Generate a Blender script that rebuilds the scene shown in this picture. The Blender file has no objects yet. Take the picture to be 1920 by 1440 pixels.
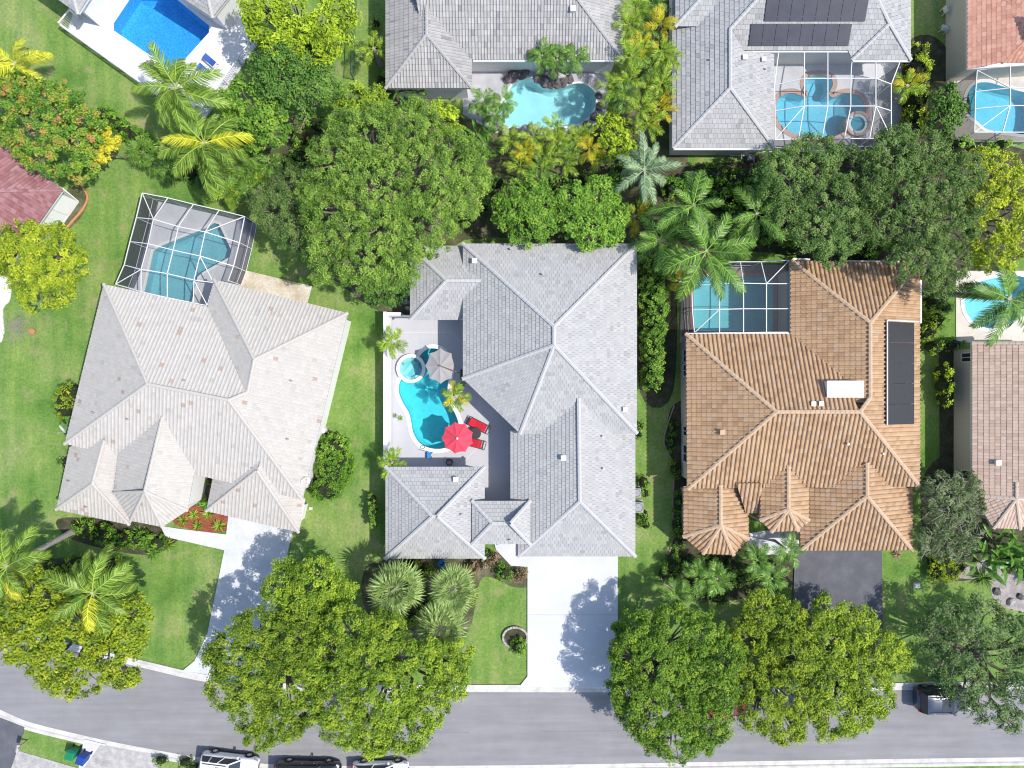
import bpy, bmesh, math, random
import numpy as np
from mathutils import Vector, Matrix, geometry
R = math.radians
scene = bpy.context.scene
# ---------------------------------------------------------------- camera, sky, sun, exposure
S = 0.042            # metres per photo pixel on the ground
H = 54.0             # drone height
cam_d = bpy.data.cameras.new('camera'); cam = bpy.data.objects.new('camera', cam_d)
scene.collection.objects.link(cam); scene.camera = cam
cam.location = (0, 0, H); cam.rotation_euler = (0, 0, 0)
cam_d.sensor_width = 36.0; cam_d.lens = 36.0 * H / (1920 * S); cam_d.clip_end = 5000; cam_d.clip_start = 0.5
SUN_EL = R(57); SUN_DIR = Vector((math.cos(SUN_EL) * 0.975, -math.cos(SUN_EL) * 0.222, math.sin(SUN_EL))).normalized()
world = bpy.data.worlds.new('World'); scene.world = world; world.use_nodes = True
wn = world.node_tree.nodes; wl = world.node_tree.links
bg = wn['Background']; sky = wn.new('ShaderNodeTexSky'); sky.sky_type = 'NISHITA'; sky.sun_disc = False
sky.sun_elevation = SUN_EL; sky.sun_rotation = math.atan2(SUN_DIR.x, SUN_DIR.y)
wl.new(sky.outputs[0], bg.inputs[0]); bg.inputs[1].default_value = 0.15
sun_d = bpy.data.lights.new('sun', 'SUN'); sun = bpy.data.objects.new('sun', sun_d); scene.collection.objects.link(sun)
sun_d.energy = 3.2; sun_d.angle = R(0.5); sun_d.color = (1.0, 0.955, 0.88)
sun.rotation_euler = (-SUN_DIR).to_track_quat('-Z', 'Y').to_euler(); sun.location = SUN_DIR * 200
vs = scene.view_settings; vs.view_transform = 'Standard'; vs.look = 'None'; vs.gamma = 1.0; vs.exposure = 0.53
scene.cycles.max_bounces = 6; scene.cycles.diffuse_bounces = 2; scene.cycles.glossy_bounces = 2
scene.cycles.transparent_max_bounces = 16; scene.cycles.transmission_bounces = 3
scene.cycles.use_denoising = True; scene.cycles.filter_width = 1.1; scene.cycles.denoising_prefilter = 'ACCURATE'

def W(px, py, z=0.0):
    k = S * (H - z) / H
    return Vector(((px - 960) * k, (720 - py) * k, z))
col = scene.collection
ORG = {}
# ---------------------------------------------------------------- object helpers
def link(o, parent=None):
    col.objects.link(o)
    if parent is not None: o.parent = parent
    return o
def tag(o, label=None, cat=None, group=None, kind=None):
    if label: o['label'] = label
    if cat: o['category'] = cat
    if group: o['group'] = group
    if kind: o['kind'] = kind
    return o
def thing(name, label, cat, loc=(0, 0, 0), group=None, rz=0.0):
    o = bpy.data.objects.new(name, None); link(o); o.location = Vector(loc); o.rotation_euler = (0, 0, rz)
    o.empty_display_size = 0.2
    tag(o, label, cat, group); ORG[o.name] = Vector(loc); return o
def mesh_np(name, verts, faces_flat, starts, mat, parent=None, tint=None, org=None, smooth=False):
    """verts (n,3); faces as flat loop indices + face starts"""
    me = bpy.data.meshes.new(name)
    verts = np.asarray(verts, dtype=np.float32)
    if org is None and parent is not None: org = ORG.get(parent.name)
    if org is not None: verts = verts - np.array(org, dtype=np.float32)
    me.vertices.add(len(verts)); me.vertices.foreach_set('co', verts.ravel())
    ff = np.asarray(faces_flat, dtype=np.int32); st = np.asarray(starts, dtype=np.int32)
    me.loops.add(len(ff)); me.loops.foreach_set('vertex_index', ff)
    me.polygons.add(len(st)); me.polygons.foreach_set('loop_start', st)
    me.polygons.foreach_set('use_smooth', np.full(len(st), bool(smooth)))
    if tint is not None:
        at = me.attributes.new('tint', 'FLOAT', 'FACE'); at.data.foreach_set('value', np.asarray(tint, dtype=np.float32))
    me.update(calc_edges=True); me.validate()
    if mat: me.materials.append(mat)
    o = bpy.data.objects.new(name, me); link(o, parent)
    if parent is not None: ORG[o.name] = ORG.get(parent.name, Vector((0, 0, 0)))
    elif org is not None: o.location = org
    return o
class MB:
    def __init__(s): s.v = []; s.f = []; s.t = []
    def face(s, pts, t=0.5):
        b = len(s.v); s.v += [tuple(p) for p in pts]; s.f.append(list(range(b, b + len(pts)))); s.t.append(t)
    def grid(s, verts, faces, t=0.5):
        b = len(s.v); s.v += [tuple(p) for p in verts]
        for f in faces: s.f.append([b + i for i in f]); s.t.append(t)
    def box(s, c, size, rz=0.0, t=0.5, tilt=None):
        hx, hy, hz = size[0] / 2, size[1] / 2, size[2] / 2
        m = Matrix.Rotation(rz, 3, 'Z')
        if tilt is not None: m = m @ tilt
        vs_ = [Vector(c) + m @ Vector((x * hx, y * hy, z * hz)) for x, y, z in
               ((-1,-1,-1),(1,-1,-1),(1,1,-1),(-1,1,-1),(-1,-1,1),(1,-1,1),(1,1,1),(-1,1,1))]
        s.grid(vs_, [(0,3,2,1),(4,5,6,7),(0,1,5,4),(1,2,6,5),(2,3,7,6),(3,0,4,7)], t)
    def beam(s, a, b, w, h, t=0.5, up=Vector((0, 0, 1))):
        a = Vector(a); b = Vector(b); d = (b - a)
        if d.length < 1e-5: return
        d.normalize()
        sd = d.cross(up)
        if sd.length < 1e-3: sd = d.cross(Vector((1, 0, 0)))
        sd.normalize(); u = sd.cross(d).normalized()
        sd *= w / 2; u *= h / 2
        q = [a - sd - u, a + sd - u, a + sd + u, a - sd + u, b - sd - u, b + sd - u, b + sd + u, b - sd + u]
        s.grid(q, [(0,1,2,3),(7,6,5,4),(0,4,5,1),(1,5,6,2),(2,6,7,3),(3,7,4,0)], t)
    def tube(s, pts, radii, n=7, t=0.5, cap=True):
        pts = [Vector(p) for p in pts]; b = len(s.v); rings = len(pts)
        pd = None
        for i, p in enumerate(pts):
            d = (pts[min(i + 1, rings - 1)] - pts[max(i - 1, 0)])
            d = d.normalized() if d.length > 1e-6 else Vector((0, 0, 1))
            x = d.orthogonal().normalized() if pd is None else (pd - d * pd.dot(d)).normalized()
            pd = x; y = d.cross(x)
            r = radii[i] if hasattr(radii, '__len__') else radii
            for k in range(n):
                a = 2 * math.pi * k / n
                s.v.append(tuple(p + (x * math.cos(a) + y * math.sin(a)) * r))
        for i in range(rings - 1):
            for k in range(n):
                s.f.append([b + i * n + k, b + i * n + (k + 1) % n, b + (i + 1) * n + (k + 1) % n, b + (i + 1) * n + k]); s.t.append(t)
        if cap:
            s.f.append([b + k for k in range(n)][::-1]); s.t.append(t)
            s.f.append([b + (rings - 1) * n + k for k in range(n)]); s.t.append(t)
    def prism(s, poly, z0, z1, t=0.5):
        """closed prism of a simple polygon (world xy)"""
        n = len(poly); a = sum(poly[i][0] * poly[(i + 1) % n][1] - poly[(i + 1) % n][0] * poly[i][1] for i in range(n))
        if a < 0: poly = poly[::-1]
        b = len(s.v)
        s.v += [(p[0], p[1], z0) for p in poly] + [(p[0], p[1], z1) for p in poly]
        tris = geometry.tessellate_polygon([[Vector((p[0], p[1], 0)) for p in poly]])
        for tr in tris:
            x = [poly[i] for i in tr]
            ar = (x[1][0]-x[0][0])*(x[2][1]-x[0][1])-(x[2][0]-x[0][0])*(x[1][1]-x[0][1])
            tr = tr if ar > 0 else tr[::-1]
            s.f.append([b + n + i for i in tr]); s.t.append(t)
            s.f.append([b + i for i in tr[::-1]]); s.t.append(t)
        for i in range(n):
            j = (i + 1) % n; s.f.append([b + i, b + j, b + n + j, b + n + i]); s.t.append(t)
    def lathe(s, c, prof, n=16, t=0.5):
        """prof: list of (r, z)"""
        b = len(s.v)
        for r, z in prof:
            for k in range(n):
                a = 2 * math.pi * k / n; s.v.append((c[0] + r * math.cos(a), c[1] + r * math.sin(a), c[2] + z))
        for i in range(len(prof) - 1):
            for k in range(n):
                s.f.append([b + i * n + k, b + i * n + (k + 1) % n, b + (i + 1) * n + (k + 1) % n, b + (i + 1) * n + k]); s.t.append(t)
    def build(s, name, mat, parent=None, smooth=False, org=None):
        flat = [i for f in s.f for i in f]; st = np.cumsum([0] + [len(f) for f in s.f[:-1]])
        return mesh_np(name, s.v, flat, st, mat, parent, s.t, org, smooth)
def smooth_poly(pts, n=6, closed=True):
    out = []; m = len(pts)
    rng = range(m) if closed else range(m - 1)
    for i in rng:
        if closed: p0, p1, p2, p3 = pts[i - 1], pts[i], pts[(i + 1) % m], pts[(i + 2) % m]
        else: p0, p1, p2, p3 = pts[max(i - 1, 0)], pts[i], pts[i + 1], pts[min(i + 2, m - 1)]
        for k in range(n):
            t = k / n
            out.append(tuple(0.5 * ((2 * p1[c]) + (-p0[c] + p2[c]) * t + (2*p0[c] - 5*p1[c] + 4*p2[c] - p3[c]) * t*t + (-p0[c] + 3*p1[c] - 3*p2[c] + p3[c]) * t**3) for c in range(2)))
    if not closed: out.append(tuple(pts[-1]))
    return out
def px_poly(pts, z=0.0): return [tuple(W(p[0], p[1], z)[:2]) for p in pts]
def area2(poly): return sum(poly[i][0] * poly[(i + 1) % len(poly)][1] - poly[(i + 1) % len(poly)][0] * poly[i][1] for i in range(len(poly)))
def offset_poly(poly, d):
    """move every edge outwards by d (inwards when negative)"""
    if area2(poly) < 0: poly = poly[::-1]
    n = len(poly); out = []
    for i in range(n):
        a, b, c = Vector(poly[i - 1]), Vector(poly[i]), Vector(poly[(i + 1) % n])
        e1 = (b - a).normalized(); e2 = (c - b).normalized()
        n1 = Vector((e1.y, -e1.x)); n2 = Vector((e2.y, -e2.x))
        m = n1 + n2; l = max(0.25, m.length_squared / 2)
        out.append(tuple(b + m * (d / l)))
    return out
def sheet(name, outer, holes, z, mat, thick=0.0, kind='structure', label=None, cat=None, parent=None):
    """flat sheet with holes; outer, holes in world xy"""
    loops = [outer] + list(holes)
    tri = geometry.tessellate_polygon([[Vector((p[0], p[1], 0)) for p in l] for l in loops])
    pts = [p for l in loops for p in l]
    mb = MB(); mb.v = [(p[0], p[1], z) for p in pts]
    for t in tri:
        a, b, c = (pts[i] for i in t)
        ar = (b[0]-a[0])*(c[1]-a[1])-(c[0]-a[0])*(b[1]-a[1])
        if abs(ar) < 1e-9: continue
        mb.f.append(list(t) if ar > 0 else list(t)[::-1]); mb.t.append(0.5)
    if thick:
        for l in loops:
            n = len(l); b = len(mb.v); ccw = area2(l) > 0
            if l is not outer: ccw = not ccw
            mb.v += [(p[0], p[1], z) for p in l] + [(p[0], p[1], z - thick) for p in l]
            for i in range(n):
                j = (i + 1) % n
                q = [b + i, b + n + i, b + n + j, b + j]
                mb.f.append(q if ccw else q[::-1]); mb.t.append(0.5)
    o = mb.build(name, mat, parent)
    if parent is None: tag(o, label, cat, kind=kind)
    return o
# ---------------------------------------------------------------- materials
def nt(name):
    m = bpy.data.materials.new(name); m.use_nodes = True
    t = m.node_tree; return m, t, t.nodes, t.links, t.nodes['Principled BSDF']
def nz(t, scale, detail=4, rough=0.6, vec=None, kind='noise'):
    n = t.nodes.new('ShaderNodeTexNoise' if kind == 'noise' else 'ShaderNodeTexVoronoi')
    n.inputs['Scale'].default_value = scale
    if kind == 'noise': n.inputs['Detail'].default_value = detail; n.inputs['Roughness'].default_value = rough
    if vec: t.links.new(vec, n.inputs['Vector'])
    return n
def ramp(t, src, stops):
    r = t.nodes.new('ShaderNodeValToRGB'); e = r.color_ramp.elements
    while len(e) < len(stops): e.new(0.5)
    for i, (p, c) in enumerate(stops): e[i].position = p; e[i].color = (c[0], c[1], c[2], 1)
    t.links.new(src, r.inputs[0]); return r
def mix(t, fac, a, b, mode='MIX'):
    m = t.nodes.new('ShaderNodeMix'); m.data_type = 'RGBA'; m.blend_type = mode
    for s_, v in ((m.inputs[0], fac), (m.inputs[6], a), (m.inputs[7], b)):
        if isinstance(v, (int, float)): s_.default_value = v
        elif isinstance(v, tuple): s_.default_value = (v[0], v[1], v[2], 1)
        else: t.links.new(v, s_)
    return m.outputs[2]
def geo(t): return t.nodes.new('ShaderNodeNewGeometry').outputs['Position']
def bump(t, src, b, strength=0.3, dist=0.02):
    n = t.nodes.new('ShaderNodeBump'); n.inputs['Strength'].default_value = strength; n.inputs['Distance'].default_value = dist
    t.links.new(src, n.inputs['Height']); t.links.new(n.outputs[0], b.inputs['Normal'])
def plain(name, c, rough=0.6, metal=0.0, spec=0.3, var=0.0, scale=8.0, coat=0.0):
    m, t, n, l, b = nt(name)
    b.inputs['Roughness'].default_value = rough; b.inputs['Metallic'].default_value = metal
    b.inputs['Specular IOR Level'].default_value = spec; b.inputs['Coat Weight'].default_value = coat
    if var:
        x = nz(t, scale, 5, 0.65, geo(t))
        r = ramp(t, x.outputs[0], [(0.3, tuple(v * (1 - var) for v in c)), (0.7, tuple(min(1, v * (1 + var)) for v in c))])
        l.new(r.outputs[0], b.inputs['Base Color'])
    else: b.inputs['Base Color'].default_value = (*c, 1)
    return m
def tile_mat(name, stops, stain=(0.5, 0.5, 0.5), stain_amt=0.25, rough=0.75, stain_scale=0.35):
    m, t, n, l, b = nt(name)
    a = n.new('ShaderNodeAttribute'); a.attribute_name = 'tint'
    r = ramp(t, a.outputs['Fac'], stops)
    g = geo(t); x = nz(t, stain_scale, 6, 0.7, g); f = ramp(t, x.outputs[0], [(0.42, (0, 0, 0)), (0.72, (stain_amt,) * 3)])
    c = mix(t, f.outputs[0], r.outputs[0], stain)
    y = nz(t, 22, 3, 0.6, g); f2 = ramp(t, y.outputs[0], [(0.3, (0.86, 0.86, 0.86)), (0.7, (1.08, 1.08, 1.08))])
    c = mix(t, 1.0, c, f2.outputs[0], 'MULTIPLY')
    l.new(c, b.inputs['Base Color']); b.inputs['Roughness'].default_value = rough; b.inputs['Specular IOR Level'].default_value = 0.25
    return m
def leaf_mat(name, stops, trans=0.16, rough=0.5, var=0.14, gain=1.5):
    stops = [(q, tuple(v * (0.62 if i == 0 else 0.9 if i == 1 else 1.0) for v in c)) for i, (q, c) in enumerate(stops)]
    m, t, n, l, b = nt(name)
    a = n.new('ShaderNodeAttribute'); a.attribute_name = 'tint'
    stops = [(q, (min(0.78, c[0] * gain * 0.97), min(0.74, c[1] * gain * 1.05), min(0.5, c[2] * gain))) for q, c in stops]
    r = ramp(t, a.outputs['Fac'], stops)
    oi = n.new('ShaderNodeObjectInfo')
    v = ramp(t, oi.outputs['Random'], [(0, (1 - var,) * 3), (1, (1 + var,) * 3)])
    c = mix(t, 1.0, r.outputs[0], v.outputs[0], 'MULTIPLY')
    l.new(c, b.inputs['Base Color']); b.inputs['Roughness'].default_value = rough; b.inputs['Specular IOR Level'].default_value = 0.22
    tr = n.new('ShaderNodeBsdfTranslucent'); l.new(c, tr.inputs[0])
    ms = n.new('ShaderNodeMixShader'); ms.inputs[0].default_value = trans
    l.new(b.outputs[0], ms.inputs[1]); l.new(tr.outputs[0], ms.inputs[2])
    l.new(ms.outputs[0], n['Material Output'].inputs[0])
    return m
def water_mat(name, tint, rip=6.0):
    m, t, n, l, b = nt(name)
    n.remove(b)
    tr = n.new('ShaderNodeBsdfTransparent'); tr.inputs[0].default_value = (*tint, 1)
    gl = n.new('ShaderNodeBsdfGlossy'); gl.inputs['Roughness'].default_value = 0.08
    x = nz(t, rip, 4, 0.6, geo(t)); bp = n.new('ShaderNodeBump'); bp.inputs['Strength'].default_value = 0.35; bp.inputs['Distance'].default_value = 0.03
    l.new(x.outputs[0], bp.inputs['Height']); l.new(bp.outputs[0], gl.inputs['Normal'])
    fr = n.new('ShaderNodeFresnel'); fr.inputs[0].default_value = 1.33; l.new(bp.outputs[0], fr.inputs['Normal'])
    ms = n.new('ShaderNodeMixShader'); l.new(fr.outputs[0], ms.inputs[0]); l.new(tr.outputs[0], ms.inputs[1]); l.new(gl.outputs[0], ms.inputs[2])
    l.new(ms.outputs[0], n['Material Output'].inputs[0])
    return m
def basin_mat(name, c, sparkle=0.25, scale=7.0, light=(0.95, 1, 1)):
    """pool plaster with the sun sparkle of rippled water painted into its colour"""
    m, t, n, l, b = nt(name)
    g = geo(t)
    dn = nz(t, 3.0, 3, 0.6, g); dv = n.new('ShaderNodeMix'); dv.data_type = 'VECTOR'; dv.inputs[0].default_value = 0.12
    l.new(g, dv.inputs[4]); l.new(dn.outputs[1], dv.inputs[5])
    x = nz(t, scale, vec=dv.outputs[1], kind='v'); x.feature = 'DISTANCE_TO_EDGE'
    r = ramp(t, x.outputs['Distance'], [(0.0, light), (0.16, c), (0.5, tuple(v * 0.92 for v in c))])  # bright cell edges: ripple sparkle painted into the basin colour
    cc = mix(t, sparkle, c, r.outputs[0])
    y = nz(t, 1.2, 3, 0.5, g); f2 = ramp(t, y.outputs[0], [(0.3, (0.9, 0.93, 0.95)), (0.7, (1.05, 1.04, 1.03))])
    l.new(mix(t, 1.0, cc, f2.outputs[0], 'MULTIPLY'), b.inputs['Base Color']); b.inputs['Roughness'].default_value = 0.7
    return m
def screen_mat(name, c, alpha):
    m, t, n, l, b = nt(name)
    b.inputs['Base Color'].default_value = (*c, 1); b.inputs['Roughness'].default_value = 0.9; b.inputs['Specular IOR Level'].default_value = 0.1
    b.inputs['Alpha'].default_value = alpha
    return m
def lawn_mat():
    m, t, n, l, b = nt('lawn_grass')
    g = geo(t)
    a = nz(t, 0.22, 5, 0.62, g); r1 = ramp(t, a.outputs[0], [(0.28, (0.075, 0.175, 0.034)), (0.42, (0.13, 0.255, 0.053)), (0.56, (0.19, 0.30, 0.08)), (0.72, (0.29, 0.34, 0.14))])
    mp = n.new('ShaderNodeMapping'); mp.inputs['Rotation'].default_value = (0, 0, R(-14)); mp.inputs['Scale'].default_value = (1.0, 0.12, 1); l.new(g, mp.inputs[0])
    w = nz(t, 1.3, 3, 0.5, mp.outputs[0]); r2 = ramp(t, w.outputs[0], [(0.3, (0.80, 0.88, 0.84)), (0.7, (1.26, 1.13, 1.10))])
    c = mix(t, 1.0, r1.outputs[0], r2.outputs[0], 'MULTIPLY')
    f = nz(t, 5.0, 8, 0.8, g); r3 = ramp(t, f.outputs[0], [(0.32, (0.58, 0.62, 0.56)), (0.68, (1.42, 1.34, 1.36))])
    c = mix(t, 1.0, c, r3.outputs[0], 'MULTIPLY')
    d = nz(t, 0.5, 6, 0.72, g); r4 = ramp(t, d.outputs[0], [(0.54, (0, 0, 0)), (0.70, (0.75, 0.75, 0.75))])
    c = mix(t, r4.outputs[0], c, (0.36, 0.31, 0.165))
    l.new(c, b.inputs['Base Color']); b.inputs['Roughness'].default_value = 0.9; b.inputs['Specular IOR Level'].default_value = 0.15
    k = nz(t, 26, 6, 0.8, g); bump(t, k.outputs[0], b, 0.9, 0.05)
    return m
def ground_mat(name, c1, c2, c3, scale=0.6, fine=14.0, rough=0.85, bs=0.3, lo=0.7, hi=1.3):
    m, t, n, l, b = nt(name)
    g = geo(t)
    a = nz(t, scale, 6, 0.65, g); r1 = ramp(t, a.outputs[0], [(0.3, c1), (0.5, c2), (0.7, c3)])
    f = nz(t, fine, 6, 0.75, g); r3 = ramp(t, f.outputs[0], [(0.3, (lo,) * 3), (0.7, (hi,) * 3)])
    l.new(mix(t, 1.0, r1.outputs[0], r3.outputs[0], 'MULTIPLY'), b.inputs['Base Color'])
    b.inputs['Roughness'].default_value = rough; b.inputs['Specular IOR Level'].default_value = 0.2
    if bs: bump(t, f.outputs[0], b, bs, 0.03)
    return m
def road_mat():
    m, t, n, l, b = nt('asphalt_worn')
    g = geo(t)
    mp = n.new('ShaderNodeMapping'); mp.inputs['Scale'].default_value = (0.12, 1.6, 1); l.new(g, mp.inputs[0])
    a = nz(t, 1.0, 5, 0.6, mp.outputs[0]); r1 = ramp(t, a.outputs[0], [(0.3, (0.225, 0.22, 0.232)), (0.5, (0.255, 0.25, 0.26)), (0.7, (0.285, 0.28, 0.288))])
    f = nz(t, 30, 5, 0.8, g); r3 = ramp(t, f.outputs[0], [(0.3, (0.88,) * 3), (0.7, (1.1,) * 3)])
    c = mix(t, 1.0, r1.outputs[0], r3.outputs[0], 'MULTIPLY')
    s = nz(t, 0.35, 5, 0.7, g); r4 = ramp(t, s.outputs[0], [(0.3, (0.9,) * 3), (0.7, (1.08,) * 3)])
    l.new(mix(t, 1.0, c, r4.outputs[0], 'MULTIPLY'), b.inputs['Base Color']); b.inputs['Roughness'].default_value = 0.85
    b.inputs['Specular IOR Level'].default_value = 0.2
    return m
M = {}
M['lawn'] = lawn_mat(); M['road'] = road_mat()
M['kerb'] = ground_mat('kerb_concrete', (0.46, 0.44, 0.41), (0.58, 0.56, 0.53), (0.66, 0.64, 0.61), 1.2, 18, bs=0.1, lo=0.85, hi=1.12)
M['drive_white'] = ground_mat('painted_concrete', (0.56, 0.57, 0.60), (0.60, 0.61, 0.64), (0.63, 0.64, 0.67), 0.35, 20, bs=0.05, lo=0.95, hi=1.05)
M['drive_b'] = ground_mat('pale_driveway', (0.52, 0.53, 0.56), (0.60, 0.61, 0.63), (0.68, 0.69, 0.70), 0.8, 9, bs=0.1, lo=0.86, hi=1.1)
M['drive_dark'] = ground_mat('sealed_asphalt', (0.098, 0.100, 0.116), (0.115, 0.117, 0.135), (0.145, 0.147, 0.165), 0.9, 20, bs=0.2, lo=0.85, hi=1.15)
M['drive_grey'] = ground_mat('grey_paver_drive', (0.30, 0.29, 0.28), (0.40, 0.38, 0.37), (0.52, 0.50, 0.48), 1.6, 14, bs=0.2)
M['deck_grey'] = ground_mat('deck_paint_grey', (0.45, 0.45, 0.475), (0.48, 0.48, 0.505), (0.51, 0.51, 0.53), 0.4, 18, bs=0.05, lo=0.96, hi=1.04)
M['deck_white'] = ground_mat('deck_white_stone', (0.62, 0.62, 0.63), (0.69, 0.685, 0.68), (0.74, 0.735, 0.73), 0.9, 6, bs=0.05, lo=0.93, hi=1.05)
M['deck_d'] = ground_mat('deck_concrete_grey', (0.36, 0.36, 0.39), (0.42, 0.42, 0.45), (0.48, 0.48, 0.50), 1.0, 16, bs=0.1, lo=0.9, hi=1.1)
M['deck_beige'] = ground_mat('deck_beige', (0.52, 0.48, 0.42), (0.60, 0.56, 0.49), (0.66, 0.62, 0.55), 0.8, 14, bs=0.1, lo=0.92, hi=1.08)
M['deck_pink'] = ground_mat('deck_taupe', (0.30, 0.25, 0.235), (0.36, 0.31, 0.29), (0.42, 0.37, 0.345), 0.8, 14, bs=0.1, lo=0.9, hi=1.1)
M['deck_pale'] = ground_mat('deck_pale_grey', (0.56, 0.57, 0.60), (0.63, 0.64, 0.66), (0.69, 0.70, 0.72), 0.8, 14, bs=0.05, lo=0.94, hi=1.06)
M['slab_tan'] = ground_mat('weathered_slab', (0.42, 0.33, 0.21), (0.58, 0.52, 0.42), (0.66, 0.62, 0.55), 0.55, 10, bs=0.2)
M['mulch_dark'] = ground_mat('dark_mulch', (0.035, 0.042, 0.018), (0.065, 0.066, 0.035), (0.125, 0.105, 0.075), 1.5, 10, bs=0.8, lo=0.5, hi=1.5)
M['mulch_red'] = ground_mat('red_mulch', (0.20, 0.05, 0.03), (0.27, 0.075, 0.045), (0.32, 0.11, 0.07), 2.0, 10, bs=0.8, lo=0.6, hi=1.4)
M['soil'] = ground_mat('leaf_litter_soil', (0.05, 0.065, 0.025), (0.10, 0.105, 0.05), (0.20, 0.175, 0.125), 0.7, 12, bs=0.6, lo=0.6, hi=1.4)
M['pebble'] = ground_mat('pebble_bed', (0.22, 0.19, 0.18), (0.33, 0.30, 0.29), (0.45, 0.42, 0.40), 1.3, 14, bs=0.7, lo=0.55, hi=1.45)
M['white'] = plain('white_aluminium', (0.72, 0.72, 0.73), 0.4, 0, 0.4)
M['wall_white'] = plain('white_stucco', (0.74, 0.73, 0.71), 0.85, 0, 0.2, 0.06, 5)
M['wall_cream'] = plain('cream_stucco', (0.56, 0.50, 0.42), 0.85, 0, 0.2, 0.06, 5)
M['wall_grey'] = plain('grey_stucco', (0.52, 0.51, 0.50), 0.85, 0, 0.2, 0.06, 5)
M['wall_paint'] = plain('bright_white_paint', (0.82, 0.82, 0.82), 0.7, 0, 0.2, 0.03, 3)
M['fascia'] = plain('fascia_white', (0.70, 0.70, 0.69), 0.6)
M['fascia_brown'] = plain('fascia_taupe', (0.42, 0.35, 0.29), 0.6)
M['glass'] = plain('window_glass', (0.03, 0.04, 0.05), 0.08, 0, 0.6)
M['black'] = plain('black_rubber', (0.015, 0.015, 0.016), 0.6)
M['dark_metal'] = plain('dark_metal', (0.06, 0.06, 0.065), 0.45, 0.6)
M['chrome'] = plain('alloy', (0.62, 0.62, 0.64), 0.3, 0.9)
M['grey_metal'] = plain('galvanised', (0.42, 0.43, 0.44), 0.5, 0.5)
M['solar'] = plain('solar_cell', (0.05, 0.053, 0.075), 0.45, 0.0, 0.15, 0.15, 1.2)
M['solar_black'] = plain('solar_rubber', (0.022, 0.022, 0.026), 0.5, 0, 0.4, 0.25, 6)
M['wood'] = plain('weathered_wood', (0.36, 0.27, 0.19), 0.8, 0, 0.2, 0.25, 9)
M['wood_brown'] = plain('teak_arm', (0.20, 0.12, 0.08), 0.6)
M['bark'] = plain('bark_grey', (0.20, 0.17, 0.14), 0.9, 0, 0.15, 0.3, 7)
M['bark_pale'] = plain('bark_pale', (0.34, 0.31, 0.28), 0.9, 0, 0.15, 0.25, 9)
M['rock'] = plain('dark_boulder', (0.12, 0.11, 0.115), 0.85, 0, 0.2, 0.55, 3.5)
M['rock_pale'] = plain('pale_boulder', (0.40, 0.37, 0.35), 0.85, 0, 0.2, 0.45, 4)
M['terracotta'] = plain('terracotta_edge', (0.50, 0.24, 0.12), 0.8, 0, 0.2, 0.2, 6)
M['coping_pink'] = plain('brick_coping', (0.50, 0.35, 0.30), 0.8, 0, 0.2, 0.15, 8)
M['coping_white'] = plain('white_coping', (0.80, 0.79, 0.77), 0.7, 0, 0.2, 0.05, 4)
M['screen'] = screen_mat('insect_screen', (0.09, 0.09, 0.105), 0.30)
M['screen_wall'] = screen_mat('insect_screen_wall', (0.075, 0.072, 0.09), 0.62)
M['screen_fine'] = screen_mat('insect_screen_fine', (0.16, 0.17, 0.19), 0.2)
# roof tiles
M['tile_a'] = tile_mat('slate_grey_tile', [(0.0, (0.325, 0.32, 0.315)), (0.06, (0.38, 0.375, 0.37)), (0.6, (0.41, 0.405, 0.398)), (1.0, (0.44, 0.435, 0.427))], (0.455, 0.45, 0.44), 0.3)
M['tile_b'] = tile_mat('pale_grey_tile', [(0.0, (0.42, 0.39, 0.355)), (0.04, (0.475, 0.445, 0.405)), (0.6, (0.50, 0.468, 0.428)), (0.985, (0.525, 0.493, 0.452)), (0.99, (0.40, 0.29, 0.23))], (0.44, 0.425, 0.415), 0.3)
M['tile_c'] = tile_mat('brown_barrel_tile', [(0.0, (0.36, 0.225, 0.135)), (0.3, (0.435, 0.28, 0.165)), (0.6, (0.47, 0.31, 0.185)), (0.85, (0.50, 0.34, 0.21)), (1.0, (0.44, 0.325, 0.235))], (0.54, 0.36, 0.20), 0.45)
M['tile_d'] = tile_mat('weathered_grey_tile', [(0.0, (0.24, 0.24, 0.26)), (0.05, (0.36, 0.35, 0.34)), (0.6, (0.41, 0.40, 0.385)), (1.0, (0.465, 0.45, 0.43))], (0.27, 0.26, 0.265), 0.5)
M['tile_e'] = tile_mat('flat_grey_tile', [(0.0, (0.29, 0.285, 0.285)), (0.1, (0.37, 0.365, 0.36)), (0.6, (0.405, 0.40, 0.393)), (1.0, (0.44, 0.435, 0.427))], (0.36, 0.36, 0.39), 0.25)
M['tile_f'] = tile_mat('coral_tile', [(0.0, (0.50, 0.235, 0.17)), (0.5, (0.60, 0.30, 0.215)), (1.0, (0.68, 0.37, 0.275))], (0.55, 0.36, 0.28), 0.2)
M['tile_g'] = tile_mat('tan_tile', [(0.0, (0.45, 0.32, 0.245)), (0.5, (0.52, 0.38, 0.295)), (1.0, (0.57, 0.43, 0.345))], (0.48, 0.38, 0.32), 0.2)
M['tile_h'] = tile_mat('maroon_tile', [(0.0, (0.22, 0.09, 0.095)), (0.4, (0.285, 0.125, 0.13)), (0.8, (0.33, 0.165, 0.17)), (1.0, (0.38, 0.225, 0.23))], (0.34, 0.22, 0.22), 0.3)
M['cap_a'] = plain('ridge_cap_grey', (0.47, 0.465, 0.46), 0.75, 0, 0.2, 0.06, 3)
M['cap_b'] = plain('ridge_cap_pale', (0.485, 0.455, 0.42), 0.75, 0, 0.2, 0.06, 3)
M['cap_c'] = plain('ridge_cap_tan', (0.52, 0.37, 0.25), 0.75, 0, 0.2, 0.15, 3)
M['cap_d'] = plain('ridge_cap_weathered', (0.38, 0.37, 0.36), 0.75, 0, 0.2, 0.12, 3)
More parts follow.
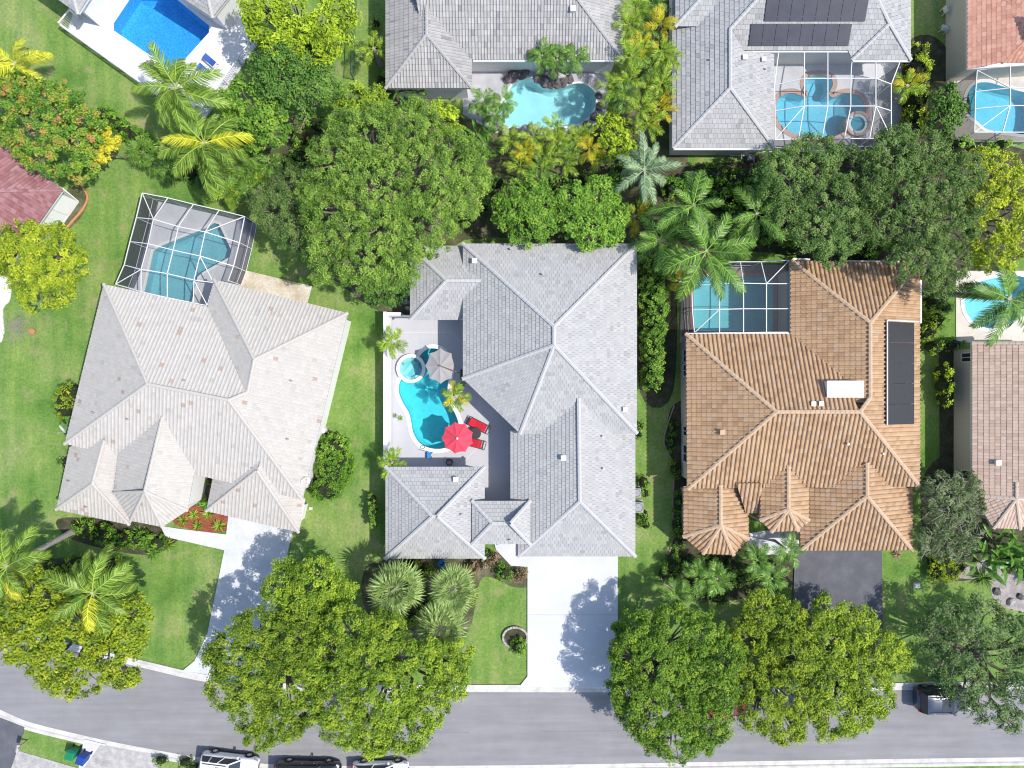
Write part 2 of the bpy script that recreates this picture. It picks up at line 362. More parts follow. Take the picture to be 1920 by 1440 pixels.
M['cap_g'] = plain('ridge_cap_sand', (0.52, 0.42, 0.34), 0.75, 0, 0.2, 0.1, 3)
M['deckboard'] = plain('roof_underlay', (0.10, 0.10, 0.105), 0.9)
# foliage
def L3(a, b, c): return [(0.0, a), (0.5, b), (1.0, c)]
M['oak'] = leaf_mat('oak_leaf', L3((0.06, 0.12, 0.018), (0.13, 0.215, 0.034), (0.24, 0.31, 0.055)))
M['oak_dark'] = leaf_mat('dark_oak_leaf', L3((0.05, 0.10, 0.022), (0.11, 0.18, 0.042), (0.20, 0.26, 0.075)))
M['oak_olive'] = leaf_mat('olive_oak_leaf', L3((0.045, 0.085, 0.025), (0.095, 0.15, 0.045), (0.19, 0.24, 0.09)))
M['lime'] = leaf_mat('lime_leaf', L3((0.12, 0.19, 0.015), (0.26, 0.345, 0.022), (0.40, 0.46, 0.035)))
M['yellow_green'] = leaf_mat('yellow_green_leaf', L3((0.10, 0.16, 0.015), (0.21, 0.275, 0.019), (0.37, 0.37, 0.027)))
M['mahogany'] = leaf_mat('mahogany_leaf', L3((0.065, 0.12, 0.014), (0.155, 0.235, 0.021), (0.30, 0.34, 0.032)))
M['mahogany_light'] = leaf_mat('mahogany_light_leaf', L3((0.075, 0.13, 0.014), (0.18, 0.25, 0.022), (0.32, 0.345, 0.03)))
M['mahogany_dark'] = leaf_mat('mahogany_dark_leaf', L3((0.04, 0.09, 0.012), (0.10, 0.175, 0.018), (0.20, 0.26, 0.028)))
M['deep'] = leaf_mat('deep_green_leaf', L3((0.035, 0.085, 0.016), (0.08, 0.165, 0.028), (0.15, 0.235, 0.045)))
M['bright'] = leaf_mat('bright_green_leaf', L3((0.06, 0.13, 0.016), (0.13, 0.25, 0.03), (0.25, 0.34, 0.05)))
M['hedge'] = leaf_mat('hedge_leaf', L3((0.05, 0.12, 0.014), (0.10, 0.21, 0.022), (0.20, 0.30, 0.03)))
M['gold'] = leaf_mat('golden_leaf', L3((0.40, 0.34, 0.02), (0.56, 0.48, 0.03), (0.68, 0.58, 0.06)), gain=1.15)
M['gold_green'] = leaf_mat('golden_green_leaf', L3((0.13, 0.18, 0.015), (0.27, 0.32, 0.02), (0.43, 0.43, 0.03)))
M['poinciana'] = leaf_mat('poinciana_leaf', [(0.0, (0.04, 0.10, 0.016)), (0.45, (0.09, 0.185, 0.024)), (0.78, (0.21, 0.27, 0.03)), (0.88, (0.30, 0.15, 0.04)), (1.0, (0.36, 0.16, 0.075))])
M['wispy'] = leaf_mat('wispy_leaf', L3((0.09, 0.12, 0.05), (0.17, 0.21, 0.09), (0.30, 0.32, 0.18)))
M['coco'] = leaf_mat('coconut_leaf', L3((0.045, 0.095, 0.012), (0.125, 0.20, 0.026), (0.28, 0.335, 0.06)), 0.14, 0.42)
M['coco_gold'] = leaf_mat('coconut_gold_leaf', L3((0.20, 0.20, 0.016), (0.36, 0.36, 0.025), (0.54, 0.48, 0.05)), 0.14, 0.42)
M['royal'] = leaf_mat('royal_leaf', L3((0.03, 0.075, 0.013), (0.095, 0.18, 0.028), (0.215, 0.30, 0.06)), 0.10, 0.42)
M['areca'] = leaf_mat('areca_leaf', L3((0.05, 0.115, 0.014), (0.16, 0.245, 0.024), (0.36, 0.39, 0.035)), 0.14, 0.42)
M['areca_gold'] = leaf_mat('areca_gold_leaf', L3((0.28, 0.24, 0.016), (0.48, 0.40, 0.022), (0.62, 0.48, 0.03)), 0.14, 0.42, gain=1.15)
M['sabal'] = leaf_mat('sabal_leaf', L3((0.08, 0.13, 0.035), (0.165, 0.225, 0.065), (0.29, 0.34, 0.115)), 0.10, 0.42)
M['silver'] = leaf_mat('silver_palm_leaf', L3((0.09, 0.14, 0.06), (0.17, 0.23, 0.12), (0.32, 0.37, 0.22)), 0.10, 0.42)
M['banana'] = leaf_mat('banana_leaf', L3((0.06, 0.14, 0.022), (0.11, 0.22, 0.035), (0.19, 0.31, 0.055)), 0.3, 0.32)
M['bromeliad'] = leaf_mat('bromeliad_leaf', L3((0.08, 0.15, 0.02), (0.19, 0.26, 0.03), (0.42, 0.40, 0.06)), 0.25, 0.4)
M['rust'] = leaf_mat('rust_leaf', L3((0.16, 0.12, 0.05), (0.30, 0.19, 0.12), (0.42, 0.28, 0.22)), 0.25, 0.5)
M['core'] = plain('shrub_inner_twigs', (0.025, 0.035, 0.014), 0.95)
# ================================================================ SETTING: ground, road, decks, pools
POOLS = {
 'TL': dict(px=[(250,-14),(212,43),(212,58),(320,132),(332,131),(394,62),(394,48),(318,-14)], smooth=0, z=-0.10, tint=(0.30,0.70,0.96), basin=(0.250,0.538,0.827), sparkle=0.38, sc=5.0, cop='coping_white', cw=0.25,
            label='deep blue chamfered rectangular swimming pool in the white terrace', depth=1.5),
 'D': dict(px=[(957,163),(972,151),(990,146),(1003,150),(1015,159),(1034,166),(1054,162),(1073,157),(1091,156),(1108,164),(1118,178),(1116,202),(1104,221),(1087,233),(1063,238),(1034,242),(995,238),(964,240),(943,236),(935,219),(937,200),(949,180)], smooth=4, z=-0.1, tint=(0.62,0.885,0.915), basin=(0.673,0.770,0.770), sparkle=0.06, sc=3, cop='coping_white', cw=0.08,
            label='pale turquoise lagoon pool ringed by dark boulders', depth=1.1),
 'E': dict(px=[(1455,193),(1460,183),(1470,176),(1487,174),(1501,179),(1510,182),(1513,177),(1510,169),(1507,157),(1513,145),(1529,140),(1547,141),(1559,147),(1562,159),(1558,169),(1555,177),(1561,182),(1573,177),(1591,174),(1609,180),(1620,193),(1624,209),(1622,228),(1605,245),(1581,250),(1561,258),(1521,260),(1491,253),(1468,240),(1457,226),(1454,208)], smooth=4, z=-0.1, tint=(0.47,0.82,0.92), basin=(0.602,0.809,0.872), sparkle=0.38, sc=5.0, cop='coping_pink', cw=0.32,
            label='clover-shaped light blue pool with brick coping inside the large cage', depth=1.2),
 'F': dict(px=[(1830,156),(1815,170),(1810,190),(1812,212),(1832,230),(1850,244),(1890,250),(1935,250),(1945,200),(1932,176),(1910,170),(1885,163),(1852,154)], smooth=4, z=-0.1, tint=(0.42,0.80,0.90), basin=(0.557,0.779,0.838), sparkle=0.38, sc=5.0, cop='coping_white', cw=0.2,
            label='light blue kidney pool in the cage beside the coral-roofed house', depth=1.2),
 'B': dict(px=[(268,556),(287,470),(300,461),(385,427),(402,417),(412,420),(436,470),(432,483),(382,511),(372,520),(360,572)], smooth=0, z=-0.1, tint=(0.50,0.78,0.83), basin=(0.610,0.774,0.821), sparkle=0.38, sc=5.0, cop='coping_white', cw=0.14,
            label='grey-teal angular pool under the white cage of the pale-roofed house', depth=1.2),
 'A': dict(px=[(747,722),(747,737),(755,757),(765,773),(770,792),(774,812),(787,832),(810,842),(835,841),(855,830),(862,803),(857,780),(845,757),(840,740),(842,715),(845,695),(840,672),(828,656),(810,652),(795,657),(783,672),(768,695),(752,710)], smooth=4, z=-0.1, tint=(0.31,0.85,0.91), basin=(0.510,0.729,0.757), sparkle=0.16, sc=2.5, cop='coping_white', cw=0.26,
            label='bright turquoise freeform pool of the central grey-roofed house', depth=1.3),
 'C': dict(px=[(1312,518),(1440,518),(1450,526),(1450,622),(1303,622),(1299,600),(1299,530)], smooth=0, z=-0.1, tint=(0.50,0.84,0.90), basin=(0.703,0.900,0.900), sparkle=0.38, sc=5.0, cop='coping_pink', cw=0.26,
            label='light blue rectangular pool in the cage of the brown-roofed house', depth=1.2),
 'G': dict(px=[(1806,566),(1811,545),(1830,530),(1860,521),(1900,515),(1935,530),(1935,580),(1905,600),(1882,612),(1855,617),(1830,609),(1812,590)], smooth=4, z=-0.1, tint=(0.50,0.86,0.92), basin=(0.578,0.723,0.749), sparkle=0.1, sc=3, cop='coping_white', cw=0.24,
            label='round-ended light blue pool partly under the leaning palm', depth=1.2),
}
for k, p in POOLS.items():
    pts = smooth_poly(p['px'], p['smooth']) if p['smooth'] else p['px']
    poly = px_poly(pts)
    if area2(poly) < 0: poly = poly[::-1]
    p['poly'] = poly
POOL_DECK = {}
BIG = [(-900, -900), (900, -900), (900, 900), (-900, 900)]
sheet('lawn', BIG, [offset_poly(p['poly'], 0.10) for p in POOLS.values()], 0.0, M['lawn'])
# road and kerbs
U = smooth_poly([(-900,820),(-500,985),(-200,1112),(-60,1165),(60,1201),(160,1226),(270,1252),(370,1275),(470,1289),(600,1296),(880,1297),(1400,1297),(1920,1290),(2600,1283)], 6, False)
Lo = smooth_poly([(-900,985),(-500,1140),(-200,1262),(-60,1308),(0,1331),(52,1353),(130,1373),(210,1391),(300,1408),(380,1421),(480,1431),(600,1436),(960,1435),(1440,1427),(1920,1420),(2600,1413)], 6, False)
sheet('road', px_poly(U) + px_poly(Lo)[::-1], [], 0.008, M['road'])
def strip(name, line, prof, mat, side):
    """sweep a profile [(offset, z)] along a pixel line; side=+1 towards image top"""
    pts = [Vector(p) for p in px_poly(line)]; mb = MB(); n = len(prof)
    for i, p in enumerate(pts):
        d = (pts[min(i + 1, len(pts) - 1)] - pts[max(i - 1, 0)]).normalized(); nn = Vector((-d.y, d.x)) * side
        for o, z in prof: mb.v.append((p.x + nn.x * o, p.y + nn.y * o, z))
    for i in range(len(pts) - 1):
        for k in range(n - 1):
            q = [i * n + k, (i + 1) * n + k, (i + 1) * n + k + 1, i * n + k + 1]
            mb.f.append(q if side > 0 else q[::-1]); mb.t.append(0.5)
    return tag(mb.build(name, mat), kind='structure')
KP = [(-0.02, 0.0), (-0.02, 0.02), (0.30, 0.022), (0.36, 0.09), (0.44, 0.115), (0.58, 0.115), (0.58, -0.02)]
strip('kerb', U, KP, M['kerb'], 1); strip('kerb', Lo, KP, M['kerb'], -1)
M['road_patch'] = ground_mat('asphalt_patch', (0.19, 0.187, 0.195), (0.215, 0.21, 0.22), (0.24, 0.236, 0.244), 0.8, 24, bs=0.1, lo=0.88, hi=1.1)
sheet('road_patch', px_poly([(1010,1371),(1140,1369.5),(1560,1366),(1560,1367.2),(1140,1371),(1010,1372.4)]), [], 0.0125, M['road_patch'])
sheet('road_patch', px_poly([(560,1372),(700,1374),(880,1372.6),(880,1373.8),(700,1375.3),(560,1373.2)]), [], 0.0125, M['road_patch'])
# driveways and paths
def slab(name, px, mat, z=0.03, sm=0, **kw):
    pts = smooth_poly(px, sm) if sm else px
    return sheet(name, px_poly(pts), [], z, mat, thick=z + 0.01 if z > 0.02 else 0.0, **kw)
slab('driveway', [(989,1035),(1158,1035),(1158,1283),(1160,1287),(973,1287),(989,1267)], M['drive_white'], 0.122)
slab('driveway_joint', [(989,1151.3),(1158,1151.3),(1158,1152.3),(989,1152.3)], M['deck_d'], 0.125)
slab('path', [(925,1010),(995,1010),(989.5,1062),(958,1060),(930,1030)], M['drive_white'], 0.12)
slab('driveway', [(430,960),(556,985),(548,1000),(484,1280),(344,1256),(366,1238),(390,1187),(422,1029)], M['drive_b'], 0.124)
slab('path', [(302,985),(330,990),(437,1003),(422,1031),(312,1006)], M['drive_b'], 0.12)
slab('driveway', [(1490,1020),(1652,1020),(1655,1286),(1480,1287)], M['drive_dark'], 0.12)
slab('driveway', [(-60,1322),(0,1343),(48,1362),(18,1450),(-10,1500),(-120,1500)], M['drive_dark'], 0.124)
slab('driveway', [(190,1396),(300,1418),(285,1500),(150,1500),(158,1440)], M['drive_grey'], 0.124)
slab('path', [(30,1406),(145,1440),(130,1500),(5,1500)], M['drive_grey'], 0.03)
slab('path', [(160,1385),(200,1395),(168,1425),(158,1470),(148,1470),(150,1420)], M['drive_b'], 0.10)
slab('patio', [(452,505),(585,537),(575,575),(440,550)], M['slab_tan'], 0.06)
slab('path', [(1400,1000),(1500,985),(1500,1040),(1440,1040),(1400,1020)], M['drive_white'], 0.05)
# planting beds (sheets of soil)
def bed(px, mat='mulch_dark', z=0.012, sm=5, name='planting_bed'): return slab(name, px, M[mat], z, sm)
bed([(480,260),(640,240),(740,160),(890,230),(1000,250),(1150,200),(1255,0),(1290,300),(1260,480),(1205,480),(870,450),(760,600),(560,470),(480,390)], 'soil', 0.008)
bed([(1210,330),(1420,300),(1690,285),(1920,280),(1990,420),(1800,540),(1700,560),(1480,480),(1340,480),(1260,520),(1210,420)], 'mulch_dark', 0.012)
bed([(1200,490),(1262,490),(1262,735),(1200,735)], 'mulch_dark', 0.016)
bed([(1262,760),(1250,800),(1246,830),(1262,870),(1262,900),(1260,960),(1262,1010),(1250,1050),(1238,1085),(1310,1130),(1480,1100),(1490,1040),(1400,1000),(1300,900),(1300,760)], 'mulch_dark', 0.016)
bed([(720,1050),(900,1040),(930,1035),(985,1065),(992,1098),(960,1100),(930,1085),(900,1090),(880,1180),(830,1215),(760,1190),(690,1150),(680,1080)], 'soil', 0.012)
bed([(122,970),(330,990),(322,1022),(280,1040),(200,1030),(124,1005)], 'mulch_dark', 0.012)
bed([(332,962),(398,945),(440,975),(436,990),(400,998),(332,985)], 'mulch_red', 0.018)
bed([(366,890),(402,890),(402,965),(356,960)], 'mulch_dark', 0.014, 0)
bed([(1790,1080),(1860,1045),(1880,1075),(1905,1075),(1960,1090),(1960,1150),(1890,1140),(1862,1120),(1850,1090)], 'pebble', 0.014)
bed([(1730,900),(1800,860),(1960,990),(1960,1075),(1880,1075),(1790,1090),(1740,1060)], 'mulch_dark', 0.010)
bed([(1690,100),(1755,70),(1815,170),(1800,260),(1690,280)], 'mulch_dark', 0.009)
bed([(1760,640),(1800,640),(1800,900),(1762,900)], 'mulch_dark', 0.014, 0)
bed([(600,800),(640,830),(648,900),(595,935),(585,850)], 'mulch_dark', 0.010)
bed([(128,352),(158,358),(166,378),(150,410),(128,428),(112,420)], 'soil', 0.012)
bed([(60,1060),(150,1045),(200,1070),(160,1110),(60,1120)], 'soil', 0.010)
# decks with the pools cut out
def deck(name, px, keys, mat, z=0.045, world_pts=None):
    poly = world_pts or px_poly(px)
    return sheet(name, poly, [offset_poly(POOLS[k]['poly'], 0.02) for k in keys], z, M[mat], thick=0.06)
deck('pool_deck', [(165,-60),(127,60),(375,238),(483,84),(455,40),(470,-60)], ['TL'], 'deck_white', 0.06)
deck('pool_deck', [(880,100),(1140,100),(1140,220),(1110,246),(930,250),(868,215),(868,150)], ['D'], 'deck_d')
deck('pool_deck', [(1446,90),(1690,90),(1690,283),(1446,283)], ['E'], 'deck_pale')
deck('pool_deck', [(1785,145),(1960,120),(1960,268),(1785,264)], ['F'], 'deck_beige')
deck('pool_deck', [(724,590),(985,590),(985,950),(905,950),(905,900),(724,900)], ['A'], 'deck_grey')
deck('pool_deck', [(1792,508),(1990,508),(1990,660),(1792,640)], ['G'], 'deck_beige')
deck('pool_deck', None, ['B'], 'deck_pale', world_pts=[tuple(W(x, y, 2.5)[:2]) for x, y in ((265,360),(459,405),(434,512),(395,600),(205,545))])
deck('pool_deck', None, ['C'], 'deck_pink', world_pts=[tuple(W(x, y, 2.5)[:2]) for x, y in ((1290,488),(1500,486),(1500,640),(1290,640))])
slab('terrace', [(-60,500),(14,500),(20,560),(6,580),(4,640),(-60,650)], M['deck_white'], 0.08, 3)
slab('terrace', [(118,352),(148,377),(112,432),(62,440),(90,400)], M['wall_paint'], 0.05)
# deck joints of the central patio: thin inlaid lines
def joint(line, w=0.03, z=0.049, mat='deck_white'):
    pts = [Vector(p) for p in px_poly(line)]; mb = MB()
    for a, b in zip(pts[:-1], pts[1:]): mb.beam((a.x, a.y, z - 0.01), (b.x, b.y, z - 0.01), w, 0.02)
    return tag(mb.build('deck_joint', M[mat]), kind='structure')
joint([(745,623),(846,623),(868,645)]); joint([(900,690),(900,785)]); joint([(855,880),(895,840)])
joint([(789,624),(789,665)], 0.015, 0.048, 'deck_d'); joint([(760,850),(778,833)], 0.015, 0.048, 'deck_d'); joint([(912,833),(958,833)], 0.015, 0.048, 'deck_d')
def make_pool(k, p):
    poly = p['poly']; c = Vector((sum(q[0] for q in poly) / len(poly), sum(q[1] for q in poly) / len(poly), 0))
    t = thing('swimming_pool', p['label'], 'pool', c)
    mb = MB(); n = len(poly); d = p['depth']; inner = offset_poly(poly, -0.22)
    v = [(q[0], q[1], 0.02) for q in poly] + [(q[0], q[1], -d + 0.3) for q in poly] + [(q[0], q[1], -d) for q in inner]
    mb.v = v
    for a in (0, 1):
        for i in range(n):
            j = (i + 1) % n; mb.f.append([a * n + i, (a + 1) * n + i, (a + 1) * n + j, a * n + j]); mb.t.append(0.5)
    tri = geometry.tessellate_polygon([[Vector((q[0], q[1], 0)) for q in inner]])
    for tr in tri: mb.f.append([2 * n + i for i in tr]); mb.t.append(0.5)
    mb.build('basin', basin_mat('basin_plaster', p['basin'], p['sparkle'], p['sc']), t)
    sheet('water', poly, [], p['z'], water_mat('pool_water', p['tint']), parent=t)
    out = offset_poly(poly, p['cw']); inn = offset_poly(poly, -0.05)
    m = len(out); mb = MB()
    zt = 0.075
    mb.v = [(q[0], q[1], 0.0) for q in out] + [(q[0], q[1], zt) for q in out] + [(q[0], q[1], zt) for q in inn] + [(q[0], q[1], -0.03) for q in inn]
    for a in (0, 1, 2):
        for i in range(m):
            j = (i + 1) % m; mb.f.append([a * m + i, a * m + j, (a + 1) * m + j, (a + 1) * m + i]); mb.t.append(0.5)
    mb.build('coping', M[p['cop']], t)
    return t
for k, p in POOLS.items(): make_pool(k, p)
def spa(px, py, ro, ri, zt, label, cop, tint, base):
    c = W(px, py); t = thing('hot_tub', label, 'spa', c)
    mb = MB(); mb.lathe((c.x, c.y, 0), [(ro, -0.9), (ro, zt), (ri, zt), (ri, zt - 0.1)], 40); mb.build('rim', M[cop], t)
    mb = MB(); mb.lathe((c.x, c.y, 0), [(ri, zt - 0.1), (ri, base + 0.18), (ri * 0.72, base + 0.18), (ri * 0.72, base), (0.001, base)], 40)
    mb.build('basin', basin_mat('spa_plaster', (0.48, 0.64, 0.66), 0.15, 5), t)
    mb = MB(); mb.lathe((c.x, c.y, 0), [(ri, zt - 0.1), (0.001, zt - 0.1)], 40); mb.build('water', water_mat('spa_water', tint), t)
spa(771.5, 691, 27 * S, 21 * S, 0.33, 'round white-rimmed spa at the edge of the bright turquoise pool', 'coping_white', (0.52, 0.86, 0.88), 0.05)
spa(1606, 234, 23.5 * S, 18.5 * S, 0.30, 'round brick-rimmed spa in the corner of the clover-shaped pool', 'coping_pink', (0.40, 0.80, 0.92), 0.05)
# ================================================================ HOUSES
def clip_poly(poly, half):
    for (nx, ny, c) in half:
        out = []; n = len(poly)
        if n == 0: return []
        for i in range(n):
            a, b = poly[i], poly[(i + 1) % n]
            da = nx * a[0] + ny * a[1] - c; db = nx * b[0] + ny * b[1] - c
            if da >= 0: out.append(a)
            if (da >= 0) != (db >= 0):
                t = da / (da - db); out.append(tuple(a[q] + (b[q] - a[q]) * t for q in range(3)))
        poly = out
    return poly
BARREL = [(0.0, 0.0), (0.09, 0.06), (0.28, 0.092), (0.47, 0.06), (0.56, 0.0), (1.0, -0.004)]
def tiles_for(poly_uv, origin, u3, v3, slope, style, seed):
    """poly_uv convex polygon in (u, v) plan coordinates of the roof plane; returns verts, faces, tints"""
    rng = np.random.default_rng(seed)
    P = np.array(poly_uv); 
    a2 = area2([tuple(p) for p in poly_uv])
    if a2 < 0: P = P[::-1]
    half = []
    for i in range(len(P)):
        a, b = P[i], P[(i + 1) % len(P)]; e = b - a; l = np.hypot(*e)
        if l < 1e-6: continue
        nx, ny = -e[1] / l, e[0] / l; half.append((nx, ny, nx * a[0] + ny * a[1]))
    cs = 1 / math.sqrt(1 + slope * slope)
    du, dv = style['du'], style['dv'] * cs
    u0, u1 = P[:, 0].min(), P[:, 0].max(); v0, v1 = P[:, 1].min(), P[:, 1].max()
    i0, i1 = int(math.floor(u0 / du)) - 1, int(math.ceil(u1 / du)) + 1
    j0, j1 = int(math.floor(v0 / dv)) - 1, int(math.ceil(v1 / dv)) + 1
    I, J = np.meshgrid(np.arange(i0, i1), np.arange(j0, j1), indexing='ij'); I = I.ravel(); J = J.ravel()
    n = len(I)
    # per-tile tint from a hash, so that pieces of one plane agree
    hsh = np.sin(I * 127.1 + J * 311.7 + style['seed'] * 74.7) * 43758.5453; hsh = hsh - np.floor(hsh)
    h2 = np.sin(I * 269.5 + J * 183.3 + 1.7) * 43758.5453; h2 = h2 - np.floor(h2)
    lift = style['lift']
    quads = []; tints = []
    if style['kind'] == 'flat':
        off = (J % 2) * 0.5 * du; g = 0.006
        ua = I * du + off + g; ub = (I + 1) * du + off - g; va = J * dv; vb = (J + 1) * dv
        hl = lift + (h2 - 0.5) * 0.018; hh = 0.012 + 0 * hl; tw = (hsh - 0.5) * 0.012
        top = np.stack([np.stack([ua, va, hl + tw], 1), np.stack([ub, va, hl - tw], 1), np.stack([ub, vb, hh], 1), np.stack([ua, vb, hh], 1)], 1)
        nose = np.stack([np.stack([ua, va, hl * 0], 1), np.stack([ub, va, hl * 0], 1), np.stack([ub, va, hl - tw], 1), np.stack([ua, va, hl + tw], 1)], 1)
        quads = [top, nose]; tints = [hsh, hsh]
    else:
        va = J * dv; vb = (J + 1) * dv; jit = (h2 - 0.5) * 0.012
        amp = style.get('amp', 1.0)
        for (f0, z0), (f1, z1) in zip(BARREL[:-1], BARREL[1:]):
            ua = (I + f0) * du; ub = (I + f1) * du
            top = np.stack([np.stack([ua, va, z0 * amp + lift + jit], 1), np.stack([ub, va, z1 * amp + lift + jit], 1), np.stack([ub, vb, z1 * amp + 0 * jit + 0.004], 1), np.stack([ua, vb, z0 * amp + 0 * jit + 0.004], 1)], 1)
            nose = np.stack([np.stack([ua, va, z0 * amp + 0 * jit], 1), np.stack([ub, va, z1 * amp + 0 * jit], 1), np.stack([ub, va, z1 * amp + lift + jit], 1), np.stack([ua, va, z0 * amp + lift + jit], 1)], 1)
            quads += [top, nose]; tints += [hsh, hsh]
    Q = np.concatenate(quads); T = np.concatenate(tints)
    inside = np.ones(len(Q), bool); drop = np.zeros(len(Q), bool)
    for nx, ny, c in half:
        d = nx * Q[:, :, 0] + ny * Q[:, :, 1] - c
        inside &= (d >= -1e-6).all(1); drop |= (d < 1e-6).all(1)
    V = [Q[inside].reshape(-1, 3)]; nq = inside.sum()
    flat = list(range(nq * 4)); starts = list(range(0, nq * 4, 4)); tt = list(T[inside]); base = nq * 4
    extra = []
    for q, t in zip(Q[~inside & ~drop], T[~inside & ~drop]):
        p = clip_poly([tuple(x) for x in q], half)
        if len(p) < 3: continue
        starts.append(base); flat += list(range(base, base + len(p))); base += len(p); extra += p; tt.append(t)
    if extra: V.append(np.array(extra))
    V = np.concatenate(V)
    X = np.array(origin)[None, :] + V[:, :1] * np.array(u3)[None, :] + V[:, 1:2] * np.array(v3)[None, :]
    X[:, 2] = origin[2] + V[:, 1] * slope + V[:, 2] + 0.02
    return X, flat, starts, tt
def convex_pieces(uv):
    n = len(uv); sg = []
    for i in range(n):
        a, b, c = uv[i - 1], uv[i], uv[(i + 1) % n]; sg.append((b[0]-a[0])*(c[1]-b[1])-(b[1]-a[1])*(c[0]-b[0]))
    if min(sg) > -1e-3 or max(sg) < 1e-3: return [uv]
    return [[uv[i] for i in tr] for tr in geometry.tessellate_polygon([[Vector((p[0], p[1], 0)) for p in uv]])]
FLAT = dict(kind='flat', du=0.30, dv=0.285, lift=0.050, seed=1)
BAR = dict(kind='barrel', du=0.30, dv=0.37, lift=0.035, seed=2)
class Plane:
    def __init__(s, e1, e2, ze, pitch, inside):
        s.a = W(e1[0], e1[1], ze); b = W(e2[0], e2[1], ze); s.u = (b - s.a); s.u.z = 0; s.u.normalize()
        s.v = Vector((-s.u.y, s.u.x, 0)); ip = W(inside[0], inside[1], ze)
        if (ip - s.a).dot(s.v) < 0: s.v = -s.v
        s.ze = ze; s.pitch = pitch
    def z(s, x, y): return s.ze + s.pitch * ((x - s.a.x) * s.v.x + (y - s.a.y) * s.v.y)
    def hit(s, px, py):
        # point of the plane seen at that pixel
        kx, ky = (px - 960) * S / H, (720 - py) * S / H
        # x = kx*(H-z), z = ze + p*((kx*(H-z)-ax)vx + ...)
        A = s.pitch * (kx * s.v.x + ky * s.v.y); B = s.ze + s.pitch * (-s.a.x * s.v.x - s.a.y * s.v.y)
        z = (B + A * H) / (1 + A)
        return Vector((kx * (H - z), ky * (H - z), z))
    def through(s, P):
        d = (P.x - s.a.x) * s.v.x + (P.y - s.a.y) * s.v.y
        s.pitch = (P.z - s.ze) / max(d, 0.05)
def cap_line(mb, a, b, r, step, rng):
    d = b - a; L = d.length; n = max(1, int(round(L / step))); dn = d.normalized()
    sd = dn.cross(Vector((0, 0, 1))).normalized(); up = sd.cross(dn)
    if up.z < 0: up = -up; sd = -sd
    for i in range(n):
        p0 = a + d * (i / n) - dn * 0.04; p1 = a + d * ((i + 1) / n)
        r0, r1 = r * 1.10, r * 0.92
        t = rng.random(); b0 = len(mb.v)
        angs = [-1.75, -0.95, 0, 0.95, 1.75]
        for p, rr in ((p0, r0), (p1, r1)):
            for g in angs: mb.v.append(tuple(p + sd * math.sin(g) * rr + up * (math.cos(g) * rr * 0.7)))
        for k in range(4): mb.f.append([b0 + k, b0 + k + 1, b0 + 6 + k, b0 + 5 + k]); mb.t.append(t)
        mb.f.append([b0 + k for k in range(5)]); mb.t.append(t)
def house(name, label, planes, faces, caps, blocks, tile, cap, style, wall, fascia='fascia', cap_r=0.13, cap_step=0.38, overhang=0.45):
    PL = {}
    cent = {}
    for pn, poly in faces: cent.setdefault(pn, (sum(p[0] for p in poly) / len(poly), sum(p[1] for p in poly) / len(poly)))
    def get(pn):
        if pn in PL: return PL[pn]
        e1, e2, ze, p = planes[pn]
        pl = Plane(e1, e2, ze, p if isinstance(p, (int, float)) else 0.42, cent[pn])
        if not isinstance(p, (int, float)):
            pl.through(get(p[2]).hit(p[0], p[1]))
        PL[pn] = pl; return pl
    b0 = px_poly(blocks[0][0], blocks[0][1]); c0 = Vector((sum(q[0] for q in b0) / len(b0), sum(q[1] for q in b0) / len(b0), 0))
    t = thing(name, label, 'house', c0)
    # walls and eaves
    for poly, ze in blocks:
        pw = px_poly(poly, ze)
        inn = offset_poly(pw, -overhang)
        mb = MB(); mb.prism(inn, -0.05, ze - 0.16); mb.build('wall', M[wall], t)
    first = True; roof = None
    for poly, ze in blocks:
        mb = MB(); mb.prism(offset_poly(px_poly(poly, ze), -0.02), ze - 0.18, ze - 0.005)
        o = mb.build('roof' if first else 'eaves', M[fascia], t if first else roof)
        if first: roof = o; first = False
    dk = MB()
    st = dict(style)
    for k, (pn, poly) in enumerate(faces):
        pl = get(pn)
        P3 = [pl.hit(*p) for p in poly]
        uv = [((q - pl.a).dot(pl.u), (q - pl.a).dot(pl.v)) for q in P3]
        st['seed'] = style['seed'] + (hash(pn) % 1 if False else sum(ord(c) for c in pn) % 17)
        X, fl, stt, tt = [], [], [], []
        for piece in convex_pieces(uv):
            x_, f_, s_, t_ = tiles_for(piece, pl.a, pl.u, pl.v, pl.pitch, st, k); nb = sum(len(q) for q in X); nl = len(fl)
            X.append(x_); fl += [i + nb for i in f_]; stt += [i + nl for i in s_]; tt += t_
        X = np.concatenate(X)
        if len(stt): tag(mesh_np('roof_tiles', X, fl, stt, M[tile], roof, tt), kind='stuff')
        dk.face([(q.x, q.y, q.z - 0.0) for q in P3] if area2([(q.x, q.y) for q in P3]) > 0 else [(q.x, q.y, q.z) for q in P3][::-1])
    dk.build('underlay', M['deckboard'], roof)
    rng = random.Random(5); mb = MB()
    for pn, a, b in caps:
        pl = get(pn); A = pl.hit(*a); B = pl.hit(*b)
        cm = MB(); cap_line(cm, A + Vector((0, 0, 0.055)), B + Vector((0, 0, 0.055)), cap_r, cap_step, rng)
        cm.build('ridge_caps', M[cap], roof)
    return t, roof, get
def vent(roof, pl, px, py, size=0.3, h=0.3, mat='white', kind='box'):
    p = pl.hit(px, py); mb = MB()
    if kind == 'box': mb.box((p.x, p.y, p.z + h / 2), (size, size, h)); mb.box((p.x, p.y, p.z + h + 0.02), (size * 1.25, size * 1.25, 0.05))
    else: mb.tube([(p.x, p.y, p.z - 0.05), (p.x, p.y, p.z + h)], [size / 2] * 2, 10); mb.tube([(p.x, p.y, p.z + h + 0.01), (p.x, p.y, p.z + h + 0.05)], [size * 0.75] * 2, 10)
    return mb.build('roof_vent', M[mat], roof)
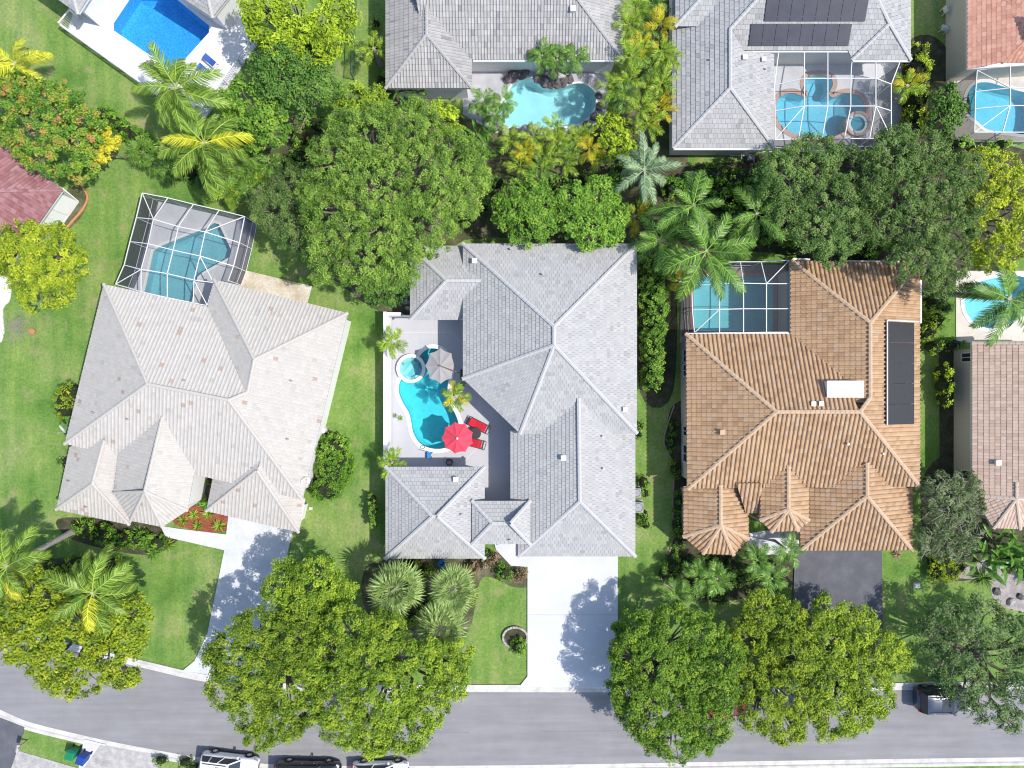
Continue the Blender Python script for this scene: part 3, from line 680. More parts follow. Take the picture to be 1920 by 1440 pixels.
def window(house_t, a, b, z0, z1, nrm):
    """frame and glass on a wall between world points a, b"""
    a = Vector(a); b = Vector(b); n = Vector(nrm).normalized() * 0.03
    mb = MB()
    p = [Vector((a.x, a.y, z0)) + n, Vector((b.x, b.y, z0)) + n, Vector((b.x, b.y, z1)) + n, Vector((a.x, a.y, z1)) + n]
    for i in range(4): mb.beam(p[i], p[(i + 1) % 4], 0.07, 0.07)
    m1 = (p[0] + p[1]) / 2; m2 = (p[2] + p[3]) / 2; mb.beam(m1, m2, 0.05, 0.05)
    f = mb.build('window', M['white'], house_t)
    mb = MB(); mb.face([q - n * 0.5 for q in p]); mb.build('pane', M['glass'], f)
    return f
# ---- central grey house
pA = {'E': ((1194,457),(1194,812),3.5,0.42), 'N': ((868,457),(1194,457),3.5,(1039,612,'E')), 'W': ((868,457),(868,710),3.5,(1039,612,'E')),
      'S': ((975,813),(1194,813),3.5,(1039,647,'E')), 'C': ((868,710),(975,813),3.5,(1039,647,'E')),
      'GE': ((1191,812),(1191,1043),2.72,0.42), 'GW': ((957,815),(957,1043),2.72,(1087,940,'GE')), 'GS': ((971,1043),(1191,1043),2.72,(1087,940,'GE')),
      'VW': ((769,461),(769,600),2.85,0.42), 'VN': ((769,461),(880,461),2.85,(837,526,'VW')), 'VS': ((769,600),(860,600),2.85,(837,526,'VW')),
      'BW': ((723,875),(723,1047),2.75,0.42), 'BE': ((909,875),(909,1047),2.75,(820,968,'BW')), 'BN': ((723,875),(909,875),2.75,(811,968,'BW')), 'BS': ((723,1047),(909,1047),2.75,(811,968,'BW')),
      'PW': ((885,939),(885,1020),3.35,0.42), 'PE': ((994,939),(994,1020),3.35,(957,981,'PW')), 'PN': ((885,939),(994,939),3.35,(923,981,'PW')), 'PS': ((885,1020),(994,1020),3.35,(923,981,'PW'))}
fA = [('N',[(868,457),(1194,457),(1039,612)]), ('E',[(1194,457),(1194,812),(1039,647),(1039,612)]), ('S',[(975,813),(1194,813),(1039,647)]),
      ('C',[(868,710),(975,813),(1039,647)]), ('W',[(868,457),(1039,612),(1039,647),(868,710)]),
      ('GE',[(1191,800),(1191,1043),(1087,940),(1085,747)]), ('GW',[(957,808),(957,1018),(999,1018),(1087,940),(1085,747),(1020,800)]), ('GW',[(971,1018),(971,1043),(999,1018)]), ('GS',[(971,1043),(1191,1043),(1087,940)]),
      ('VW',[(769,461),(769,600),(837,526)]), ('VN',[(769,461),(880,461),(902,526),(837,526)]), ('VS',[(769,600),(862,600),(880,570),(902,526),(837,526)]),
      ('BW',[(723,875),(723,1047),(811,968)]), ('BE',[(909,875),(909,1047),(820,968)]), ('BN',[(723,875),(909,875),(820,968),(811,968)]), ('BS',[(723,1047),(909,1047),(820,968),(811,968)]),
      ('PW',[(885,939),(885,1020),(923,981)]), ('PE',[(994,939),(994,1020),(957,981)]), ('PN',[(885,939),(994,939),(957,981),(923,981)]), ('PS',[(885,1020),(994,1020),(957,981),(923,981)])]
cA = [('N',(868,457),(1039,612)),('N',(1194,457),(1039,612)),('E',(1039,612),(1039,647)),('C',(868,710),(1039,647)),('C',(975,813),(1039,647)),('E',(1194,812),(1039,647)),
      ('GE',(1085,747),(1087,940)),('GE',(1191,1043),(1087,940)),('GS',(971,1043),(1087,940)),('VW',(769,461),(837,526)),('VW',(769,600),(837,526)),('VS',(837,526),(902,526)),
      ('BW',(723,875),(811,968)),('BW',(723,1047),(811,968)),('BE',(909,875),(820,968)),('BE',(909,1047),(820,968)),('BN',(811,968),(820,968)),
      ('PW',(885,939),(923,981)),('PW',(885,1020),(923,981)),('PE',(994,939),(957,981)),('PE',(994,1020),(957,981)),('PN',(923,981),(957,981))]
bA = [([(868,457),(1194,457),(1194,813),(975,813),(868,710)],3.5), ([(957,806),(1191,806),(1191,1043),(957,1043)],2.72), ([(769,461),(884,461),(884,600),(769,600)],2.85), ([(723,875),(909,875),(909,1047),(723,1047)],2.75)]
hA, rA, gA = house('tiled_house', 'large central house with flat slate-grey roof tiles around the turquoise pool', pA, fA, cA, bA, 'tile_a', 'cap_a', FLAT, 'wall_grey', cap_r=0.15)
mb = MB(); mb.prism(offset_poly(px_poly([(885,939),(994,939),(994,1020),(885,1020)],3.35), -0.02), 3.17, 3.345); mb.build('portico_eaves', M['fascia'], rA)
for x, y in ((893,946),(893,1013),(985,946),(985,1013)):
    q = W(x, y, 3.2); mb = MB(); mb.tube([(q.x,q.y,0.0),(q.x,q.y,3.18)], [0.16]*2, 12); mb.box((q.x,q.y,0.15),(0.42,0.42,0.3)); mb.build('column', M['wall_white'], hA)
for pn, x, y, k in (('W',890,490,0.30),('BN',855,898,0.30),('GW',1056,858,0.30),('E',1171,767,0.26)): vent(rA, gA(pn), x, y, k, 0.26)
for pn, x, y in (('N',958,468),('N',1018,515),('GE',1130,818),('GE',1131,878),('BE',866,964),('PS',957,1012)): vent(rA, gA(pn), x, y, 0.10, 0.3, 'grey_metal', 'pipe')
# ---- pale barrel-tile house on the left
pB = {'S': ((122,832),(567,937),3.4,0.40), 'N': ((195,533),(390,575),3.4,(277,720,'S')), 'W': ((195,533),(122,832),3.4,(277,720,'S')), 'E': ((652,587),(567,937),3.4,(429,750,'S')),
      'NN': ((402,525),(652,587),3.4,(477,674,'E')), 'NW': ((402,525),(390,575),3.4,(477,674,'E')),
      'SS': ((387,958),(560,998),2.6,0.40), 'SW': ((387,958),(399,897),2.6,(482,882,'SS')), 'SE': ((560,998),(567,937),2.6,(482,882,'SS')),
      'GE': ((370,858),(352,957),3.5,(305,782,'S')), 'GW': ((223,840),(212,925),3.5,(305,782,'S')), 'F1': ((213,924),(245,976),3.5,(272,922,'GE')), 'F2': ((245,976),(305,988),3.5,(272,922,'GE')), 'F3': ((305,988),(352,957),3.5,(272,922,'GE')),
      'LW': ((131,838),(106,955),2.7,0.40), 'LS': ((106,955),(243,984),2.7,(174,907,'LW')), 'LE': ((243,984),(268,870),2.7,(174,907,'LW'))}
fB = [('S',[(122,832),(567,937),(429,750),(277,720)]), ('N',[(195,533),(390,575),(462,735),(429,750),(277,720)]), ('W',[(195,533),(277,720),(122,832)]), ('E',[(652,587),(567,937),(429,750),(465,735),(477,674)]),
      ('NN',[(402,525),(652,587),(477,674)]), ('NW',[(402,525),(390,575),(462,735),(477,674)]),
      ('SS',[(387,958),(560,998),(482,882)]), ('SW',[(387,958),(400,893),(488,862),(482,882)]), ('SE',[(560,998),(573,936),(490,864),(482,882)]),
      ('GE',[(305,782),(370,858),(352,957),(272,922)]), ('GW',[(305,782),(272,922),(213,924),(224,836)]), ('F1',[(213,924),(245,976),(272,922)]), ('F2',[(245,976),(305,988),(272,922)]), ('F3',[(305,988),(352,957),(272,922)]),
      ('LW',[(131,838),(106,955),(174,907),(200,812)]), ('LS',[(106,955),(243,984),(174,907)]), ('LE',[(243,984),(262,880),(203,812),(174,907)])]
cB = [('S',(122,832),(277,720)),('N',(195,533),(277,720)),('S',(277,720),(429,750)),('S',(567,937),(429,750)),('E',(429,750),(465,735)),('E',(465,735),(477,674)),('NN',(402,525),(477,674)),('NN',(652,587),(477,674)),
      ('SS',(387,958),(482,882)),('SS',(560,998),(482,882)),('GE',(305,782),(272,922)),('F1',(213,924),(272,922)),('F2',(245,976),(272,922)),('F3',(305,988),(272,922)),('F3',(352,957),(272,922)),
      ('LS',(106,955),(174,907)),('LS',(243,984),(174,907)),('LW',(174,907),(196,825))]
bB = [([(195,533),(390,575),(402,525),(652,587),(567,937),(122,832)],3.4), ([(387,958),(560,998),(572,946),(398,905)],2.6), ([(213,924),(245,976),(305,988),(352,957),(368,866),(226,834)],3.5), ([(106,955),(243,984),(268,870),(131,838)],2.7)]
BARB = dict(BAR, du=0.27, dv=0.33, lift=0.022, amp=0.42)
hB, rB, gB = house('tiled_house', 'pale off-white house with ribbed roof tiles, turned askew to its neighbours', pB, fB, cB, bB, 'tile_b', 'cap_b', BARB, 'wall_white', cap_r=0.12)
for pn, x, y in (('W',177,774),('S',241,786),('LS',163,950),('E',541,823),('E',548,714),('N',348,713),('LW',131,902)): vent(rB, gB(pn), x, y, 0.10, 0.25, 'grey_metal', 'pipe')
# ---- brown barrel-tile house on the right
pC = {'S': ((1290,916),(1724,912),3.5,0.42), 'N': ((1285,626),(1481,626),3.5,(1455,772,'S')), 'W': ((1286,626),(1288,916),3.5,(1455,772,'S')), 'E': ((1724,490),(1724,912),3.5,(1612,772,'S')),
      'WN': ((1484,489),(1724,493),3.5,(1631,605,'E')), 'WW': ((1481,490),(1481,626),3.5,(1631,605,'E')),
      'TW': ((1281,921),(1281,1006),2.6,0.42), 'TE': ((1403,921),(1403,1010),2.6,(1351,985,'TW')), 'T1': ((1281,1006),(1318,1038),2.6,(1351,985,'TW')), 'T2': ((1318,1038),(1375,1040),2.6,(1351,985,'TW')), 'T3': ((1375,1040),(1403,1010),2.6,(1351,985,'TW')),
      'MW': ((1425,905),(1425,975),3.45,0.42), 'ME': ((1516,905),(1516,975),3.45,(1478,955,'MW')), 'M1': ((1425,975),(1446,997),3.45,(1478,955,'MW')), 'M2': ((1446,997),(1496,995),3.45,(1478,955,'MW')), 'M3': ((1496,995),(1516,975),3.45,(1478,955,'MW')),
      'Q': ((1398,962),(1428,962),2.9,0.42), 'RE': ((1710,905),(1710,1031),2.6,0.42), 'RS': ((1500,1032),(1710,1031),2.6,(1625,930,'RE')), 'RW': ((1497,905),(1500,1032),2.6,(1625,930,'RE'))}
fC = [('S',[(1290,916),(1724,912),(1612,772),(1455,772)]), ('W',[(1286,626),(1288,916),(1455,772)]), ('N',[(1286,626),(1481,626),(1577,702),(1612,772),(1455,772)]), ('E',[(1724,493),(1724,912),(1612,772),(1631,745),(1631,605)]),
      ('WN',[(1484,489),(1724,493),(1631,605)]), ('WW',[(1481,490),(1481,626),(1612,772),(1631,745),(1631,605)]),
      ('TW',[(1281,912),(1281,1006),(1351,985),(1351,906)]), ('TE',[(1403,912),(1403,1010),(1351,985),(1351,906)]), ('T1',[(1281,1006),(1318,1038),(1351,985)]), ('T2',[(1318,1038),(1375,1040),(1351,985)]), ('T3',[(1375,1040),(1403,1010),(1351,985)]),
      ('MW',[(1425,905),(1425,975),(1478,955),(1478,870)]), ('ME',[(1516,905),(1516,975),(1478,955),(1478,870)]), ('M1',[(1425,975),(1446,997),(1478,955)]), ('M2',[(1446,997),(1496,995),(1478,955)]), ('M3',[(1496,995),(1516,975),(1478,955)]),
      ('Q',[(1380,906),(1428,906),(1428,962),(1398,962)]), ('RE',[(1710,905),(1710,1031),(1625,930),(1625,868)]), ('RS',[(1500,1032),(1710,1031),(1625,930)]), ('RW',[(1497,905),(1500,1032),(1625,930),(1625,868)])]
cC = [('S',(1455,772),(1612,772)),('S',(1290,916),(1455,772)),('N',(1286,626),(1455,772)),('S',(1724,912),(1612,772)),('E',(1612,772),(1631,745)),('E',(1631,745),(1631,605)),('WN',(1484,489),(1631,605)),('WN',(1724,493),(1631,605)),
      ('TW',(1351,910),(1351,985)),('T1',(1281,1006),(1351,985)),('T1',(1318,1038),(1351,985)),('T2',(1375,1040),(1351,985)),('T3',(1403,1010),(1351,985)),
      ('MW',(1478,872),(1478,955)),('M1',(1425,975),(1478,955)),('M1',(1446,997),(1478,955)),('M2',(1496,995),(1478,955)),('M3',(1516,975),(1478,955)),
      ('RE',(1625,868),(1625,930)),('RS',(1500,1032),(1625,930)),('RS',(1710,1031),(1625,930))]
bC = [([(1286,626),(1481,626),(1481,490),(1724,493),(1724,912),(1288,916)],3.5), ([(1281,912),(1403,912),(1403,1010),(1375,1040),(1318,1038),(1281,1006)],2.6), ([(1497,905),(1710,905),(1710,1031),(1500,1032)],2.6)]
BARC = dict(BAR, du=0.32, dv=0.36, lift=0.028, amp=1.3)
hC, rC, gC = house('tiled_house', 'house with brown clay barrel-tile roof and three front turrets', pC, fC, cC, bC, 'tile_c', 'cap_c', BARC, 'wall_cream', 'fascia_brown', 0.15, 0.34)
mb = MB(); mb.prism(offset_poly(px_poly([(1425,905),(1516,905),(1516,975),(1496,995),(1446,997),(1425,975)],3.45), -0.02), 3.27, 3.44); mb.build('turret_eaves', M['fascia_brown'], rC)
for x, y in ((1432,978),(1450,990),(1492,988),(1510,978)):
    q = W(x, y, 3.2); mb = MB(); mb.tube([(q.x,q.y,0.0),(q.x,q.y,3.3)], [0.15]*2, 12); mb.build('column', M['wall_cream'], hC)
vent(rC, gC('W'), 1353, 810, 0.3, 0.25, 'cap_c'); vent(rC, gC('S'), 1587, 832, 0.12, 0.3, 'grey_metal', 'pipe'); vent(rC, gC('S'), 1653, 850, 0.1, 0.25, 'grey_metal', 'pipe')
for x in (1523, 1537): vent(rC, gC('N'), x, 757, 0.26, 0.22, 'grey_metal')
xw = W(1286, 700, 3.5).x + 0.45
for y0, y1 in ((655,678),(683,705),(800,818),(835,868)): window(hC, W(0,y0,2.5) * 0 + Vector((xw, W(0,y0,2.2).y, 0)), Vector((xw, W(0,y1,2.2).y, 0)), 1.0, 2.4, (-1,0,0))
def gutter(ht, a, b, z):
    A, B = W(*a, z), W(*b, z); mb = MB(); mb.beam(A, B, 0.13, 0.12); mb.build('gutter', M['white'], ht)
gutter(hC, (1486,486), (1518,486.5), 3.45); gutter(hC, (1585,490), (1722,491), 3.45); gutter(hC, (1726,525), (1726,606), 3.45); gutter(hC, (1284,626), (1480,625), 3.42)
# white cover box on the brown roof
p0 = gC('N').hit(1543, 715); p1 = gC('N').hit(1614, 744); bx = thing('roof_skylight', 'long white skylight box on the brown barrel-tile roof', 'skylight', ((p0.x+p1.x)/2, (p0.y+p1.y)/2, max(p0.z,p1.z)))
mb = MB(); cx, cy = (p0.x+p1.x)/2, (p0.y+p1.y)/2; zc = gC('N').z(cx, cy)
mb.box((cx, cy, zc + 0.12), (abs(p1.x-p0.x), abs(p1.y-p0.y), 0.75)); mb.build('curb', M['white'], bx)
mb = MB(); mb.box((cx, cy, zc + 0.53), (abs(p1.x-p0.x)+0.1, abs(p1.y-p0.y)+0.08, 0.06)); mb.build('lid', M['wall_paint'], bx)
# ---- weathered grey house at the top
pD = {'S': ((885,113),(1168,113),2.9,0.42), 'E': ((1168,-150),(1168,113),2.9,(1085,0,'S')), 'W': ((723,-150),(723,166),2.9,0.42), 'V': ((723,166),(885,166),2.9,(800,65,'W')), 'X': ((885,166),(885,60),2.9,(800,65,'W'))}
fD = [('S',[(806,113),(1168,113),(1020,-86),(760,-86)]), ('E',[(1168,113),(1168,-170),(1030,-170),(1020,-86)]), ('W',[(723,-170),(723,166),(800,65),(800,-170)]), ('V',[(723,166),(885,166),(800,65)]), ('X',[(885,166),(885,98),(800,-60),(800,65)])]
cD = [('E',(1168,113),(1020,-86)),('W',(800,65),(800,-20)),('V',(723,166),(800,65)),('V',(885,166),(800,65))]
bD = [([(723,-170),(1168,-170),(1168,113),(885,113),(885,166),(723,166)],2.9)]
hD, rD, gD = house('tiled_house', 'weathered grey house behind the lagoon pool with streaked roof tiles', pD, fD, cD, bD, 'tile_d', 'cap_d', dict(BAR, du=0.23, dv=0.40, lift=0.045, amp=0.75), 'wall_white', cap_r=0.13)
vent(rD, gD('S'), 1074, 20, 0.32, 0.3)
# ---- flat-tile grey house at the top right
pE = {'W': ((1260,-120),(1260,278),2.9,0.42), 'V': ((1262,278),(1451,278),2.9,(1369,165,'W')), 'X': ((1451,278),(1451,60),2.9,(1369,165,'W')),
      'M': ((1400,95),(1597,95),3.3,0.42), 'RE': ((1707,-100),(1707,113),3.15,0.42), 'RS': ((1597,113),(1707,113),3.15,(1667,45,'RE')), 'NS': ((1266,50),(1333,50),3.6,0.42), 'NW': ((1265,-100),(1266,50),3.6,0.42)}
fE = [('W',[(1260,-120),(1260,278),(1369,165),(1369,55),(1437,-20),(1437,-120)]), ('V',[(1262,278),(1451,278),(1369,165)]), ('X',[(1451,278),(1451,100),(1395,96),(1369,55),(1369,165)]),
      ('M',[(1369,55),(1392,95),(1590,95),(1597,112),(1667,44),(1645,0),(1640,-120),(1437,-120),(1437,-20)]), ('RS',[(1597,113),(1707,113),(1667,45)]), ('RE',[(1707,-120),(1707,113),(1667,45),(1645,0),(1640,-120)]),
      ('NS',[(1266,50),(1333,50),(1395,-20),(1330,-20)]), ('NW',[(1265,-100),(1266,50),(1330,-20),(1330,-100)])]
cE = [('V',(1262,278),(1369,165)),('V',(1451,278),(1369,165)),('W',(1369,165),(1369,55)),('W',(1369,55),(1437,-20)),('RS',(1597,113),(1667,45)),('RS',(1707,113),(1667,45)),('RE',(1667,45),(1645,0)),('RE',(1645,0),(1640,-120)),('NS',(1266,50),(1330,-20))]
bE = [([(1260,-120),(1400,-120),(1451,90),(1451,278),(1260,278)],2.9), ([(1400,-120),(1707,-120),(1707,95),(1400,95)],3.15)]
hE, rE, gE = house('tiled_house', 'light grey house with solar panels and a large pool cage', pE, fE, cE, bE, 'tile_e', 'cap_a', dict(FLAT, du=0.32, dv=0.34, lift=0.05, seed=4), 'wall_white', cap_r=0.14)
vent(rE, gE('X'), 1395, 110, 0.3, 0.28); vent(rE, gE('X'), 1430, 114, 0.26, 0.25); vent(rE, gE('X'), 1434, 131, 0.1, 0.25, 'grey_metal', 'pipe'); vent(rE, gE('W'), 1331, 113, 0.1, 0.2, 'grey_metal', 'pipe')
gutter(hE, (1262,280), (1450,280), 2.85); gutter(hE, (1400,97), (1596,97), 3.2); gutter(hE, (1597,115), (1706,115), 3.08); gutter(hD, (887,114.5), (1167,114.5), 2.85)
# ---- coral, tan, maroon and grey houses cut by the frame
pF = {'W': ((1813,-60),(1813,130),3.2,0.42), 'S': ((1878,118),(1990,118),3.2,(1920,76,'W'))}
hF, rF, gF = house('tiled_house', 'house with coral red tiled roof in the upper right corner', pF, [('W',[(1813,-80),(1813,130),(1880,117),(1920,76),(1990,6),(1990,-80)]), ('S',[(1878,118),(1990,118),(1990,6),(1920,76)])],
      [('S',(1880,117),(1990,6))], [([(1813,-80),(1990,-80),(1990,118),(1813,130)],3.2)], 'tile_f', 'tile_f', dict(BAR, du=0.33, dv=0.30, lift=0.02, amp=0.4), 'wall_cream')
pG = {'W': ((1822,642),(1822,930),2.8,0.40), '1': ((1822,928),(1862,990),2.8,(1905,935,'W')), '2': ((1862,990),(1912,992),2.8,(1905,935,'W')), '3': ((1912,992),(1965,950),2.8,(1905,935,'W'))}
hG, rG, gG = house('tiled_house', 'house with tan ribbed roof and corner turret at the right', pG, [('W',[(1822,642),(1822,928),(1905,935),(1990,935),(1990,642)]), ('1',[(1822,928),(1862,990),(1905,935)]), ('2',[(1862,990),(1912,992),(1905,935)]), ('3',[(1912,992),(1965,950),(1905,935)])],
      [('1',(1822,928),(1905,935)),('1',(1862,990),(1905,935)),('2',(1912,992),(1905,935)),('W',(1822,643),(1990,643)),('W',(1905,905),(1905,935))], [([(1822,642),(1990,642),(1990,945),(1965,950),(1912,992),(1862,990),(1822,928)],2.8)], 'tile_g', 'cap_g', dict(BAR, du=0.24, dv=0.36, lift=0.03, amp=0.35), 'wall_cream')
vent(rG, gG('W'), 1868, 867, 0.3, 0.25)
xg = W(1822, 0, 2.8).x + 0.45
window(hG, Vector((xg, W(0,661,2.2).y, 0)), Vector((xg, W(0,678,2.2).y, 0)), 1.0, 2.3, (-1,0,0)); window(hG, Vector((xg, W(0,884,2.2).y, 0)), Vector((xg, W(0,900,2.2).y, 0)), 0.9, 2.3, (-1,0,0))
pH = {'N': ((0,263),(118,357),2.9,0.42), 'S': ((118,357),(60,440),2.9,(0,358,'N'))}
hH, rH, gH = house('tiled_house', 'house corner with maroon tiled roof at the left edge', pH, [('N',[(-80,199),(118,357),(-80,359)]), ('S',[(118,357),(8,514),(-80,514),(-80,359)])], [('N',(118,357),(-80,359))], [([(-80,199),(118,357),(8,514),(-80,514)],2.9)], 'tile_h', 'tile_h', dict(BAR, du=0.26, dv=0.32, lift=0.03, amp=0.5), 'wall_paint')
a = W(92, 393, 2.9); b = W(70, 424, 2.9); nn = Vector((b.y - a.y, a.x - b.x, 0)); nn = nn if nn.x > 0 else -nn; a2_, b2_ = a - nn.normalized() * 0.45, b - nn.normalized() * 0.45
window(hH, a2_, b2_, 0.15, 2.2, nn)
pI = {'1': ((340,-4),(399,34),3.0,0.42), '2': ((399,34),(428,-3),3.0,(391,0,'1'))}
hI, rI, gI = house('tiled_house', 'pale grey roof corner overhanging the deep blue pool', pI, [('1',[(300,-29),(399,34),(384,-30),(330,-60)]), ('2',[(399,34),(446,-26),(420,-60),(384,-30)])], [('1',(399,34),(384,-30))], [([(300,-29),(399,34),(446,-26),(420,-80),(330,-80)],3.0)], 'tile_e', 'cap_a', FLAT, 'wall_white')
pJ = {'1': ((104,-4),(147,27),3.0,0.42), '2': ((147,27),(166,-3),3.0,(137,0,'1'))}
hJ, rJ, gJ = house('tiled_house', 'small pale grey roof corner beside the white terrace railing', pJ, [('1',[(60,-36),(147,27),(134,-20),(100,-50)]), ('2',[(147,27),(184,-30),(150,-50),(134,-20)])], [('1',(147,27),(134,-20))], [([(60,-36),(147,27),(184,-30),(150,-80),(80,-80)],3.0)], 'tile_e', 'cap_a', FLAT, 'wall_white')
# ================================================================ CAGES
def cage(label, nodes, beams, panels, chains, bw=0.056, mid=True, scr='screen', wscr='screen_wall'):
    N = {k: W(*v) for k, v in nodes.items()}
    c = sum((N[k] for k in N), Vector()) / len(N); c.z = 0
    t = thing('pool_cage', label, 'pool cage', c)
    mb = MB()
    for s in beams:
        for a, b in zip(s[:-1], s[1:]): mb.beam(N[a], N[b], bw, bw * 1.3)
    for ch in chains:
        for k in ch: mb.beam((N[k].x, N[k].y, 0.02), N[k], bw, bw)
        for a, b in zip(ch[:-1], ch[1:]):
            mb.beam((N[a].x, N[a].y, 0.10), (N[b].x, N[b].y, 0.10), bw, bw)
            if mid: mb.beam((N[a].x, N[a].y, 0.95), (N[b].x, N[b].y, 0.95), bw * 0.7, bw * 0.7)
    mb.build('frame', M['white'], t)
    for p in panels:
        mb = MB(); mb.face([N[k] + Vector((0, 0, 0.02)) for k in p]); mb.build('screen_panel', M[scr], t)
    for ch in chains:
        for a, b in zip(ch[:-1], ch[1:]):
            mb = MB(); mb.face([(N[a].x, N[a].y, 0.06), (N[b].x, N[b].y, 0.06), N[b], N[a]]); mb.build('screen_panel', M[wscr], t)
    return t
cage('white-framed pool cage joined to the pale askew house', dict(
    o1=(267,362,2.5), o2=(315,371,2.5), o3=(363,383,2.5), o4=(411,394,2.5), o5=(459,406,2.5), l1=(256,408,2.5), l2=(244,453,2.5), l3=(233,497,2.5), l4=(217,533,2.6),
    r1=(449,455,2.5), r2=(438,499,2.5), r3=(428,526,2.5), i11=(288,411,3.3), i12=(335,425,3.3), i13=(385,435,3.3), i21=(278,457,3.3), i22=(325,469,3.3), i23=(375,480,3.3), i31=(265,505,3.3), i32=(314,513,3.3), i33=(364,525,3.3),
    h1=(265,547,3.3), h2=(314,558,3.3), h3=(363,568,3.3), h4=(389,573,3.3), h5=(401,530,3.3)),
    [('o1','o2','o3','o4','o5'),('o1','l1','l2','l3','l4'),('o5','r1','r2','r3'),('o1','i11'),('o2','i11'),('o3','i12'),('o4','i13'),('o5','i13'),('l1','i11','i12','i13','r1'),('l2','i21','i22','i23','r2'),('l3','i31','i32','i33','h5'),('l4','i31'),
     ('i11','i21','i31','h1'),('i12','i22','i32','h2'),('i13','i23','i33','h3'),('i23','h5'),('i33','h4'),('l4','h1','h2','h3','h4'),('h4','h5')],
    [('o1','o2','i11'),('o2','o3','i12','i11'),('o3','o4','i13','i12'),('o4','o5','i13'),('o1','i11','l1'),('l1','i11','i21','l2'),('l2','i21','i31','l3'),('l3','i31','l4'),('l4','i31','h1'),('i11','i12','i22','i21'),('i12','i13','i23','i22'),('i21','i22','i32','i31'),('i22','i23','i33','i32'),
     ('i31','i32','h2','h1'),('i32','i33','h3','h2'),('o5','r1','i13'),('i13','r1','r2','i23'),('i23','r2','h5'),('i23','h5','i33'),('i33','h5','h4'),('i33','h4','h3'),('r2','r3','h5')],
    [('l4','l3','l2','l1','o1','o2','o3','o4','o5','r1','r2','r3')])
cage('white pool cage tucked into the brown barrel-tile house', dict(
    a1=(1295,492,2.5), a2=(1297,535,2.5), a3=(1298,581,2.5), a4=(1302,624,2.6), t1=(1345,492,2.5), t2=(1388,491,2.5), t3=(1427,491,2.5), t4=(1480,488,3.3),
    j11=(1349,532,3.3), j12=(1394,531,3.3), j13=(1437,532,3.3), j14=(1480,532,3.35), j21=(1349,580,3.3), j22=(1394,579,3.3), j23=(1437,579,3.3), j24=(1480,579,3.35), h1=(1349,624,3.4), h2=(1394,624,3.4), h3=(1437,623,3.4), h4=(1480,623,3.4)),
    [('a4','a3','a2','a1','t1','t2','t3','t4'),('a2','j11','j12','j13','j14'),('a3','j21','j22','j23','j24'),('a4','h1','h2','h3','h4'),('t1','j11'),('t2','j12'),('t3','j13'),('t4','j13'),('j11','j21','h1'),('j12','j22','h2'),('j13','j23','h3'),('t4','j14','j24','h4'),('j21','a4'),('a1','j11')],
    [('a1','t1','j11'),('a1','j11','a2'),('t1','t2','j12','j11'),('t2','t3','j13','j12'),('t3','t4','j13'),('t4','j14','j13'),('a2','j11','j21','a3'),('a3','j21','a4'),('a4','j21','h1'),('j11','j12','j22','j21'),('j12','j13','j23','j22'),('j13','j14','j24','j23'),('j21','j22','h2','h1'),('j22','j23','h3','h2'),('j23','j24','h4','h3')],
    [('a4','a3','a2','a1','t1','t2','t3')])
cage('large white pool cage over the clover-shaped pool', dict(
    h0=(1460,97,3.1), h1=(1508,97,3.15), h2=(1552,97,3.15), h3=(1595,97,3.15), h6=(1597,116,3.0), h4=(1642,116,3.0), h5=(1687,117,3.0), l1=(1452,160,2.7), l2=(1453,208,2.7), l3=(1453,262,2.7),
    i11=(1508,147,3.5), i12=(1552,147,3.5), i13=(1595,147,3.5), i14=(1642,147,3.5), i21=(1508,199,3.5), i22=(1552,199,3.5), i23=(1595,199,3.5), i24=(1642,199,3.5), r1=(1671,158,2.7), r2=(1671,208,2.7), r3=(1671,259,2.7), b1=(1497,261,2.7), b2=(1541,261,2.7), b3=(1583,260,2.7), b4=(1630,260,2.7)),
    [('h0','h1','h2','h3'),('h3','h6'),('h6','h4','h5'),('h0','l1','l2','l3'),('l3','b1','b2','b3','b4','r3'),('h5','r1','r2','r3'),('l1','i11','i12','i13','i14','r1'),('l2','i21','i22','i23','i24','r2'),('h1','i11','i21','b1'),('h2','i12','i22','b2'),('h6','i13','i23','b3'),('h4','i14','i24','b4'),('l3','i21'),('i24','r3')],
    [('h0','h1','i11','l1'),('h1','h2','i12','i11'),('h2','h3','i13','i12'),('h6','h4','i14','i13'),('h4','h5','r1','i14'),('l1','i11','i21','l2'),('i11','i12','i22','i21'),('i12','i13','i23','i22'),('i13','i14','i24','i23'),('i14','r1','r2','i24'),('l2','i21','l3'),('l3','i21','b1'),('i21','i22','b2','b1'),('i22','i23','b3','b2'),('i23','i24','b4','b3'),('i24','r3','b4'),('i24','r2','r3')],
    [('l3','b1','b2','b3','b4','r3'),('h5','r1','r2','r3')], scr='screen_fine')
cage('white pool cage at the right edge beside the coral roof', dict(
    l0=(1832,132,2.8), l1=(1829,172,2.8), l2=(1828,204,2.8), l3=(1827,248,2.8), i0=(1894,123,3.1), i1=(1894,165,3.5), i2=(1894,198,3.5), b1=(1880,248,2.8), k0=(1975,121,3.1), k1=(1975,165,3.5), k2=(1975,198,3.5), b2=(1960,248,2.8)),
    [('l0','i0','k0'),('l0','l1','l2','l3'),('l3','b1','b2'),('l1','i1','k1'),('l2','i2','k2'),('i0','i1','i2','b1'),('k0','k1','k2','b2'),('l0','i1'),('i2','l3')],
    [('l0','i0','i1'),('l0','i1','l1'),('l1','i1','i2','l2'),('l2','i2','l3'),('l3','i2','b1'),('i0','k0','k1','i1'),('i1','k1','k2','i2'),('i2','k2','b2','b1')],
    [('l0','l1','l2','l3','b1','b2')], scr='screen_fine')
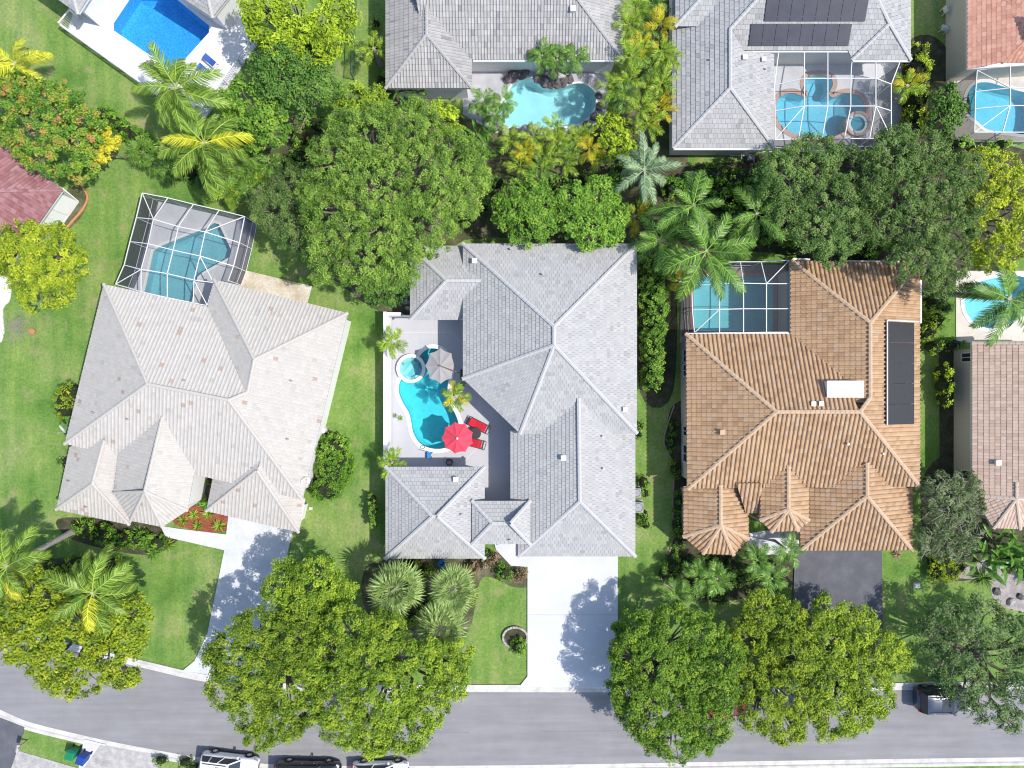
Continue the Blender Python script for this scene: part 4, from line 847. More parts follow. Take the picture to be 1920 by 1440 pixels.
# ================================================================ SOLAR
def array(name, label, pl, bl, br, tl, n, rows, mat, gap=0.03, frame=None, lift=0.14):
    a = pl.hit(*bl); b = pl.hit(*br); c = pl.hit(*tl)
    sl = Vector((pl.v.x, pl.v.y, pl.pitch)).normalized(); nrm = pl.u.cross(sl); nrm = nrm if nrm.z > 0 else -nrm
    u = pl.u if (b - a).dot(pl.u) > 0 else -pl.u
    wtot = (b - a).dot(u); htot = (c - a).dot(sl)
    t = thing(name, label, 'solar panels', a)
    for r in range(rows):
        for i in range(n):
            o = a + u * (wtot * i / n) + sl * (htot * r / rows); w = wtot / n - gap; h = htot / rows - gap
            q = [o, o + u * w, o + u * w + sl * h, o + sl * h]
            mb = MB(); lo = [p + nrm * (lift - 0.04) for p in q]; hi = [p + nrm * lift for p in q]
            mb.grid(lo + hi, [(0,3,2,1),(4,5,6,7),(0,1,5,4),(1,2,6,5),(2,3,7,6),(3,0,4,7)]); mb.build('solar_panel', M[mat], t)
    mb = MB()
    for k in (0.2, 0.8):
        for r in range(rows):
            p = a + sl * (htot * (r + k) / rows) + nrm * 0.10; mb.beam(p, p + u * wtot, 0.05, 0.05)
    for f in (0.02, 0.5, 0.98):
        p = a + u * (wtot * f); mb.beam(p + nrm * 0.05, p + nrm * 0.05 + sl * htot, 0.04, 0.06)
    mb.build('rail', M['grey_metal'], t)
    return t, u, sl, nrm, a, wtot, htot
array('solar_array', 'lower row of dark solar panels above the large pool cage', gE('M'), (1403,86), (1590,86), (1410,44), 8, 1, 'solar')
array('solar_array', 'upper row of dark solar panels at the top edge', gE('M'), (1432,40), (1621,40), (1440,-3), 8, 1, 'solar')
t, u, sl, nr, a, wt, ht = array('solar_heater', 'black rubber solar pool heater mats with white pipes on the brown roof', gC('E'), (1708,606), (1708,795), (1658,606), 5, 1, 'solar_black', 0.02, None, 0.26)
mb = MB(); mb.tube([a + sl * ht + nr * 0.24 - u * 0.1, a + sl * ht + nr * 0.24 + u * wt], [0.05]*2, 8); mb.tube([a + nr * 0.24 - u * 0.1 - sl * 0.5, a + sl * ht + nr * 0.24 - u * 0.1], [0.05]*2, 8)
mb.build('pipe', M['white'], t)
# ================================================================ WALLS, FENCES, RAILINGS
wl_t = thing('garden_wall', 'white patio wall along the left of the turquoise pool', 'wall', W(730, 735))
mb = MB()
def wallbox(mb, a, b, w, z): 
    mb.beam((a.x, a.y, z / 2), (b.x, b.y, z / 2), w, z)
wallbox(mb, W(728,588), W(728,880), 0.24, 1.45); mb.build('wall', M['wall_paint'], wl_t)
mb = MB(); wallbox(mb, W(731.5,592), W(757,592), 0.24, 1.45); mb.build('wall', M['wall_paint'], wl_t)
mb = MB(); mb.beam(W(758,594,0.03)+Vector((0,0,0.6)), W(776,594,0.03)+Vector((0,0,0.6)), 0.05, 1.2); mb.build('gate', M['white'], wl_t)
mb = MB(); mb.beam(W(733.5,596)+Vector((0,0,0.2)), W(733.5,880)+Vector((0,0,0.2)), 0.2, 0.4); mb.build('ledge', M['deck_grey'], wl_t)
def railing(label, a, b, h=1.1, z0=0.05):
    A, B = W(*a), W(*b); t = thing('railing', label, 'railing', (A + B) / 2); up = Vector((0, 0, 1))
    mb = MB(); mb.beam(A + up * h, B + up * h, 0.09, 0.06); mb.beam(A + up * (z0 + 0.12), B + up * (z0 + 0.12), 0.05, 0.05); mb.build('rail', M['white'], t)
    n = int((B - A).length / 0.15); mb = MB()
    for i in range(n + 1):
        p = A + (B - A) * (i / n); mb.beam(p + up * z0, p + up * h, 0.03, 0.03)
    tag(mb.build('balusters', M['white'], t), kind='stuff')
    mb = MB()
    for i in range(max(2, n // 12) + 1):
        p = A + (B - A) * (i / max(2, n // 12)); mb.beam(p, p + up * (h + 0.05), 0.09, 0.09)
    tag(mb.build('posts', M['white'], t), kind='stuff')
railing('short white railing beside the small pale roof corner', (170,12), (131,59), 1.35); railing('long white railing facing the left lawn', (131,61), (375,236)); railing('white railing on the tree side of the terrace', (377,235), (481,86))
def chain_fence(label, a, b, h=1.3, mat='dark_metal'):
    A, B = W(*a), W(*b); t = thing('chain_fence', label, 'fence', (A + B) / 2); up = Vector((0, 0, 1)); n = max(2, int((B - A).length / 2.6))
    mb = MB(); mb.beam(A + up * h, B + up * h, 0.045, 0.045); mb.build('rail', M[mat], t)
    for i in range(n + 1):
        p = A + (B - A) * (i / n); mb = MB(); mb.tube([p, p + up * (h + 0.06)], [0.035]*2, 6); mb.build('post', M[mat], t)
    mb = MB(); mb.face([A + up * 0.03, B + up * 0.03, B + up * h, A + up * h]); mb.build('mesh', M['fence_mesh'], t)
M['fence_mesh'] = screen_mat('chain_mesh', (0.10, 0.20, 0.18), 0.35)
chain_fence('green chain-link fence beside the lime-green tree', (671,-40), (664,150)); chain_fence('green chain-link fence left of the light grey house', (1207,232), (1206,310))
chain_fence('dark metal fence beside the cage of the brown house', (1279,535), (1279,628), 1.3)
# ================================================================ POOLSIDE FURNITURE
def local_thing(name, label, cat, loc, rz=0.0, group=None):
    t = thing(name, label, cat, loc, group, rz); ORG[t.name] = Vector((0, 0, 0)); return t
M['red_sling'] = plain('red_fabric', (0.50, 0.018, 0.035), 0.8, 0, 0.2, 0.1, 10)
M['red_canopy'] = plain('red_canopy', (0.72, 0.07, 0.11), 0.85, 0, 0.2, 0.08, 3)
M['grey_canopy'] = plain('taupe_canopy', (0.34, 0.325, 0.325), 0.85, 0, 0.2, 0.05, 3)
M['blue_sling'] = plain('blue_fabric', (0.035, 0.10, 0.38), 0.8, 0, 0.2, 0.1, 10)
M['blue_plastic'] = plain('blue_plastic', (0.03, 0.22, 0.55), 0.45)
def lounger(label, px, py, rz, sling, frame, group, z=0.05, L=1.85, wd=0.66):
    t = local_thing('sun_lounger', label, 'lounger', W(px, py) + Vector((0, 0, z)), rz, group)
    mb = MB()
    for s in (-1, 1): mb.beam((-L/2, s*wd/2, 0.30), (L/2, s*wd/2, 0.30), 0.045, 0.05)
    for x in (-L/2, L/2 - 0.25, L/2): mb.beam((x, -wd/2, 0.30), (x, wd/2, 0.30), 0.05, 0.05)
    mb.build('frame', M[frame], t)
    for x in (-L/2 + 0.2, L/2 - 0.12):
        for s in (-1, 1):
            mb = MB(); mb.beam((x, s*wd/2, 0), (x, s*wd/2, 0.3), 0.05, 0.05); mb.build('leg', M[frame], t)
    n = 9; seat = L - 0.95
    for i in range(n):
        x0 = -L/2 + 0.62 + (L - 0.92) * i / n; mb = MB(); mb.box((x0 + (L-0.92)/n/2, 0, 0.335 + 0.012*(i % 2)), ((L-0.92)/n - 0.008, wd - 0.08, 0.03)); mb.build('sling_strip', M[sling], t)
    ang = R(32); mb = MB()
    for i in range(5):
        d = 0.11 * (i + 0.5); c = Vector((-L/2 + 0.62 - math.cos(ang) * d, 0, 0.34 + math.sin(ang) * d))
        mb.box(c, (0.105, wd - 0.08, 0.035), 0, 0.5, Matrix.Rotation(ang, 3, 'Y'))
    mb.build('backrest', M[sling], t)
    return t
lounger('red sling lounger nearest the angled grey eave', 898, 797, R(-27), 'red_sling', 'dark_metal', 'red loungers by the turquoise pool')
lounger('red sling lounger half hidden under the red parasol', 889, 829.5, R(-15), 'red_sling', 'dark_metal', 'red loungers by the turquoise pool')
lounger('blue lounger nearer the terrace railing corner', 399, 119, R(-40), 'blue_sling', 'white', 'blue loungers on the white terrace', 0.06, 1.35, 0.52)
lounger('blue lounger nearer the coconut palm', 388, 136.5, R(-40), 'blue_sling', 'white', 'blue loungers on the white terrace', 0.06, 1.3, 0.52)
c = W(891.5, 811.5); t = thing('patio_table', 'round dark grey table between the two red loungers', 'table', c)
mb = MB(); mb.lathe((c.x, c.y, 0), [(0.001, 0.56), (0.44, 0.56), (0.46, 0.54), (0.44, 0.52), (0.001, 0.52)], 32); mb.build('table_top', M['dark_metal'], t)
mb = MB(); mb.tube([(c.x, c.y, 0.05), (c.x, c.y, 0.52)], [0.04]*2, 10); mb.build('pedestal', M['dark_metal'], t)
mb = MB(); mb.lathe((c.x, c.y, 0.045), [(0.28, 0), (0.28, 0.03), (0.05, 0.06), (0.001, 0.06)], 24); mb.build('base', M['dark_metal'], t)
def parasol(label, px, py, rx, ry, zr, za, mat, n=8, rot=0.0, pole=True):
    p = W(px, py, zr); t = thing('parasol', label, 'parasol', (p.x, p.y, 0))
    pts = [Vector((p.x + rx * math.cos(rot + 2*math.pi*i/n), p.y + ry * math.sin(rot + 2*math.pi*i/n), zr)) for i in range(n)]
    ap = Vector((p.x, p.y, za))
    for i in range(n):
        a, b = pts[i], pts[(i + 1) % n]; mb = MB(); m = 5
        vs_ = []
        for r in range(m + 1):
            f = r / m; sag = -0.06 * math.sin(math.pi * f)
            for k in range(m + 1):
                g = k / m; e = a.lerp(b, g); e2 = e - (e - Vector((p.x, p.y, zr))) * (0.07 * math.sin(math.pi * g)); q = ap.lerp(e2, f)
                q.z += sag * math.sin(math.pi * g) * 1.2 * f; vs_.append(q)
        mb.grid(vs_, [(r*(m+1)+k, (r+1)*(m+1)+k, (r+1)*(m+1)+k+1, r*(m+1)+k+1) for r in range(m) for k in range(m)]); mb.build('canopy_panel', M[mat], t, True)
    for i in range(n):
        mb = MB(); mb.tube([ap - Vector((0,0,0.05)), pts[i] - Vector((0,0,0.02))], [0.012]*2, 5); mb.build('rib', M['dark_metal'], t)
    mb = MB(); mb.lathe((p.x, p.y, za), [(0.10, 0.0), (0.07, 0.05), (0.02, 0.09), (0.001, 0.1)], 12); mb.build('finial', M['white'] if mat == 'red_canopy' else M[mat], t)
    if pole:
        mb = MB(); mb.tube([(p.x, p.y, 0.05), (p.x, p.y, za)], [0.025]*2, 8); mb.build('pole', M['dark_metal'], t)
        mb = MB(); mb.lathe((p.x, p.y, 0.045), [(0.25, 0), (0.25, 0.06), (0.05, 0.1), (0.03, 0.3)], 16); mb.build('base', M['dark_metal'], t)
    return t, p
parasol('red octagonal parasol at the end of the turquoise pool', 858, 821, 1.22, 1.22, 2.05, 2.6, 'red_canopy', 9, R(100))
t, p = parasol('taupe cantilever parasol shading the round spa', 826, 686, 1.16, 1.36, 2.3, 2.72, 'grey_canopy', 8, R(90), False)
b = W(873, 702); top = Vector((p.x, p.y, 2.95)); 
mb = MB(); mb.tube([(b.x, b.y, 0.05), (b.x, b.y, 2.1)], [0.045]*2, 8); mb.build('mast', M['wood_brown'], t)
mb = MB(); mb.tube([(b.x, b.y, 2.05), (b.x - 0.5, b.y + 0.15, 2.8), top + Vector((0.02, 0, 0))], [0.035]*3, 8); mb.tube([top, (p.x, p.y, 2.7)], [0.03]*2, 8); mb.build('arm', M['wood_brown'], t)
mb = MB(); mb.box((b.x, b.y, 0.09), (0.8, 0.8, 0.1)); mb.build('base', M['dark_metal'], t)
# pool caddy, net, hose, stool and other small things
c = W(804.5, 853); t = thing('pool_cleaner', 'small blue pool cleaner parked at the end of the turquoise pool', 'pool cleaner', c)
mb = MB(); mb.box((c.x, c.y, 0.19), (0.34, 0.46, 0.2)); mb.box((c.x, c.y - 0.02, 0.32), (0.26, 0.34, 0.08)); mb.build('housing', M['blue_plastic'], t)
for sx in (-1, 1):
    for sy in (-1, 1):
        mb = MB(); mb.tube([(c.x + sx*0.15, c.y + sy*0.17, 0.12), (c.x + sx*0.21, c.y + sy*0.17, 0.12)], [0.075]*2, 12); mb.build('wheel', M['black'], t)
mb = MB(); mb.tube([(c.x-0.1, c.y+0.2, 0.3), (c.x, c.y+0.32, 0.42), (c.x+0.1, c.y+0.2, 0.3)], [0.015]*3, 6); mb.build('handle', M['white'], t)
a, b = W(786, 842.5), W(812, 848.5); t = thing('leaf_net', 'thin pole with leaf net lying across the pool end', 'pool net', (a+b)/2)
mb = MB(); mb.tube([a + Vector((0,0,0.11)), b + Vector((0,0,0.11))], [0.016]*2, 6); mb.build('pole', M['dark_metal'], t)
mb = MB(); ring = [W(793, 838) + Vector((0.17*math.cos(k*math.pi/6), 0.13*math.sin(k*math.pi/6), 0.12)) for k in range(13)]; mb.tube(ring, [0.014]*13, 5); mb.build('hoop', M['dark_metal'], t)
c = W(843, 866); t = thing('garden_hose', 'black coiled garden hose on its stand below the patio eave', 'hose', c)
mb = MB()
for j in range(4):
    ring = [c + Vector((0.24*math.cos(k*math.pi/8), 0.24*math.sin(k*math.pi/8), 0.08 + 0.045*j)) for k in range(17)]; mb.tube(ring, [0.025]*17, 5)
mb.build('coil', M['black'], t)
mb = MB(); ring = [c + Vector((0.16*math.cos(k*math.pi/8), 0.2 + 0.1*math.sin(k*math.pi/8), 0.45 + 0.2*math.sin(k*math.pi/8))) for k in range(17)]; mb.tube(ring, [0.016]*17, 5)
for s in (-1, 1): mb.tube([c + Vector((s*0.16, 0.1, 0.05)), c + Vector((s*0.16, 0.2, 0.5))], [0.018]*2, 5)
mb.build('stand', M['dark_metal'], t)
M['ac'] = plain('ac_casing', (0.24, 0.25, 0.26), 0.5, 0.2)
def ac_unit(label, px, py, s=0.8, z=0.8, rz=0.0):
    t = local_thing('air_conditioner', label, 'air conditioner', W(px, py), rz)
    mb = MB(); mb.box((0, 0, z/2 + 0.06), (s, s, z)); mb.build('casing', M['ac'], t)
    mb = MB(); mb.box((0, 0, 0.03), (s + 0.15, s + 0.15, 0.06)); mb.build('pad', M['kerb'], t)
    mb = MB(); mb.lathe((0, 0, z + 0.06), [(s*0.42, 0.0), (s*0.42, 0.02), (s*0.38, 0.02), (s*0.38, -0.01), (0.001, -0.01)], 24); mb.build('fan_well', M['black'], t)
    mb = MB()
    for k in range(4):
        d = Vector((math.cos(k*math.pi/2 + 0.3), math.sin(k*math.pi/2 + 0.3), 0)); mb.beam(d*0.05 + Vector((0,0,z+0.07)), d*s*0.36 + Vector((0,0,z+0.07)), 0.11, 0.012)
    mb.build('fan', M['ac'], t)
    mb = MB()
    for r in (0.15, 0.25, 0.36): mb.lathe((0, 0, z + 0.085), [(s*r, 0), (s*(r + 0.012), 0)], 20)
    mb.build('grille', M['white'], t)
ac_unit('air conditioner with dark fan beside the slate-grey house, lower one', 1193, 948); ac_unit('air conditioner half under the slate-grey eave, upper one', 1190, 921, 0.7)
ac_unit('air conditioner between the pale house and the big rounded shrub', 594, 864, 0.8, 0.7, R(-13))
def dish(label, px, py, z, face, pl_z):
    p = W(px, py, z); t = thing('satellite_dish', label, 'satellite dish', (p.x, p.y, z))
    d = Vector(face).normalized(); x = d.orthogonal().normalized(); y = d.cross(x); mb = MB(); vs_ = [p]
    for r in (0.5, 1.0):
        for k in range(16):
            a_ = 2*math.pi*k/16; vs_.append(p + (x*math.cos(a_) + y*math.sin(a_)) * 0.36 * r + d * (0.09 * r * r))
    f = [(0, 1 + k, 1 + (k + 1) % 16) for k in range(16)] + [(1 + k, 17 + k, 17 + (k+1) % 16, 1 + (k+1) % 16) for k in range(16)]
    mb.grid(vs_, f); mb.build('reflector', M['white'], t, True)
    mb = MB(); mb.tube([p - y*0.3 + d*0.05, p + d*0.42 - y*0.12], [0.015]*2, 5); mb.box(p + d*0.44 - y*0.12, (0.08, 0.08, 0.08)); mb.build('arm', M['grey_metal'], t)
    mb = MB(); mb.tube([p, (p.x + 0.05, p.y, pl_z)], [0.03]*2, 6); mb.build('mast', M['grey_metal'], t)
dish('white satellite dish on the lower right eave of the pale house', 572, 902, 3.4, (0.55, -0.35, 0.7), 2.6); dish('white satellite dish at the left eave of the pale house', 119, 803, 3.3, (-0.5, -0.5, 0.6), 2.6)
c = W(607, 806); t = thing('water_tank', 'round white tank beside the right wall of the pale house', 'tank', c)
mb = MB(); mb.lathe((c.x, c.y, 0), [(0.30, 0), (0.30, 0.6), (0.27, 0.66), (0.24, 0.66)], 20); mb.build('barrel', M['white'], t)
mb = MB(); mb.lathe((c.x, c.y, 0.64), [(0.24, 0.0), (0.1, 0.03), (0.001, 0.04)], 20); mb.build('lid', M['deck_pale'], t)
for lab, x, y, s, mt in (('square grey drain box in the lawn by the pale house', 583, 953, 0.28, 'kerb'), ('pale utility box lid in the front lawn beside the asphalt drive', 1718, 1097, 0.5, 'deck_pale')):
    c = W(x, y); t = thing('utility_box', lab, 'utility box', c); mb = MB(); mb.box((c.x, c.y, 0.05), (s, s * 0.85, 0.1)); mb.build('box', M[mt], t); mb = MB(); mb.box((c.x, c.y, 0.11), (s * 0.8, s * 0.65, 0.02)); mb.build('lid', M['kerb'], t)
# raised planter of timber planks
cs = [W(549,222), W(576,224), W(559,266), W(539,261)]; cc = sum(cs, Vector()) / 4; t = thing('raised_planter', 'weathered timber raised garden bed below the trees', 'planter', cc)
for i in range(4):
    a, b = cs[i], cs[(i + 1) % 4]
    for j in range(2):
        mb = MB(); mb.beam(a + Vector((0,0,0.12 + 0.2*j)), b + Vector((0,0,0.12 + 0.2*j)), 0.12, 0.19); mb.build('plank', M['wood'], t)
mb = MB(); mb.face([q + Vector((0,0,0.26)) for q in cs][::-1]); mb.build('soil', M['soil'], t)
# garden edging, pot, cut branches
def edging(label, px, mat, w=0.14, h=0.12):
    pts = [Vector((*q, h/2)) for q in px_poly(smooth_poly(px, 6, False))]; mb = MB()
    for a, b in zip(pts[:-1], pts[1:]): mb.beam(a, b, w, h)
    return tag(mb.build('garden_edging', M[mat], org=pts[len(pts)//2] * 1.0), label, 'edging')
edging('curved terracotta garden edging by the maroon-roofed house', [(125,332),(150,345),(165,368),(158,390),(140,412),(122,432)], 'terracotta')
edging('brown edging of the narrow bed along the brown house', [(1264,760),(1250,800),(1245,832),(1262,870),(1263,900),(1261,960),(1264,1000),(1252,1045),(1240,1085),(1262,1105)], 'wood', 0.1, 0.08)
c = W(65, 622); t = thing('plant_pot', 'terracotta pot beside the cut branches on the left lawn', 'pot', c)
mb = MB(); mb.lathe((c.x, c.y, 0), [(0.15, 0), (0.22, 0.3), (0.24, 0.3), (0.24, 0.36), (0.2, 0.36), (0.18, 0.25), (0.001, 0.25)], 16); mb.build('pot', M['terracotta'], t)
rg = random.Random(3); c = W(38, 612); mb = MB()
for i in range(120):
    x = c + Vector((rg.gauss(0, 0.55), rg.gauss(0, 0.5), 0.05 + rg.random()*0.35)); a_ = rg.random()*6.28; l = 0.3 + rg.random()*0.6
    mb.tube([x, x + Vector((math.cos(a_)*l, math.sin(a_)*l, rg.uniform(-0.05, 0.25)))], [0.014, 0.006], 4, cap=False)
o = tag(mb.build('cut_branches', M['bark_pale'], org=c), 'pile of grey cut branches on the left lawn', 'branches', kind='stuff')
# ================================================================ STREET FURNITURE AND CARS
def bin_(label, px, py, rz, colr):
    t = local_thing('wheelie_bin', label, 'bin', W(px, py), rz); m = plain('bin_plastic', colr, 0.5)
    mb = MB(); b0, t0 = 0.25, 0.31; v = []
    for z, s in ((0.06, b0), (0.95, t0)):
        v += [(-s*1.1, -s, z), (s*1.1, -s, z), (s*1.1, s, z), (-s*1.1, s, z)]
    mb.grid(v, [(3,2,1,0),(4,5,6,7),(0,1,5,4),(1,2,6,5),(2,3,7,6),(3,0,4,7)]); mb.build('body', m, t)
    mb = MB(); v = [(-0.37,-0.34,0.96),(0.36,-0.34,0.96),(0.36,0.34,0.96),(-0.37,0.34,0.96),(-0.30,-0.27,1.07),(0.26,-0.27,1.04),(0.26,0.27,1.04),(-0.30,0.27,1.07)]
    mb.grid(v, [(3,2,1,0),(4,5,6,7),(0,1,5,4),(1,2,6,5),(2,3,7,6),(3,0,4,7)]); mb.build('lid', m, t)
    mb = MB(); mb.tube([(-0.42,-0.25,0.98),(-0.42,0.25,0.98)], [0.02]*2, 6); mb.build('handle', m, t)
    for s in (-1, 1):
        mb = MB(); mb.tube([(-0.30, s*0.26, 0.12), (-0.30, s*0.33, 0.12)], [0.12]*2, 14); mb.build('wheel', M['black'], t)
bin_('green wheelie bin on the kerbside grass', 145, 1405, R(-105), (0.01, 0.20, 0.10)); bin_('blue wheelie bin next to the green one', 165, 1414, R(-110), (0.015, 0.06, 0.28))
c = W(829, 1054); t = thing('recycling_tub', 'small blue tub among the shrubs under the front eave', 'tub', c)
mb = MB(); mb.lathe((c.x, c.y, 0), [(0.001, 0.0), (0.2, 0), (0.26, 0.42), (0.28, 0.42), (0.28, 0.45), (0.24, 0.45), (0.19, 0.1), (0.001, 0.1)], 18); mb.build('tub', M['blue_plastic'], t)
c = W(53, 1388); t = thing('mailbox', 'mailbox on a post at the corner of the dark driveway', 'mailbox', c)
mb = MB(); mb.beam((c.x, c.y, 0), (c.x, c.y, 1.05), 0.1, 0.1); mb.build('post', M['wood'], t)
mb = MB(); mb.tube([(c.x - 0.06, c.y - 0.28, 1.16), (c.x + 0.06, c.y + 0.28, 1.16)], [0.13]*2, 12); mb.build('box', M['grey_metal'], t)
mb = MB(); mb.box((c.x + 0.15, c.y + 0.05, 1.26), (0.02, 0.05, 0.2)); mb.build('flag', M['red_sling'], t)
c = W(561, 1373); t = thing('manhole_cover', 'dark round manhole cover in the road below the street trees', 'manhole', c)
mb = MB(); mb.lathe((c.x, c.y, 0.008), [(0.36, 0.0), (0.36, 0.012), (0.30, 0.012)], 24); mb.build('ring', M['grey_metal'], t)
mb = MB(); mb.lathe((c.x, c.y, 0.008), [(0.30, 0.008), (0.001, 0.008)], 24); mb.build('lid', M['dark_metal'], t)
def car(label, cat, px, py, rz, colr, kind='suv', L=4.7, wd=1.9, h=1.72, z=0.02):
    t = local_thing('parked_car' if kind != 'pickup' else 'pickup_truck', label, cat, W(px, py) + Vector((0, 0, z)), rz)
    paint = plain('car_paint', colr, 0.25, 0.15 if max(colr) < 0.5 else 0.0, 0.5, coat=0.8)
    w = wd / 2; k = L / 4.7; belt = 1.06 if kind != 'hatch' else 0.95; hood = belt - 0.06
    st_ = [(-2.35,.76,belt-.22),(-2.31,.90,belt-.06),(-2.1,.985,belt),(-1.3,1,belt+.01),(0.0,1,belt),(0.9,1,hood),(1.7,.985,hood-.06),(2.1,.93,hood-.12),(2.28,.84,hood-.2),(2.35,.72,hood-.33)]
    if kind == 'pickup': st_ = [(-2.35,.93,1.1),(-2.32,.97,1.14),(-2.0,1,1.15),(-0.6,1,1.15),(0.0,1,1.1),(0.9,1,1.08),(1.8,.985,1.03),(2.15,.94,.99),(2.3,.88,.9),(2.35,.78,.75)]
    mb = MB(); n = 0
    for (x, s, zt) in st_:
        hw = w * s; pr = [(hw*.90, .24), (hw*.985, .34), (hw, .55), (hw*.985, zt-.20), (hw*.95, zt-.07), (hw*.86, zt), (hw*.4, zt+.035), (0, zt+.04)]
        ring = [(y, z_) for y, z_ in pr] + [(-y, z_) for y, z_ in pr[-2::-1]]; n = len(ring)
        mb.v += [(x*k, y, z_) for y, z_ in ring]
    for i in range(len(st_) - 1):
        for j in range(n - 1): mb.f.append([i*n+j, i*n+j+1, (i+1)*n+j+1, (i+1)*n+j][::-1]); mb.t.append(0.5)
        mb.f.append([i*n+n-1, i*n, (i+1)*n, (i+1)*n+n-1][::-1]); mb.t.append(0.5)
    mb.f.append(list(range(n))); mb.t.append(0.5); mb.f.append(list(range((len(st_)-1)*n, len(st_)*n))[::-1]); mb.t.append(0.5)
    mb.build('body', paint, t, True)
    # cabin
    r0, f0, r1, f1 = {'suv': (-2.2, 1.0, -1.95, 0.25), 'hatch': (-2.1, 1.15, -1.5, 0.2), 'pickup': (-0.55, 1.05, -0.35, 0.4)}[kind]
    zb = belt + 0.0 if kind != 'pickup' else 1.12; bw, tw = w*.90, w*.78
    B = [(r0*k,-bw,zb),(f0*k,-bw,zb),(f0*k,bw,zb),(r0*k,bw,zb)]; T = [(r1*k,-tw,h-.05),(f1*k,-tw,h-.05),(f1*k,tw,h-.05),(r1*k,tw,h-.05)]
    for nm, (i, j) in (('side_window',(0,1)),('windscreen',(1,2)),('side_window',(2,3)),('rear_window',(3,0))):
        g = MB(); g.face([B[i],B[j],T[j],T[i]]); g.build(nm, M['glass'], t)
    mb = MB(); m = 8; vs_ = []
    for a in range(m + 1):
        for b_ in range(m + 1):
            fx, fy = a/m, b_/m*2-1; x = (r1-0.04) + ((f1+0.05)-(r1-0.04))*fx
            zz = h - 0.05 + 0.06*(1-abs(fy)**3)*(1-abs(2*fx-1)**4) ; vs_.append((x*k, fy*tw*1.02, zz))
    mb.grid(vs_, [(a*(m+1)+b_, (a+1)*(m+1)+b_, (a+1)*(m+1)+b_+1, a*(m+1)+b_+1) for a in range(m) for b_ in range(m)]); mb.build('roof', paint, t, True)
    mb = MB()
    for i in range(4): mb = MB(); mb.beam(B[i], T[i], 0.09, 0.07); mb.build('pillar', paint, t)
    for fx in ((0.42, 0.74) if kind == 'suv' else (0.5,)):
        for s in (0, 1):
            a = Vector(B[0 if s == 0 else 3]).lerp(Vector(B[1 if s == 0 else 2]), 1 - fx); b_ = Vector(T[0 if s == 0 else 3]).lerp(Vector(T[1 if s == 0 else 2]), 1 - fx); mb = MB(); mb.beam(a, b_, 0.07, 0.05); mb.build('pillar', paint, t)
    if kind == 'suv':
        for s in (-1, 1):
            mb = MB(); mb.tube([((r1+.15)*k, s*tw*.86, h+.03), ((f1-.15)*k, s*tw*.86, h+.03)], [0.025]*2, 6); mb.build('roof_rail', M['dark_metal'], t)
        mb = MB(); mb.box(((f1-0.65)*k, 0, h+.014), (0.62, tw*1.25, 0.012)); mb.build('sunroof', M['glass'], t)
    if kind == 'pickup':
        mb = MB(); mb.box((-1.45*k, 0, 1.19), (1.62*k, w*1.72, 0.05)); mb.build('bed_cover', M['black'], t)
        for q in range(3):
            mb = MB(); mb.beam(((-2.15 + 0.5*q)*k, -w*.8, 1.225), ((-2.15 + 0.5*q)*k, w*.8, 1.225), 0.03, 0.02); mb.build('cover_rib', M['dark_metal'], t)
    for x in (-1.42, 1.42):
        for s in (-1, 1):
            mb = MB(); c_ = (x*k, s*(w-.10), 0.34); prof = [(0.20,-.11),(0.31,-.11),(0.345,-.07),(0.345,.07),(0.31,.11),(0.20,.11)]; nn = 20
            for r_, y_ in prof:
                for q in range(nn): a_ = 2*math.pi*q/nn; mb.v.append((c_[0]+r_*math.cos(a_), c_[1]+y_*s, c_[2]+r_*math.sin(a_)))
            for i in range(5):
                for q in range(nn): mb.f.append([i*nn+q, i*nn+(q+1)%nn, (i+1)*nn+(q+1)%nn, (i+1)*nn+q]); mb.t.append(.5)
            wh = mb.build('wheel', M['black'], t)
            mb = MB()
            for q in range(6):
                a_ = 2*math.pi*q/6; mb.beam((c_[0], c_[1]+s*.10, c_[2]), (c_[0]+.21*math.cos(a_), c_[1]+s*.09, c_[2]+.21*math.sin(a_)), .07, .03, up=Vector((0,1,0)))
            mb.tube([(c_[0], c_[1]+s*.02, c_[2]), (c_[0], c_[1]+s*.04, c_[2])], [0.2]*2, nn); mb.build('rim', M['chrome'], wh)
            ar = MB(); ring = [(c_[0]+.40*math.cos(a_), s*(w-.005), c_[2]+.40*math.sin(a_)) for a_ in np.linspace(-.15, math.pi+.15, 12)]
            ar.tube(ring, [0.03]*12, 5); ar.build('wheel_arch', M['black'], t)
    M.setdefault('headlight', plain('headlight', (0.75, 0.76, 0.78), 0.15, 0.3, 0.6)); M.setdefault('taillight', plain('taillight', (0.35, 0.01, 0.015), 0.25))
    for s in (-1, 1):
        mb = MB(); mb.box((2.14*k, s*w*.74, hood-.20), (0.26, 0.30, 0.12), s*-0.35); mb.build('headlight', M['headlight'], t)
        mb = MB(); mb.box((-2.26*k, s*w*.80, belt-.12), (0.14, 0.20, 0.22)); mb.build('taillight', M['taillight'], t)
        mb = MB(); mb.box((0.78*k, s*(w+.09), belt+.06), (0.13, 0.20, 0.13)); mb.beam((0.8*k, s*(w-.08), belt), (0.78*k, s*(w+.06), belt+.04), .05, .05); mb.build('wing_mirror', paint, t)
        for x in (-0.35, 0.5):
            mb = MB(); mb.box((x*k, s*(w+.004), belt-.2), (0.16, 0.025, 0.03)); mb.build('door_handle', M['chrome'], t)
        mb = MB(); mb.beam((-1.0*k, s*(w+.002), .33), (1.0*k, s*(w+.002), .33), .03, .14); mb.build('sill', M['black'], t)
    mb = MB(); mb.beam((0.95*k, -w*.7, hood+.035), (0.95*k, w*.7, hood+.035), 0.08, 0.03); mb.build('wiper_cowl', M['black'], t)
    mb = MB(); mb.box((2.33*k, 0, .52), (0.06, w*1.0, 0.22)); mb.build('grille', M['black'], t)
    return t
